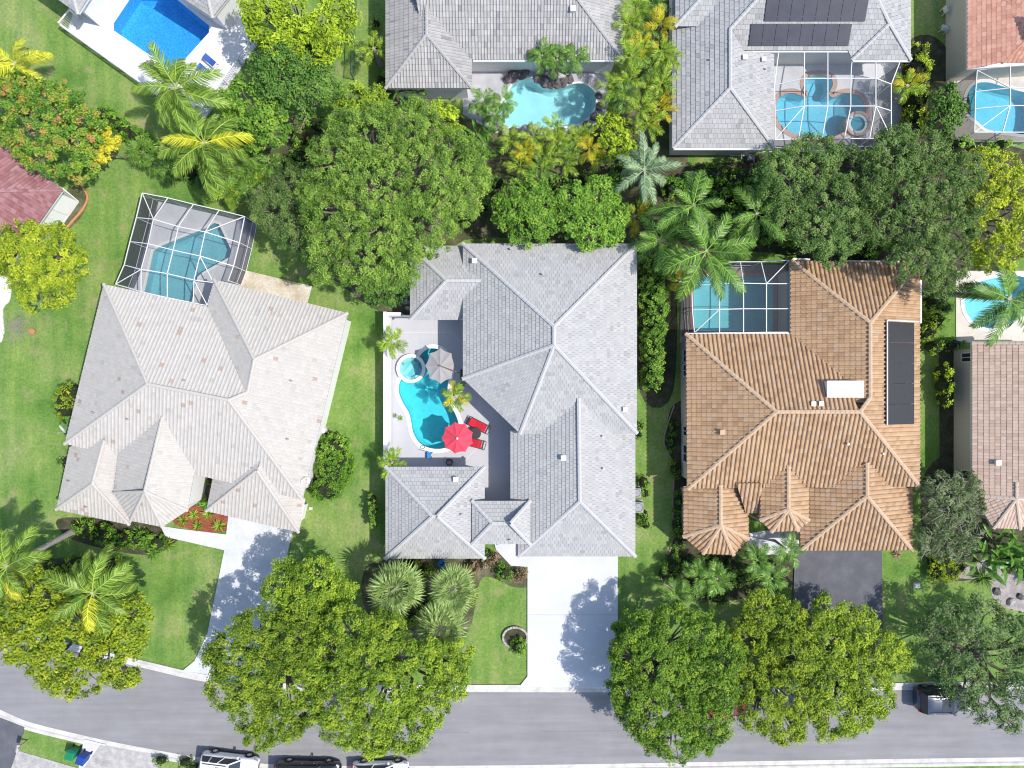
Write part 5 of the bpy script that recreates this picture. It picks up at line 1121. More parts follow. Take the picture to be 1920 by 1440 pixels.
car('white SUV with black sunroof parked half on the kerb', 'car', 437, 1428, R(-7), (0.72, 0.73, 0.74), 'suv', 4.45, 1.88, 1.72, 0.06)
car('black SUV parked between the two white cars', 'car', 582, 1443, R(-1), (0.010, 0.010, 0.012), 'suv', 5.1, 2.0, 1.85, 0.06)
car('white hatchback parked under the overhanging street tree', 'car', 716, 1441, R(0.5), (0.74, 0.74, 0.74), 'hatch', 4.4, 1.8, 1.5, 0.06)
car('dark navy compact SUV parked at the kerb under the olive oak', 'car', 1757, 1303, R(0.5), (0.015, 0.032, 0.075), 'suv', 4.1, 1.8, 1.7, 0.04)
car('red car mostly hidden beneath the street tree', 'car', 1345, 1312, R(0), (0.45, 0.012, 0.03), 'hatch', 4.4, 1.8, 1.5, 0.02)
# clutter beside the coral house and below the light grey house
def plastic_chair(label, px, py, rz):
    t = local_thing('plastic_chair', label, 'chair', W(px, py), rz)
    mb = MB(); mb.box((0, 0, 0.42), (0.46, 0.46, 0.04)); mb.build('seat', M['white'], t)
    mb = MB(); mb.box((-0.24, 0, 0.66), (0.05, 0.46, 0.44)); mb.build('backrest', M['white'], t)
    for x in (-0.2, 0.2):
        for y in (-0.2, 0.2): mb = MB(); mb.beam((x, y, 0), (x, y, 0.42), 0.05, 0.05); mb.build('leg', M['white'], t)
plastic_chair('white plastic chair by the cream wall, upper one', 1768, 24, R(20)); plastic_chair('white plastic chair by the cream wall, lower left one', 1765, 58, R(70)); plastic_chair('white plastic chair by the cream wall, lower right one', 1779, 54, R(200))
c = W(1388, 296); t = thing('pool_pump', 'grey pool pump with white pipes below the light grey house', 'pump', c)
mb = MB(); mb.lathe((c.x + 1.4, c.y - 0.1, 0), [(0.28, 0), (0.28, 0.6), (0.2, 0.75), (0.001, 0.78)], 16); mb.build('filter_tank', M['wood'], t)
mb = MB(); mb.box((c.x + 0.7, c.y - 0.1, 0.25), (0.5, 0.5, 0.5)); mb.build('motor', M['ac'], t)
mb = MB()
for a, b in (((-0.9, 0.1, 0.2), (0.7, 0.1, 0.2)), ((-0.4, 0.3, 0.3), (0.6, 0.25, 0.3)), ((0.0, 0.3, 0.3), (0.0, -0.2, 0.3)), ((0.4, 0.4, 0.35), (0.45, -0.35, 0.35)), ((1.0, 0.3, 0.25), (1.0, -0.4, 0.25))): mb.tube([c + Vector(a), c + Vector(b)], [0.045]*2, 6)
mb.build('pipes', M['white'], t)
# ================================================================ VEGETATION
def leaf_quads(C, Nn, L, Wd, rng, fold=0.25):
    n = len(C); r = rng.normal(size=(n, 3)); a = np.cross(Nn, r); a /= np.linalg.norm(a, axis=1, keepdims=True) + 1e-9
    b = np.cross(Nn, a); L = L[:, None]; Wd = Wd[:, None]
    v = np.stack([C - a * L * 0.5, C + b * Wd * 0.5 + Nn * Wd * fold * 0.5, C + a * L * 0.5 - Nn * L * 0.12, C - b * Wd * 0.5 + Nn * Wd * fold * 0.5], 1)
    return v.reshape(-1, 3)
def unit(v): return v / (np.linalg.norm(v, axis=-1, keepdims=True) + 1e-9)
def foliage(name, lobes, mat, parent, seed, dens=1.0, leaf=0.22, puff=0.62, per=46, flat=0.75, bias=0.55, spread=0.16, low=-0.15, aspect=0.55, tint_amp=0.5, hang=0.0):
    """lobes: (centre, rx, ry, rz). Leaf clumps are strewn over every lobe's upper shell"""
    rng = np.random.default_rng(seed); CC = []; NN = []; TT = []
    for li, (c, rx, ry, rz) in enumerate(lobes):
        c = np.array(c); n = max(5, int(dens * 3.2 * rx * ry / (puff * puff)))
        d = unit(rng.normal(size=(n * 3, 3))); d = d[d[:, 2] > low][:n]; n = len(d)
        rad = 1.0 - np.abs(rng.normal(0, spread, size=(n, 1))) + rng.normal(0, 0.05, size=(n, 1))
        pc = c + d * np.array([rx, ry, rz]) * rad
        keep = np.ones(n, bool)
        for lj, (c2, rx2, ry2, rz2) in enumerate(lobes):
            if lj != li:
                q = (pc - np.array(c2)) / np.array([rx2, ry2, rz2]); keep &= (q * q).sum(1) > 0.42
        pc = pc[keep]; d = d[keep]; n = len(pc)
        if n == 0: continue
        pr = puff * rng.uniform(0.55, 1.15, size=n); pt = np.clip(rng.normal(0.5, tint_amp * 0.42, size=n), 0, 1)
        idx = np.repeat(np.arange(n), rng.integers(int(per * 0.6), int(per * 1.4), size=n)); m = len(idx)
        o = unit(rng.normal(size=(m, 3))) * (rng.random((m, 1)) ** 0.45); o[:, 2] *= flat
        pos = pc[idx] + o * pr[idx][:, None]
        if hang: pos[:, 2] -= hang * (np.hypot(o[:, 0], o[:, 1]) ** 2) * pr[idx]
        nr = unit(np.array([0, 0, 1.0]) * bias + d[idx] * 0.45 + o * 0.35 + rng.normal(size=(m, 3)) * 0.42)
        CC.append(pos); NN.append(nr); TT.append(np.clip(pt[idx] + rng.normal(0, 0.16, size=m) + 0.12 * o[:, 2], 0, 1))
    C = np.concatenate(CC); Nn = np.concatenate(NN); T = np.concatenate(TT); n = len(C)
    C[:, 2] = np.maximum(C[:, 2], 0.04)
    L = leaf * rng.uniform(0.7, 1.35, size=n); V = leaf_quads(C, Nn, L, L * aspect * rng.uniform(0.8, 1.2, size=n), rng)
    return mesh_np(name, V, np.arange(n * 4), np.arange(0, n * 4, 4), M[mat], parent, T)
def blob_core(mb, c, rx, ry, rz, rng, n=9):
    b = len(mb.v); m = 7
    for i in range(m + 1):
        ph = math.pi * i / m
        for k in range(n):
            th = 2 * math.pi * k / n; j = 0.85 + 0.3 * rng.random()
            mb.v.append((c[0] + rx * math.sin(ph) * math.cos(th) * j, c[1] + ry * math.sin(ph) * math.sin(th) * j, max(0.01, c[2] + rz * math.cos(ph) * j)))
    for i in range(m):
        for k in range(n): mb.f.append([b + i*n + k, b + (i+1)*n + k, b + (i+1)*n + (k+1) % n, b + i*n + (k+1) % n]); mb.t.append(0.5)
SEED = [100]
def tree(name, label, lobes, z, mat, trunk_r=0.2, bark='bark', rzf=0.62, group=None, cat='tree', base=None, twigs=0, **kw):
    """lobes: (px, py, r_px[, dz])"""
    SEED[0] += 1; rg = random.Random(SEED[0]); Ls = []
    for l in lobes:
        zz = z + (l[3] if len(l) > 3 else rg.uniform(-0.5, 0.5)); p = W(l[0], l[1], zz + 0.6); r = l[2] * S * (H - zz) / H
        Ls.append(((p.x, p.y, zz), r, r, r * rzf))
    cx = sum(l[0][0] * l[1] for l in Ls) / sum(l[1] for l in Ls); cy = sum(l[0][1] * l[1] for l in Ls) / sum(l[1] for l in Ls)
    if base: cx, cy = W(*base)[:2]
    t = thing(name, label, cat, (cx, cy, 0), group)
    mb = MB(); fork = Vector((cx + rg.uniform(-.2, .2), cy + rg.uniform(-.2, .2), z * 0.42))
    mb.tube([(cx, cy, -0.1), (cx + 0.05, cy, 0.25), fork], [trunk_r * 1.5, trunk_r, trunk_r * 0.8], 9)
    for (c, r, _, rz_) in Ls:
        c = Vector(c); mid = fork.lerp(c, 0.55) + Vector((rg.uniform(-.4, .4), rg.uniform(-.4, .4), 0.25))
        mb.tube([fork - Vector((0, 0, 0.1)), mid, c], [trunk_r * 0.6, trunk_r * 0.4, trunk_r * 0.2], 6)
        for k in range(5):
            a = rg.random() * 6.28; e = c + Vector((math.cos(a) * r * 0.75, math.sin(a) * r * 0.75, rz_ * rg.uniform(0.1, 0.75)))
            mb.tube([mid, c.lerp(e, 0.4), e], [trunk_r * 0.3, trunk_r * 0.2, 0.02], 5)
        for k in range(twigs):
            a = rg.random() * 6.28; f = rg.uniform(0.4, 1.0); e = c + Vector((math.cos(a) * r * f, math.sin(a) * r * f, rz_ * math.sqrt(max(0, 1 - f*f)) * 1.02 + 0.1)); e2 = e + Vector((rg.uniform(-.7, .7), rg.uniform(-.7, .7), rg.uniform(-.3, .15)))
            mb.tube([e2, e, c.lerp(e, 0.6)], [0.012, 0.025, 0.03], 4, cap=False)
    mb.build('trunk', M[bark], t)
    foliage('crown', Ls, mat, t, SEED[0], **kw)
    return t
def shrub(name, label, lobes, h, mat, cat='shrub', group=None, core=True, **kw):
    """lobes: (px, py, rx_px, ry_px) mounds of height h standing on the ground"""
    SEED[0] += 1; rg = random.Random(SEED[0]); Ls = []
    for l in lobes:
        hh = l[4] if len(l) > 4 else h; p = W(l[0], l[1], hh * 0.7); Ls.append(((p.x, p.y, hh * 0.45), l[2] * S, l[3] * S, hh * 0.55))
    c0 = Vector(Ls[0][0]); c0.z = 0
    t = thing(name, label, cat, c0, group); mb = MB()
    for c, rx, ry, rz_ in Ls:
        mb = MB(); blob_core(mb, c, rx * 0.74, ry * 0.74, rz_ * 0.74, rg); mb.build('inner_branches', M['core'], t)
    kw.setdefault('puff', 0.3); kw.setdefault('leaf', 0.16); kw.setdefault('per', 22); kw.setdefault('low', -0.5); kw.setdefault('spread', 0.06)
    foliage('foliage', Ls, mat, t, SEED[0], **kw)
    return t
# ---------------------------------------------------------------- palm fronds (shared meshes)
FR = {}
def frond_mesh(key, L, nl, ll, droop, vee, lw, hangf, seed, petiole=0.14, curl=1.0):
    rg = np.random.default_rng(seed); V = []; F = []; T = []
    m = 14; P = []; x = z = 0.0; ang = 0.0
    pts = []
    for i in range(m + 1):
        t = i / m; a = -droop * (t ** 1.5); pts.append((x, z, a)); x += L / m * math.cos(a); z += L / m * math.sin(a)
    def at(t):
        f = min(t, 0.9999) * m; i = int(f); g = f - i; p, q = pts[i], pts[i + 1]; return p[0] + (q[0]-p[0])*g, p[1] + (q[1]-p[1])*g, p[2] + (q[2]-p[2])*g
    def quad(a, b, c, d, t): n = len(V); V.extend([a, b, c, d]); F.append((n, n+1, n+2, n+3)); T.append(t)
    for i in range(m):
        p, q = pts[i], pts[i + 1]; w0 = 0.035 * (1 - i / m) + 0.008; w1 = 0.035 * (1 - (i+1) / m) + 0.008; k = L / 3.0
        quad((p[0], -w0*k, p[1]+.012), (q[0], -w1*k, q[1]+.012), (q[0], 0, q[1]+.012+w1*k), (p[0], 0, p[1]+.012+w0*k), 0.95); quad((p[0], 0, p[1]+.012+w0*k), (q[0], 0, q[1]+.012+w1*k), (q[0], w1*k, q[1]+.012), (p[0], w0*k, p[1]+.012), 0.95)
    for s in (-1, 1):
        for j in range(nl):
            t = petiole + (1 - petiole) * (j + rg.random() * 0.5) / nl; bx, bz, a = at(t)
            l = ll * (0.35 + 0.65 * math.sin(math.pi * min(1, 0.18 + 0.80 * (t - petiole) / (1 - petiole)))) * rg.uniform(0.85, 1.1)
            fw = 0.45 + 0.5 * t + rg.uniform(-.1, .1)   # lean towards the tip
            d = np.array([math.sin(fw) * math.cos(a), s * math.cos(fw), math.sin(fw) * math.sin(a)]); d[2] += vee - 0.1 * rg.random(); d /= np.linalg.norm(d)
            d2 = d.copy(); d2[2] -= hangf * rg.uniform(0.8, 1.3); d2 /= np.linalg.norm(d2)
            b = np.array([bx, s * 0.01, bz]); mid = b + d * l * 0.5; e = mid + d2 * l * 0.5
            wv = np.array([math.cos(a), 0, math.sin(a)]) * lw; tt = float(np.clip(rg.normal(0.42, 0.24), 0, 0.95))
            quad(b - wv*.5, b + wv*.5, mid + wv*.6, mid - wv*.6, tt); quad(mid - wv*.6, mid + wv*.6, e + wv*.08, e - wv*.08, min(1, tt + 0.08))
    return np.array(V), np.array(F), T
def fan_mesh(seed, pet=0.75, r=0.74, n=17):
    rg = np.random.default_rng(seed); V = []; F = []; T = []
    def quad(a, b, c, d, t): k = len(V); V.extend([a, b, c, d]); F.append((k, k+1, k+2, k+3)); T.append(t)
    quad((0,-.02,0),(pet,-.012,-.06),(pet,.012,-.06),(0,.02,0),0.8)
    for i in range(n):
        a = (i / (n - 1) - 0.5) * R(220) + rg.uniform(-.08, .08) ; d = np.array([math.cos(a), math.sin(a), 0.0]); l = r * (0.75 + 0.35 * math.cos(a * 0.6)) * rg.uniform(0.9, 1.1)
        p = np.array([pet, 0, -.06]); sd = np.array([-math.sin(a), math.cos(a), 0]) * 0.034
        m1 = p + d * l * 0.55 + np.array([0, 0, 0.04]); e = m1 + d * l * 0.4 + np.array([0, 0, -0.22 * rg.uniform(0.5, 1.8)])
        tt = float(np.clip(rg.normal(0.5, 0.2), 0, 1)); quad(p - sd*.2, p + sd*.2, m1 + sd, m1 - sd, tt); quad(m1 - sd, m1 + sd, e + sd*.15, e - sd*.15, min(1, tt + .15))
    return np.array(V), np.array(F), T
def paddle_mesh(seed, L=1.5, wd=0.42, pet=0.6):
    rg = np.random.default_rng(seed); V = []; F = []; T = []; m = 9
    def quad(a, b, c, d, t): k = len(V); V.extend([a, b, c, d]); F.append((k, k+1, k+2, k+3)); T.append(t)
    pts = []; x = z = 0
    for i in range(m + 1):
        a = 0.15 - 0.95 * (i / m) ** 1.6; pts.append((pet + x, z)); x += L / m * math.cos(a); z += L / m * math.sin(a)
    quad((0,-.03,-.1),(pet,-.02,0),(pet,.02,0),(0,.03,-.1),0.9)
    for i in range(m):
        f0, f1 = i / m, (i + 1) / m; w0 = wd * math.sin(math.pi * min(1, 0.1 + f0 * 0.9)) ** 0.6 * 0.5; w1 = wd * max(0.02, math.sin(math.pi * min(0.999, 0.1 + f1 * 0.9))) ** 0.6 * 0.5
        p, q = pts[i], pts[i + 1]; c = 0.35
        for s in (-1, 1):
            gap = rg.random() * 0.15; quad((p[0], 0, p[1]), (q[0], 0, q[1]), (q[0] - gap*.1, s*w1, q[1] + w1*c), (p[0], s*w0, p[1] + w0*c), float(np.clip(0.4 + 0.25*s*0.5 + rg.normal(0, .12), 0, 1)))
    return np.array(V), np.array(F), T
def reg(key, mats, gen):
    for mname in mats:
        for i, (V, F, T) in enumerate(gen):
            me = bpy.data.meshes.new('frond_' + key); n = len(V)
            me.vertices.add(n); me.vertices.foreach_set('co', V.astype(np.float32).ravel()); me.loops.add(len(F) * 4); me.loops.foreach_set('vertex_index', F.astype(np.int32).ravel())
            me.polygons.add(len(F)); me.polygons.foreach_set('loop_start', np.arange(0, len(F) * 4, 4, dtype=np.int32)); me.polygons.foreach_set('use_smooth', np.zeros(len(F), dtype=bool))
            at = me.attributes.new('tint', 'FLOAT', 'FACE'); at.data.foreach_set('value', np.array(T, dtype=np.float32)); me.update(calc_edges=True); me.materials.append(M[mname])
            FR.setdefault((key, mname), []).append(me)
reg('coco', ['coco', 'coco_gold'], [frond_mesh('coco', 3.2, 42, 1.0, d, -0.05, 0.066, 0.95, i) for i, d in enumerate((0.9, 1.15, 1.4, 1.7))])
reg('royal', ['royal'], [frond_mesh('royal', 3.0, 34, 0.8, d, 0.1, 0.062, 0.95, 10 + i) for i, d in enumerate((0.8, 1.1, 1.4))])
reg('silver', ['silver'], [frond_mesh('silver', 2.4, 36, 0.66, d, -0.1, 0.055, 1.0, 15 + i) for i, d in enumerate((1.0, 1.35, 1.7))])
reg('areca', ['areca', 'areca_gold', 'royal'], [frond_mesh('areca', 1.7, 18, 0.58, d, 0.28, 0.05, 0.6, 20 + i, 0.2) for i, d in enumerate((0.7, 1.0, 1.4))])
reg('small', ['areca', 'royal', 'coco', 'areca_gold'], [frond_mesh('small', 1.2, 17, 0.44, d, 0.2, 0.046, 0.5, 30 + i, 0.18) for i, d in enumerate((0.7, 1.0, 1.3))])
reg('fan', ['sabal', 'coco', 'royal'], [fan_mesh(40 + i) for i in range(4)])
reg('paddle', ['banana'], [paddle_mesh(50 + i, 1.5 + 0.2 * i) for i in range(3)])
def palm(label, px, py, z, kind, mat, n, scale=1.0, base=None, group=None, el=(-25, 70), trunk_r=0.14, bark='bark_pale', gold=0.0, gold_mat=None, name='palm_tree', cat='palm', az0=None, wind=None, lean=0.0, trunk=True, flop=None):
    SEED[0] += 1; rg = random.Random(SEED[0]); top = W(px, py, z)
    b = W(*base) if base else Vector((top.x + rg.uniform(-.25, .25), top.y + rg.uniform(-.25, .25), 0))
    t = thing(name, label, cat, (b.x, b.y, 0), group)
    if trunk:
        mb = MB(); m = 10; pts = []; rr = []
        for i in range(m + 1):
            f = i / m; q = b.lerp(top, f); q.z = top.z * (f ** (1.0 if not base else 1.15)) - (0.1 if i == 0 else 0); pts.append(q); rr.append(trunk_r * (1.35 - 0.5 * f + (0.3 if i == 0 else 0)) * (1 + 0.05 * (i % 2)))
        mb.tube(pts, rr, 9); mb.build('trunk', M[bark], t)
    ga = 2.39996
    for i in range(n):
        f = (i + 0.5) / n; mk = mat if rg.random() > gold else gold_mat
        me = rg.choice(FR[(kind, mk)]); o = bpy.data.objects.new('frond', me); link(o, t)
        az = (az0 or 0.3 * SEED[0]) + i * ga + rg.uniform(-.42, .42); e = R(el[1] + (el[0] - el[1]) * (f ** 0.8) + rg.uniform(-14, 14))
        if wind is not None:
            dx, dy = math.cos(az) + wind[0], math.sin(az) + wind[1]; az = math.atan2(dy, dx)
        o.location = top - Vector((b.x, b.y, 0)) + Vector((0, 0, -0.05 - 0.12 * f)) + Vector((math.cos(az), math.sin(az), 0)) * trunk_r * 0.5
        o.rotation_euler = Matrix.Rotation(az, 4, 'Z').to_3x3().to_4x4().to_euler(); o.rotation_euler = (Matrix.Rotation(az, 3, 'Z') @ Matrix.Rotation(-e, 3, 'Y') @ Matrix.Rotation(rg.uniform(-.35, .35), 3, 'X')).to_euler()
        s = scale * rg.uniform(0.85, 1.12) * (0.8 if f < 0.15 else 1); o.scale = (s, s, s)
    return t
def rosette(name, label, px, py, r, h, mat, n=26, cat='plant', group=None, wd=0.09, dr=0.6):
    """strap-leaved plant: one mesh of arching blades"""
    SEED[0] += 1; rg = random.Random(SEED[0]); c = W(px, py); mb = MB()
    for i in range(n):
        a = i * 2.39996 + rg.uniform(-.2, .2); f = (i + .5) / n; e = R(75 - 65 * f); l = r * rg.uniform(.8, 1.15); m = 4; p = Vector((c.x, c.y, 0.05)); ee = e; tt = rg.random(); sd = Vector((-math.sin(a), math.cos(a), 0)); prev = None
        for k in range(m + 1):
            w = wd * (1 - (k / m) ** 1.5) * .5 + .004; cur = (p - sd * w, p + sd * w + Vector((0, 0, .01)))
            if prev: mb.face([prev[0], prev[1], cur[1], cur[0]], min(1, max(0, tt * .8 + .1 * k / m)))
            prev = cur; p = p + Vector((math.cos(a) * math.cos(ee), math.sin(a) * math.cos(ee), math.sin(ee))) * (l / m); ee -= dr * .5; p.z = max(p.z, .03)
    return tag(mb.build(name, M[mat], org=c), label, cat, group)
# ---------------------------------------------------------------- trees
OAK = dict(leaf=0.125, puff=0.36, per=76, dens=1.35, flat=1.0, aspect=0.5, tint_amp=0.6)
tree('oak_tree', 'broad olive-green oak behind the central house, largest crown in view', [(690,270,75),(770,250,70),(640,300,65),(700,350,85),(790,330,85),(850,300,60),(850,370,55),(640,400,75),(720,430,80),(790,420,65),(620,460,55),(680,490,55),(740,495,45),(600,360,50),(650,240,40),(885,330,35),(600,500,28)], 6.6, 'oak', 0.34, twigs=5, **OAK)
tree('oak_tree', 'dark oak at the left of the broad olive-green oak', [(520,395,48),(545,350,45),(500,370,35),(545,430,38)], 4.8, 'oak_dark', 0.2, twigs=3, **OAK)
tree('small_tree', 'dark round tree at the lower tip of the broad oak', [(715,530,36),(735,545,28),(700,545,25)], 3.2, 'deep', 0.13, leaf=0.18, puff=0.42, per=56)
tree('mango_tree', 'lime-green mango tree at the top edge', [(500,20,55),(560,10,62),(615,30,48),(585,65,52),(525,60,52),(620,65,32),(480,5,40),(550,85,36),(600,90,28)], 5.2, 'lime', 0.25, leaf=0.30, puff=0.48, per=40, aspect=0.34, dens=1.15)
tree('avocado_tree', 'dark green tree just below the lime-green mango', [(530,105,48),(565,130,48),(590,165,40),(520,150,42),(550,185,38),(495,120,35),(580,110,36)], 4.6, 'deep', 0.2, leaf=0.24, puff=0.5, per=50, aspect=0.42)
tree('citrus_tree', 'fresh green tree between the coconut palms and the raised planter', [(455,185,42),(480,215,42),(440,225,36),(505,235,36),(430,180,26),(465,250,30),(500,205,30)], 3.9, 'bright', 0.16, leaf=0.24, puff=0.45, per=46, base=(515,262))
tree('poinciana_tree', 'poinciana with orange flower clusters at the left', [(40,190,52),(95,195,52),(140,235,48),(60,240,60),(110,275,52),(30,235,45),(140,300,36),(0,200,45),(70,285,40),(150,265,36),(20,165,35)], 4.4, 'poinciana', 0.24, leaf=0.17, puff=0.36, per=46, tint_amp=0.52)
tree('golden_shrub_tree', 'bright golden bush beside the poinciana', [(180,243,21),(197,258,19),(182,278,21),(170,292,16)], 3.2, 'gold', 0.07, leaf=0.16, puff=0.25, per=40, cat='bush')
tree('street_tree', 'round yellow-green tree by the left terrace', [(55,465,50),(100,475,45),(40,510,45),(90,520,48),(125,500,28),(25,450,38),(60,550,34),(100,550,28),(20,490,36),(95,440,28)], 3.8, 'yellow_green', 0.2, leaf=0.18, puff=0.4, per=56)
tree('street_tree', 'yellow-leaved street tree at the lower left corner', [(60,1130,52),(120,1150,55),(60,1190,55),(130,1210,60),(200,1170,48),(230,1190,42),(250,1150,28),(90,1250,48),(150,1265,46),(210,1240,45),(30,1160,45),(20,1210,42),(225,1270,28),(50,1090,40),(110,1290,28)], 5.6, 'yellow_green', 0.24, leaf=0.19, puff=0.42, per=54, dens=1.05)
MAH = dict(leaf=0.14, puff=0.38, per=74, dens=1.35, flat=0.9, aspect=0.55)
tree('street_tree', 'leafy street tree overhanging the pale driveway', [(440,1230,50),(480,1190,50),(430,1290,48),(490,1260,60),(540,1210,55),(540,1290,62),(470,1330,50),(520,1350,50),(580,1250,52),(480,1385,28),(570,1330,42),(400,1240,26),(560,1160,35)], 6.0, 'mahogany', 0.26, **MAH)
tree('street_tree', 'broad street tree left of the white central driveway', [(650,1190,52),(620,1240,55),(690,1240,62),(640,1310,62),(710,1310,70),(770,1260,62),(780,1320,62),(830,1250,45),(850,1290,30),(700,1370,52),(760,1370,48),(640,1360,46),(720,1200,44),(860,1235,28),(690,1405,26)], 6.2, 'mahogany', 0.28, **MAH)
tree('street_tree', 'smaller green tree behind the pair of street trees', [(540,1090,40),(590,1090,45),(560,1130,40),(610,1130,36),(510,1110,26),(640,1110,24)], 5.2, 'mahogany', 0.18, **MAH)
tree('street_tree', 'dense green street tree right of the white driveway', [(1215,1200,48),(1270,1190,52),(1320,1200,48),(1190,1240,40),(1240,1255,58),(1310,1265,60),(1360,1240,40),(1190,1310,40),(1230,1340,58),(1300,1340,60),(1270,1390,48),(1340,1360,42),(1170,1270,22),(1320,1400,26),(1350,1300,42),(1200,1370,24),(1225,1405,18),(1186,1175,34,-2.4),(1180,1225,34,-2.4),(1178,1290,34,-2.2),(1190,1340,30,-2.0)], 5.0, 'mahogany_dark', 0.27, leaf=0.145, puff=0.40, per=76, dens=1.3)
tree('street_tree', 'light green street tree in front of the asphalt driveway, left crown', [(1430,1140,30),(1410,1200,38),(1470,1170,46),(1440,1250,55),(1480,1300,60),(1430,1330,48),(1500,1230,48),(1470,1360,42),(1410,1290,35),(1520,1330,36),(1500,1385,16)], 3.4, 'mahogany_light', 0.24, leaf=0.145, puff=0.40, per=74, dens=1.25)
tree('street_tree', 'light green street tree in front of the asphalt driveway, right crown', [(1560,1150,34),(1550,1210,48),(1610,1180,44),(1610,1250,55),(1660,1230,42),(1560,1280,55),(1640,1300,46),(1570,1340,48),(1690,1240,22),(1610,1350,34),(1650,1340,20),(1555,1380,18)], 3.2, 'mahogany_light', 0.23, leaf=0.145, puff=0.40, per=74, dens=1.25)
tree('oak_tree', 'olive oak shading the dark pickup truck', [(1780,1180,50),(1840,1170,55),(1800,1240,60),(1860,1240,62),(1910,1200,50),(1880,1310,55),(1820,1290,40),(1930,1270,55),(1750,1200,28),(1900,1355,26),(1840,1330,28)], 3.5, 'oak_olive', 0.26, leaf=0.15, puff=0.52, per=72, dens=1.15, spread=0.2, twigs=5)
tree('oak_tree', 'dark oak above the pool cage of the brown house', [(1470,320,50),(1530,300,55),(1585,320,52),(1500,370,55),(1560,380,58),(1610,360,46),(1540,430,50),(1590,430,42),(1480,405,36),(1565,470,30),(1620,410,30)], 5.8, 'oak_dark', 0.27, twigs=4, **OAK)
tree('oak_tree', 'dark oak overhanging the top of the brown tiled roof', [(1680,300,55),(1740,290,50),(1700,360,60),(1770,350,60),(1815,320,40),(1650,350,40),(1720,420,58),(1790,420,55),(1660,420,40),(1740,475,45),(1700,490,30),(1790,490,38),(1825,390,30),(1770,540,28),(1690,260,36)], 6.4, 'oak_dark', 0.3, twigs=5, **OAK)
tree('golden_tree', 'yellow-leaved tree at the right edge above the round pool', [(1880,315,42),(1900,350,48),(1860,370,42),(1900,410,50),(1860,430,42),(1885,475,42),(1930,380,45),(1845,305,30),(1840,400,28),(1850,480,24)], 6.2, 'gold_green', 0.2, leaf=0.16, puff=0.45, per=50, spread=0.22)
tree('ficus_tree', 'left of two round bright green trees behind the central house', [(985,390,46),(960,400,34),(1010,385,38),(985,425,36),(1010,415,36),(965,365,32),(1000,350,28),(945,385,24)], 3.9, 'bright', 0.18, leaf=0.17, puff=0.36, per=56, dens=1.2, tint_amp=0.4)
tree('ficus_tree', 'right of two round bright green trees behind the central house', [(1110,395,46),(1085,405,38),(1140,390,38),(1110,430,38),(1140,425,36),(1080,370,32),(1125,360,34),(1150,410,28)], 4.1, 'bright', 0.18, leaf=0.17, puff=0.36, per=56, dens=1.2, tint_amp=0.4)
tree('small_tree', 'round green tree beside the hedge at the coral-roofed house', [(1780,180,30),(1790,205,30),(1775,225,26),(1800,190,22)], 3.2, 'deep', 0.12, leaf=0.2, puff=0.4, per=48)
WSP = dict(leaf=0.26, puff=0.42, per=60, dens=1.1, aspect=0.2, spread=0.2, low=-0.2, twigs=7, bark='bark_pale')
tree('bottlebrush_tree', 'wispy grey-green tree beside the tan roof, upper crown', [(1775,925,38),(1800,945,38),(1820,920,32),(1780,960,34),(1835,945,24),(1750,930,24)], 3.2, 'wispy', 0.1, **WSP)
tree('bottlebrush_tree', 'wispy grey-green tree beside the tan roof, lower crown', [(1790,1000,38),(1770,1020,34),(1815,1000,34),(1800,1030,28),(1750,1010,28)], 2.8, 'wispy', 0.1, **WSP)
tree('small_tree', 'yellowish broad-leaved tree at the corner of the lagoon pool', [(1130,235,22),(1160,245,26),(1170,275,26),(1145,270,24),(1180,255,18),(1150,215,18)], 2.6, 'lime', 0.09, leaf=0.24, puff=0.34, per=26, aspect=0.6)
tree('small_tree', 'yellow-green tree against the upper left of the lagoon patio', [(820,205,22),(840,220,24),(810,230,20),(850,240,18)], 3.6, 'lime', 0.1, leaf=0.2, puff=0.35, per=34)
tree('small_tree', 'green tree between the chain-link fence and the weathered grey house', [(655,175,30),(690,185,34),(670,205,34),(710,200,24),(640,195,22)], 3.4, 'mahogany', 0.12, leaf=0.2, puff=0.4, per=46)
# ---------------------------------------------------------------- shrubs and hedges
H1 = dict(leaf=0.15, puff=0.26, per=24, dens=1.0)
shrub('hedge', 'leafy hedge along the right of the slate-grey house', [(1226 + (6 if i % 2 else -5) * (i < 8), 495 + i * 17, 25 - 0.6 * i, 17) for i in range(14)], 2.7, 'bright', 'hedge', leaf=0.15, puff=0.26, per=30, dens=1.5)
shrub('rounded_shrub', 'big clipped oval shrub right of the pale house', [(622,880,36,40),(618,845,30,28),(610,918,28,24),(640,870,20,30)], 1.6, 'hedge', 'shrub', leaf=0.11, puff=0.22, per=26, dens=1.3)
shrub('hibiscus_bush', 'light green bush on top of the big oval shrub', [(625,835,26,18),(608,842,16,14)], 2.0, 'bright', leaf=0.17, puff=0.28)
shrub('clipped_hedge', 'narrow clipped hedge beside the lower left roof block', [(697,940,7,14),(698,960,8,16),(699,980,6,12)], 1.7, 'bright', 'hedge', leaf=0.12, puff=0.16)
shrub('rounded_shrub', 'round yellow-green shrub at the left wall of the pale house', [(121,750,22,24),(128,735,18,18),(118,770,16,16)], 2.3, 'yellow_green', leaf=0.13, puff=0.28)
shrub('rounded_shrub', 'small dark shrub at the lower left wall of the pale house', [(122,868,12,12)], 0.9, 'deep')
shrub('hedge', 'low dark hedge running from the poinciana to the palms', [(190,212,20,15),(210,226,20,15),(230,240,20,15),(250,252,20,15),(272,264,20,15)], 1.5, 'hedge', 'hedge', **H1)
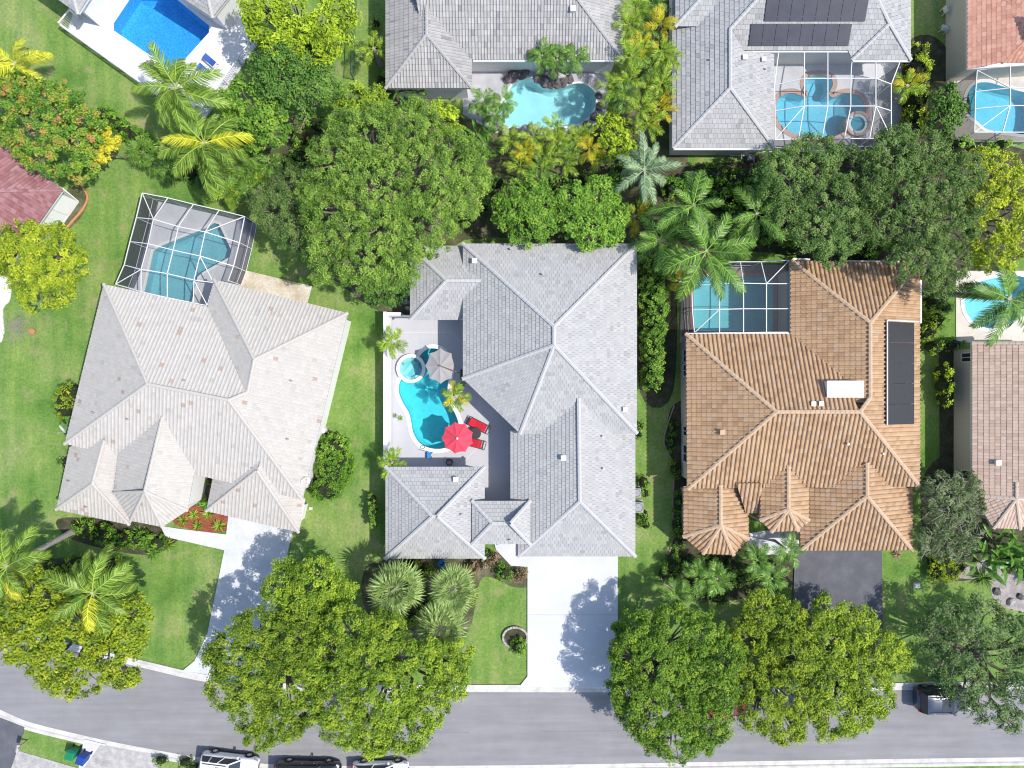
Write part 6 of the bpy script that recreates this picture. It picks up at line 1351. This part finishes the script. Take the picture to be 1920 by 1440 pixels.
shrub('hedge', 'tall yellow-green hedge between the two top right pool cages', [(1722,95,22,18),(1724,125,24,20),(1722,155,24,20),(1728,185,20,20),(1722,215,22,20),(1716,240,20,18)], 2.6, 'yellow_green', 'hedge', leaf=0.15, puff=0.3, per=26)
shrub('hedge', 'leafy hedge along the cream wall of the tan-roofed house', [(1776,695,12,16),(1775,722,13,16),(1777,748,11,14)], 1.9, 'lime', 'hedge', **H1)
shrub('rounded_shrub', 'bushes between the brown house and the right pool deck', [(1748,570,18,18),(1760,600,18,18),(1745,625,16,18),(1768,560,16,14),(1755,650,14,14)], 1.7, 'mahogany', leaf=0.16, puff=0.3)
shrub('rounded_shrub', 'dark shrub at the corner of the right pool deck', [(1790,645,22,10),(1775,575,14,12)], 1.2, 'deep')
shrub('rounded_shrub', 'yellow-green mound shrub beside the wispy trees', [(1768,1052,20,18),(1782,1072,24,20),(1760,1075,16,16),(1800,1065,16,14)], 1.3, 'yellow_green', leaf=0.12, puff=0.22)
shrub('rounded_shrub', 'leafy green shrubs right of the slate-grey eave by the air conditioners', [(1207,905,12,14),(1210,925,10,10),(1208,968,12,14),(1212,985,10,10)], 0.9, 'hedge', leaf=0.13)
shrub('rounded_shrub', 'small bright shrub right of the slate-grey house', [(1201,800,8,12),(1200,815,7,8)], 0.9, 'bright', leaf=0.13)
shrub('rounded_shrub', 'round clipped bush in the stone ring by the white driveway', [(972,1214,15,17)], 1.0, 'hedge', leaf=0.1, puff=0.18)
shrub('rounded_shrub', 'dark round bush at the end of the front bed', [(946,1077,15,16)], 1.1, 'hedge', leaf=0.11, puff=0.2)
shrub('flowering_shrub', 'rust-pink shrub beside the white driveway top', [(975,1080,14,13)], 0.9, 'rust', leaf=0.12, puff=0.2)
shrub('flowering_shrub', 'rust-pink shrubs along the front bed below the eave', [(885,1062,15,12),(905,1058,14,12),(925,1048,12,10)], 0.8, 'rust', leaf=0.12, puff=0.2)
shrub('rounded_shrub', 'green shrub by the portico steps', [(920,1040,10,10),(932,1058,10,9)], 0.7, 'deep', leaf=0.13)
shrub('rounded_shrub', 'low green shrubs along the narrow bed of the brown house', [(1270,985,11,20),(1272,940,10,22),(1266,880,10,18),(1258,832,11,14),(1262,800,9,16),(1272,1020,12,16)], 0.8, 'hedge', leaf=0.13)
shrub('rounded_shrub', 'pale green shrub at the lower corner of the narrow bed', [(1258,1055,16,18),(1266,1085,15,14)], 0.9, 'bright', leaf=0.14)
shrub('rounded_shrub', 'low dark shrubs under the front wall of the pale house', [(190,1003,24,18),(225,1012,24,18),(262,1012,24,16),(155,992,20,14),(290,1020,20,14)], 1.2, 'hedge', leaf=0.18)
shrub('rounded_shrub', 'leafy shrubs beneath the lower left palms', [(90,1075,26,20),(140,1060,24,18),(60,1045,18,14),(200,1060,20,14)], 1.6, 'mahogany', leaf=0.18)
shrub('hedge', 'mixed green hedge mass between the palms and the dark oak', [(1300,340,26,18),(1340,325,26,18),(1380,335,26,18),(1420,345,26,18),(1265,350,20,16),(1440,390,22,20),(1400,370,24,18),(1350,360,22,16),(1260,420,18,18),(1210,380,16,18),(1290,430,20,18),(1400,440,22,18),(1370,400,20,16)], 2.4, 'hedge', 'hedge', leaf=0.18, puff=0.34, per=32)
shrub('rounded_shrub', 'small shrubs along the lower edge of the right pool cage', [(1650,300,22,14),(1690,295,22,14),(1620,290,14,10)], 1.6, 'oak', leaf=0.16)
shrub('rounded_shrub', 'small bush on the grass beside the white SUV', [(345,1432,12,10),(360,1442,12,10),(300,1428,13,9)], 0.9, 'deep', leaf=0.13)
shrub('hedge', 'dark undergrowth behind the two round bright trees', [(1180,330,20,14),(1060,350,18,14),(930,340,18,16),(905,380,16,18),(1195,290,16,16)], 1.3, 'deep', 'hedge', leaf=0.18)
shrub('rounded_shrub', 'leafy shrub against the chain-link fence by the grey house', [(705,40,8,12),(700,95,10,14),(715,150,12,14)], 1.0, 'mahogany', leaf=0.15)
shrub('rounded_shrub', 'grey-green shrub at the far lower right bed', [(1915,1060,22,16),(1935,1080,16,16)], 1.2, 'oak_olive', leaf=0.14)
shrub('hedge', 'dense shrubs filling the belt below the light grey house', [(1440,312,20,14),(1640,318,22,16),(1460,440,24,18),(1500,462,22,14),(1640,455,24,18),(1625,480,18,12),(1690,455,22,16),(1850,285,24,14),(1880,270,20,12),(1800,270,20,14)], 2.6, 'bright', 'hedge', leaf=0.17, puff=0.34, per=28)
shrub('hedge', 'dense shrubs filling the belt beside the lagoon pool planting', [(880,300,18,20),(900,330,20,18),(870,400,18,18),(1045,340,22,14),(1190,300,16,18),(1165,320,18,14),(560,255,14,12),(590,230,16,14),(620,225,16,14),(560,290,20,16),(540,310,16,14),(1010,345,18,12),(1090,335,18,12)], 2.0, 'bright', 'hedge', leaf=0.17, puff=0.32, per=28)
shrub('rounded_shrub', 'low planting around the three sabal palms', [(795,1075,18,14),(770,1060,16,10),(800,1140,20,16),(720,1150,22,16),(880,1120,16,14),(870,1080,12,10),(775,1160,20,14)], 0.9, 'mahogany', leaf=0.16)
shrub('rounded_shrub', 'leafy bushes crowding the front of the brown house', [(1300,1062,20,14),(1335,1060,22,14),(1375,1062,22,14),(1395,1085,22,16),(1420,1085,18,14),(1445,1060,16,12),(1300,1110,22,16),(1345,1120,24,16),(1460,1100,16,14),(1250,1080,12,14)], 1.3, 'deep', leaf=0.17)
# ---------------------------------------------------------------- palms
palm('coconut palm nearest the white terrace, fronds over the blue pool', 330, 165, 6.2, 'coco', 'coco', 20, 1.02, base=(372,222), wind=(-0.25, -0.15))
palm('coconut palm below the terrace corner with yellowing fronds', 382, 268, 5.6, 'coco', 'coco', 19, 1.05, base=(420,300), gold=0.12, gold_mat='coco_gold', wind=(-0.2, -0.1))
palm('golden coconut palm cut by the left edge', 28, 118, 4.6, 'coco', 'coco_gold', 14, 0.78, base=(60,150))
palm('coconut palm above the yellow street tree', 172, 1112, 6.6, 'coco', 'coco', 19, 1.0, base=(230,1075), gold=0.08, gold_mat='coco_gold', wind=(-0.2, 0.25))
palm('coconut palm with slanting trunk at the lower left', 12, 1062, 6.8, 'coco', 'coco', 16, 0.95, base=(135,997), gold=0.15, gold_mat='coco_gold', trunk_r=0.17)
palm('large royal palm over the corner of the brown house cage', 1325, 470, 7.0, 'royal', 'royal', 18, 1.2, base=(1290,500), el=(-20, 60))
palm('royal palm rising behind the large royal palm', 1300, 385, 6.2, 'royal', 'royal', 14, 1.0, base=(1268,400), el=(-15, 60))
palm('royal palm between the central house and the brown house', 1238, 450, 5.0, 'royal', 'royal', 13, 0.82, el=(-15, 65))
palm('royal palm against the dark oak', 1420, 400, 5.4, 'royal', 'royal', 12, 0.9, el=(-15, 60))
palm('silvery pale palm at the fence corner', 1208, 318, 6.0, 'silver', 'silver', 15, 1.05, base=(1196,345), el=(-30, 60))
palm('yellow palm below the large royal palm', 1276, 528, 2.6, 'small', 'areca', 13, 0.95, gold=0.4, gold_mat='areca_gold')
palm('yellowing palm right of the two round trees', 1190, 405, 3.6, 'areca', 'areca', 12, 0.8, gold=0.5, gold_mat='areca_gold')
palm('dark palm with slanting trunk over the round-ended pool', 1893, 560, 6.4, 'royal', 'royal', 17, 1.1, base=(1752,548), el=(-35, 55), trunk_r=0.18)
for lab, x, y in (('small palm by the patio wall near the spa', 736, 642), ('small palm beside the turquoise pool and the cantilever parasol', 852, 744), ('small palm at the corner of the lower left roof block', 735, 868)):
    palm(lab, x, y, 2.5, 'small', 'areca', 12, 1.02, el=(0, 60), gold=0.12, gold_mat='areca_gold', trunk_r=0.09)
for lab, x, y, z in (('leftmost of three palms in front of the weathered grey eave', 1017, 104, 3.6), ('middle of three palms in front of the weathered grey eave', 1045, 112, 3.5), ('rightmost of three palms in front of the weathered grey eave', 1080, 104, 3.7), ('upper left palm of the trio at the left end of the lagoon pool', 903, 190, 3.4), ('upper right palm of the trio at the left end of the lagoon pool', 944, 190, 3.5), ('lowest palm of the trio at the left end of the lagoon pool', 924, 214, 3.2)):
    palm(lab, x, y, z, 'small', 'royal', 12, 0.98, el=(-10, 60), trunk_r=0.08)
for lab, x, y, r_ in (('sabal palm with full round head nearest the front eave', 742, 1103, 1.0), ('sabal palm right of the fullest sabal head', 850, 1105, 0.9), ('lowest sabal palm of the group of three', 826, 1178, 0.95)):
    palm(lab, x, y, 4.4, 'fan', 'sabal', 44, 1.34 * r_, el=(-35, 80), trunk_r=0.19, group='sabal palms on the front lawn')
AR = [(1195,15,'areca'),(1225,5,'royal'),(1180,45,'areca'),(1215,50,'royal'),(1240,45,'areca_gold'),(1205,85,'areca_gold'),(1240,95,'areca'),(1185,105,'areca'),(1220,125,'royal'),(1255,110,'areca'),(1180,150,'areca'),(1215,165,'areca'),(1240,155,'areca'),(1170,180,'royal'),(1200,200,'areca'),(1235,205,'areca_gold'),(1215,230,'areca'),(1150,165,'areca')]
ORD = ['first', 'second', 'third', 'fourth', 'fifth', 'sixth', 'seventh', 'eighth', 'ninth', 'tenth', 'eleventh', 'twelfth', 'thirteenth', 'fourteenth', 'fifteenth', 'sixteenth', 'seventeenth', 'lowest']
KIND = {'areca': 'yellow-green', 'areca_gold': 'golden', 'royal': 'deep green'}
for i, (x, y, m_) in enumerate(sorted(AR, key=lambda q: q[1])):
    palm(ORD[i] + ' palm from the top, ' + KIND[m_] + ', areca row left of light grey house', x, y, 3.2 + 0.25 * (i % 4), 'areca', m_, 9, 0.8, el=(5, 75), trunk_r=0.05, group='areca palms left of the light grey house', name='areca_palm')
AR2 = [(960,265,'areca'),(985,285,'areca_gold'),(1000,255,'areca'),(1020,290,'areca'),(1045,265,'areca'),(1070,285,'royal'),(1085,255,'areca'),(1105,280,'areca_gold'),(1060,305,'areca'),(975,310,'areca'),(1015,315,'royal'),(1120,300,'areca'),(1040,240,'areca')]
for i, (x, y, m_) in enumerate(sorted(AR2)):
    palm(ORD[i] + ' palm from the left, ' + KIND[m_] + ', in the areca row below the lagoon pool', x, y, 2.5 + 0.2 * (i % 4), 'areca', m_, 9, 0.72, el=(5, 75), trunk_r=0.05, group='areca palms below the lagoon pool', name='areca_palm')
FP = [('fan palm in the dark bed right of the poinciana hedge', 268, 285), ('fan palm below the yellowing coconut palm', 410, 330), ('fan palm left of the dark oak', 465, 322), ('low fan palm at the lawn edge above the pale house cage', 440, 358)]
for lab, x, y in FP: palm(lab, x, y, 1.6, 'fan', 'royal', 18, 0.85, el=(0, 75), trunk_r=0.08)
for lab, x, y, m_ in (('small palm in the bed right of the poinciana hedge', 290, 305, 'royal'), ('small palm below the first coconut palm', 318, 318, 'royal'), ('yellowish small palm at the lower edge of the palm bed', 425, 362, 'areca'), ('small palm between the yellowing coconut palm and the dark oak', 470, 350, 'royal'), ('yellow-green small palm near the dark oak', 492, 345, 'areca'), ('small palm under the right fronds of the yellowing coconut palm', 455, 300, 'royal'), ('small palm in shade left of the broad oak', 505, 305, 'royal')):
    palm(lab, x, y, 1.7, 'small', m_, 11, 0.95, el=(0, 65), trunk_r=0.07)
shrub('rounded_shrub', 'dark undergrowth below the coconut palms', [(280,290,20,16),(315,312,20,14),(350,325,20,14),(390,340,22,16),(430,350,20,14),(460,330,22,18),(490,320,18,16),(360,300,18,14)], 0.9, 'deep', leaf=0.16)
PY = [('palm beside the lower turret of the brown house', 1312, 1078), ('palm at the tip of the narrow bed before the street tree', 1268, 1118), ('palm in front of the brown house between turret and drive', 1420, 1050), ('palm right at the corner of the asphalt drive', 1475, 1030), ('palm before the middle turret of the brown house', 1345, 1085), ('low palm by the asphalt drive edge', 1448, 1085)]
for i, (lab, x, y) in enumerate(PY): palm(lab, x, y, 2.6 + 0.3 * (i % 3), 'small', 'royal', 13, 1.12, el=(-5, 65), trunk_r=0.08)
palm('bright yellow-green palm beside the tall hedge', 1702, 160, 2.6, 'small', 'areca', 12, 1.0, el=(0, 65), gold=0.2, gold_mat='areca_gold'); palm('low palm at the lower right of the large cage', 1670, 268, 2.0, 'small', 'royal', 11, 0.9, el=(0, 65))
palm('young palm in the strip beside the weathered grey house', 700, 90, 2.4, 'areca', 'areca', 9, 0.75, el=(0, 65)); palm('arching palm above the broad oak', 640, 210, 3.6, 'coco', 'coco', 11, 0.62)
palm('palm in the dark corner beside the upper oak', 1440, 335, 3.0, 'small', 'royal', 11, 1.0)
# broad-leaved plants
def clump(label, pts, h, scale=1.0, n=8):
    for i, (x, y) in enumerate(sorted(pts)): palm(ORD[i] + ' from the left, ' + label, x, y, h, 'paddle', 'banana', n, scale, el=(10, 70), trunk_r=0.06, group=label, name='banana_plant', cat='plant', bark='bark')
clump('broad-leaved banana plant at the lower left of the lagoon pool', [(895,255),(915,275),(905,300),(930,262),(880,275)], 1.3, 0.62)
clump('broad-leaved banana plant in the clump below the tan turret', [(1865,1015),(1890,1030),(1850,1035),(1905,1010),(1880,1050),(1915,1045),(1840,1055)], 1.5, 0.85)
clump('broad-leaved banana plant at the lower wall of the weathered grey house', [(755,165),(775,170),(790,180),(740,172)], 1.6, 0.55)
BR = [('bromeliad at the end of the red mulch bed', 412, 985, 0.62), ('small bromeliad in the red mulch bed', 365, 965, 0.45), ('spiky plant in the courtyard of the pale house, upper one', 382, 905, 0.55), ('spiky plant in the courtyard of the pale house, lower one', 376, 935, 0.6), ('bromeliad filling the left part of the red mulch bed', 345, 975, 0.5), ('leafy plant at the top of the red mulch bed', 392, 962, 0.6), ('bromeliad near the courtyard wall', 372, 985, 0.45), ('broad plant in the courtyard corner of the pale house', 388, 945, 0.7), ('bromeliad clump by the front path', 318, 1020, 0.6), ('bromeliad clump left of the front path', 290, 1035, 0.7), ('spiky plant under the front wall of the pale house', 155, 985, 0.6), ('broad green plant before the fan-shaped gable', 265, 1000, 0.7), ('spiky plant by the lowest sabal palm', 800, 1070, 0.5)]
for lab, x, y, r_ in BR: rosette('bromeliad_plant', lab, x, y, r_ * 1.15, 0.6, 'bromeliad' if r_ < 0.65 else 'banana', 30, wd=0.12)
rosette('sago_plant', 'dark green sago cycad beside the pebble bed', 1840, 1082, 1.05, 0.8, 'royal', 60, wd=0.1)
rosette('flowering_plant', 'small leafy plant on the deck left of the turquoise pool', 751, 784, 0.28, 0.3, 'bright', 18, wd=0.08); rosette('flowering_plant', 'lilac-grey plant on the deck left of the turquoise pool', 741, 779, 0.26, 0.3, 'silver', 18, wd=0.05)
rosette('spiky_plant', 'low plant by the edge of the asphalt drive top', 1680, 1038, 0.5, 0.3, 'rust', 24)
# ---------------------------------------------------------------- rocks
def rock(label, px, py, r, mat, group, h=0.6, rz=0.0):
    SEED[0] += 1; rg = random.Random(SEED[0]); c = W(px, py); bm = bmesh.new(); bmesh.ops.create_icosphere(bm, subdivisions=2, radius=1)
    for v in bm.verts:
        k = 0.78 + 0.4 * rg.random(); v.co = Vector((v.co.x * r * k, v.co.y * r * k * 0.8, max(-0.05, v.co.z * r * h * k + r * h * 0.35)))
    me = bpy.data.meshes.new('boulder'); bm.to_mesh(me); bm.free(); me.materials.append(M[mat]); o = bpy.data.objects.new('boulder', me); link(o); o.location = c + Vector((0, 0, 0.04)); o.rotation_euler.z = rg.random() * 6
    return tag(o, label, 'rock', group)
for k_, (x, y, r_) in enumerate(sorted(((953,150,.42),(962,144,.5),(972,138,.45),(984,134,.5),(978,145,.35)))): rock(ORD[k_] + ' from the left, dark boulder at the upper left rim of the lagoon pool', x, y, r_, 'rock', 'dark boulders at the upper left rim of the lagoon pool')
for k_, (x, y, r_) in enumerate(sorted(((1010,148,.45),(1020,155,.5),(1032,158,.5),(1045,158,.45),(1057,154,.5),(1068,150,.4),(1030,148,.4)))): rock(ORD[k_] + ' from the left, grey boulder under the three palms at the lagoon pool', x, y, r_, 'rock', 'grey boulders under the three palms')
for k_, (x, y, r_) in enumerate(sorted(((1045,140,.7),(1030,138,.5)))): rock(ORD[k_] + ' from the left, pale boulder behind the grey boulders of the lagoon pool', x, y, r_, 'rock_pale', 'pale boulders behind the lagoon pool')
for k_, (x, y, r_) in enumerate(sorted(((930,240,.4),(945,244,.45),(965,247,.4),(985,245,.5),(1005,247,.42),(920,226,.4),(1024,249,.4),(1050,246,.4)))): rock(ORD[k_] + ' from the left, boulder at the lower rim of the lagoon pool', x, y, r_, 'rock_pale' if r_ > .41 else 'rock', 'boulders at the lower rim of the lagoon pool')
for k_, (x, y, r_) in enumerate(sorted(((1122,180,.35),(1124,200,.4),(1115,220,.4),(1100,236,.4)))): rock(ORD[k_] + ' from the left, dark boulder at the right rim of the lagoon pool', x, y, r_, 'rock', 'dark boulders at the right rim of the lagoon pool')
rock('tall pale waterfall boulder below the lagoon pool', 1001, 251, .75, 'rock_pale', None, 0.8)
for lab, x, y, r_ in (('dark rock in the pebble bed, left one', 1868, 1108, .32), ('dark rock in the pebble bed, right one', 1912, 1118, .3), ('pale rock in the pebble bed', 1895, 1128, .35)): rock(lab, x, y, r_, 'rock' if 'dark' in lab else 'rock_pale', None)
for k_, (x, y) in enumerate(((762,555),(763,566),(765,578))): rock(('top', 'middle', 'bottom')[k_] + ' pale stone in the shade beside the slate-grey wing', x, y, 0.22, 'rock_pale', 'stones beside the slate-grey wing', 0.4)
# ring of stones round the clipped bush
c = W(966, 1194); t = thing('stone_ring', 'ring of grey stones on the lawn beside the white driveway', 'planter ring', c); mb = MB()
for k in range(26):
    a = 2 * math.pi * k / 26; mb.box((c.x + 0.95 * math.cos(a), c.y + 0.80 * math.sin(a), 0.11), (0.16, 0.20, 0.22), a + 0.05 * math.sin(k * 7))
tag(mb.build('stones', M['rock_pale'], t), kind='stuff'); mb = MB(); mb.lathe((c.x, c.y, 0.1), [(0.9, 0), (0.001, 0.03)], 24); mb.build('mulch', M['mulch_dark'], t)
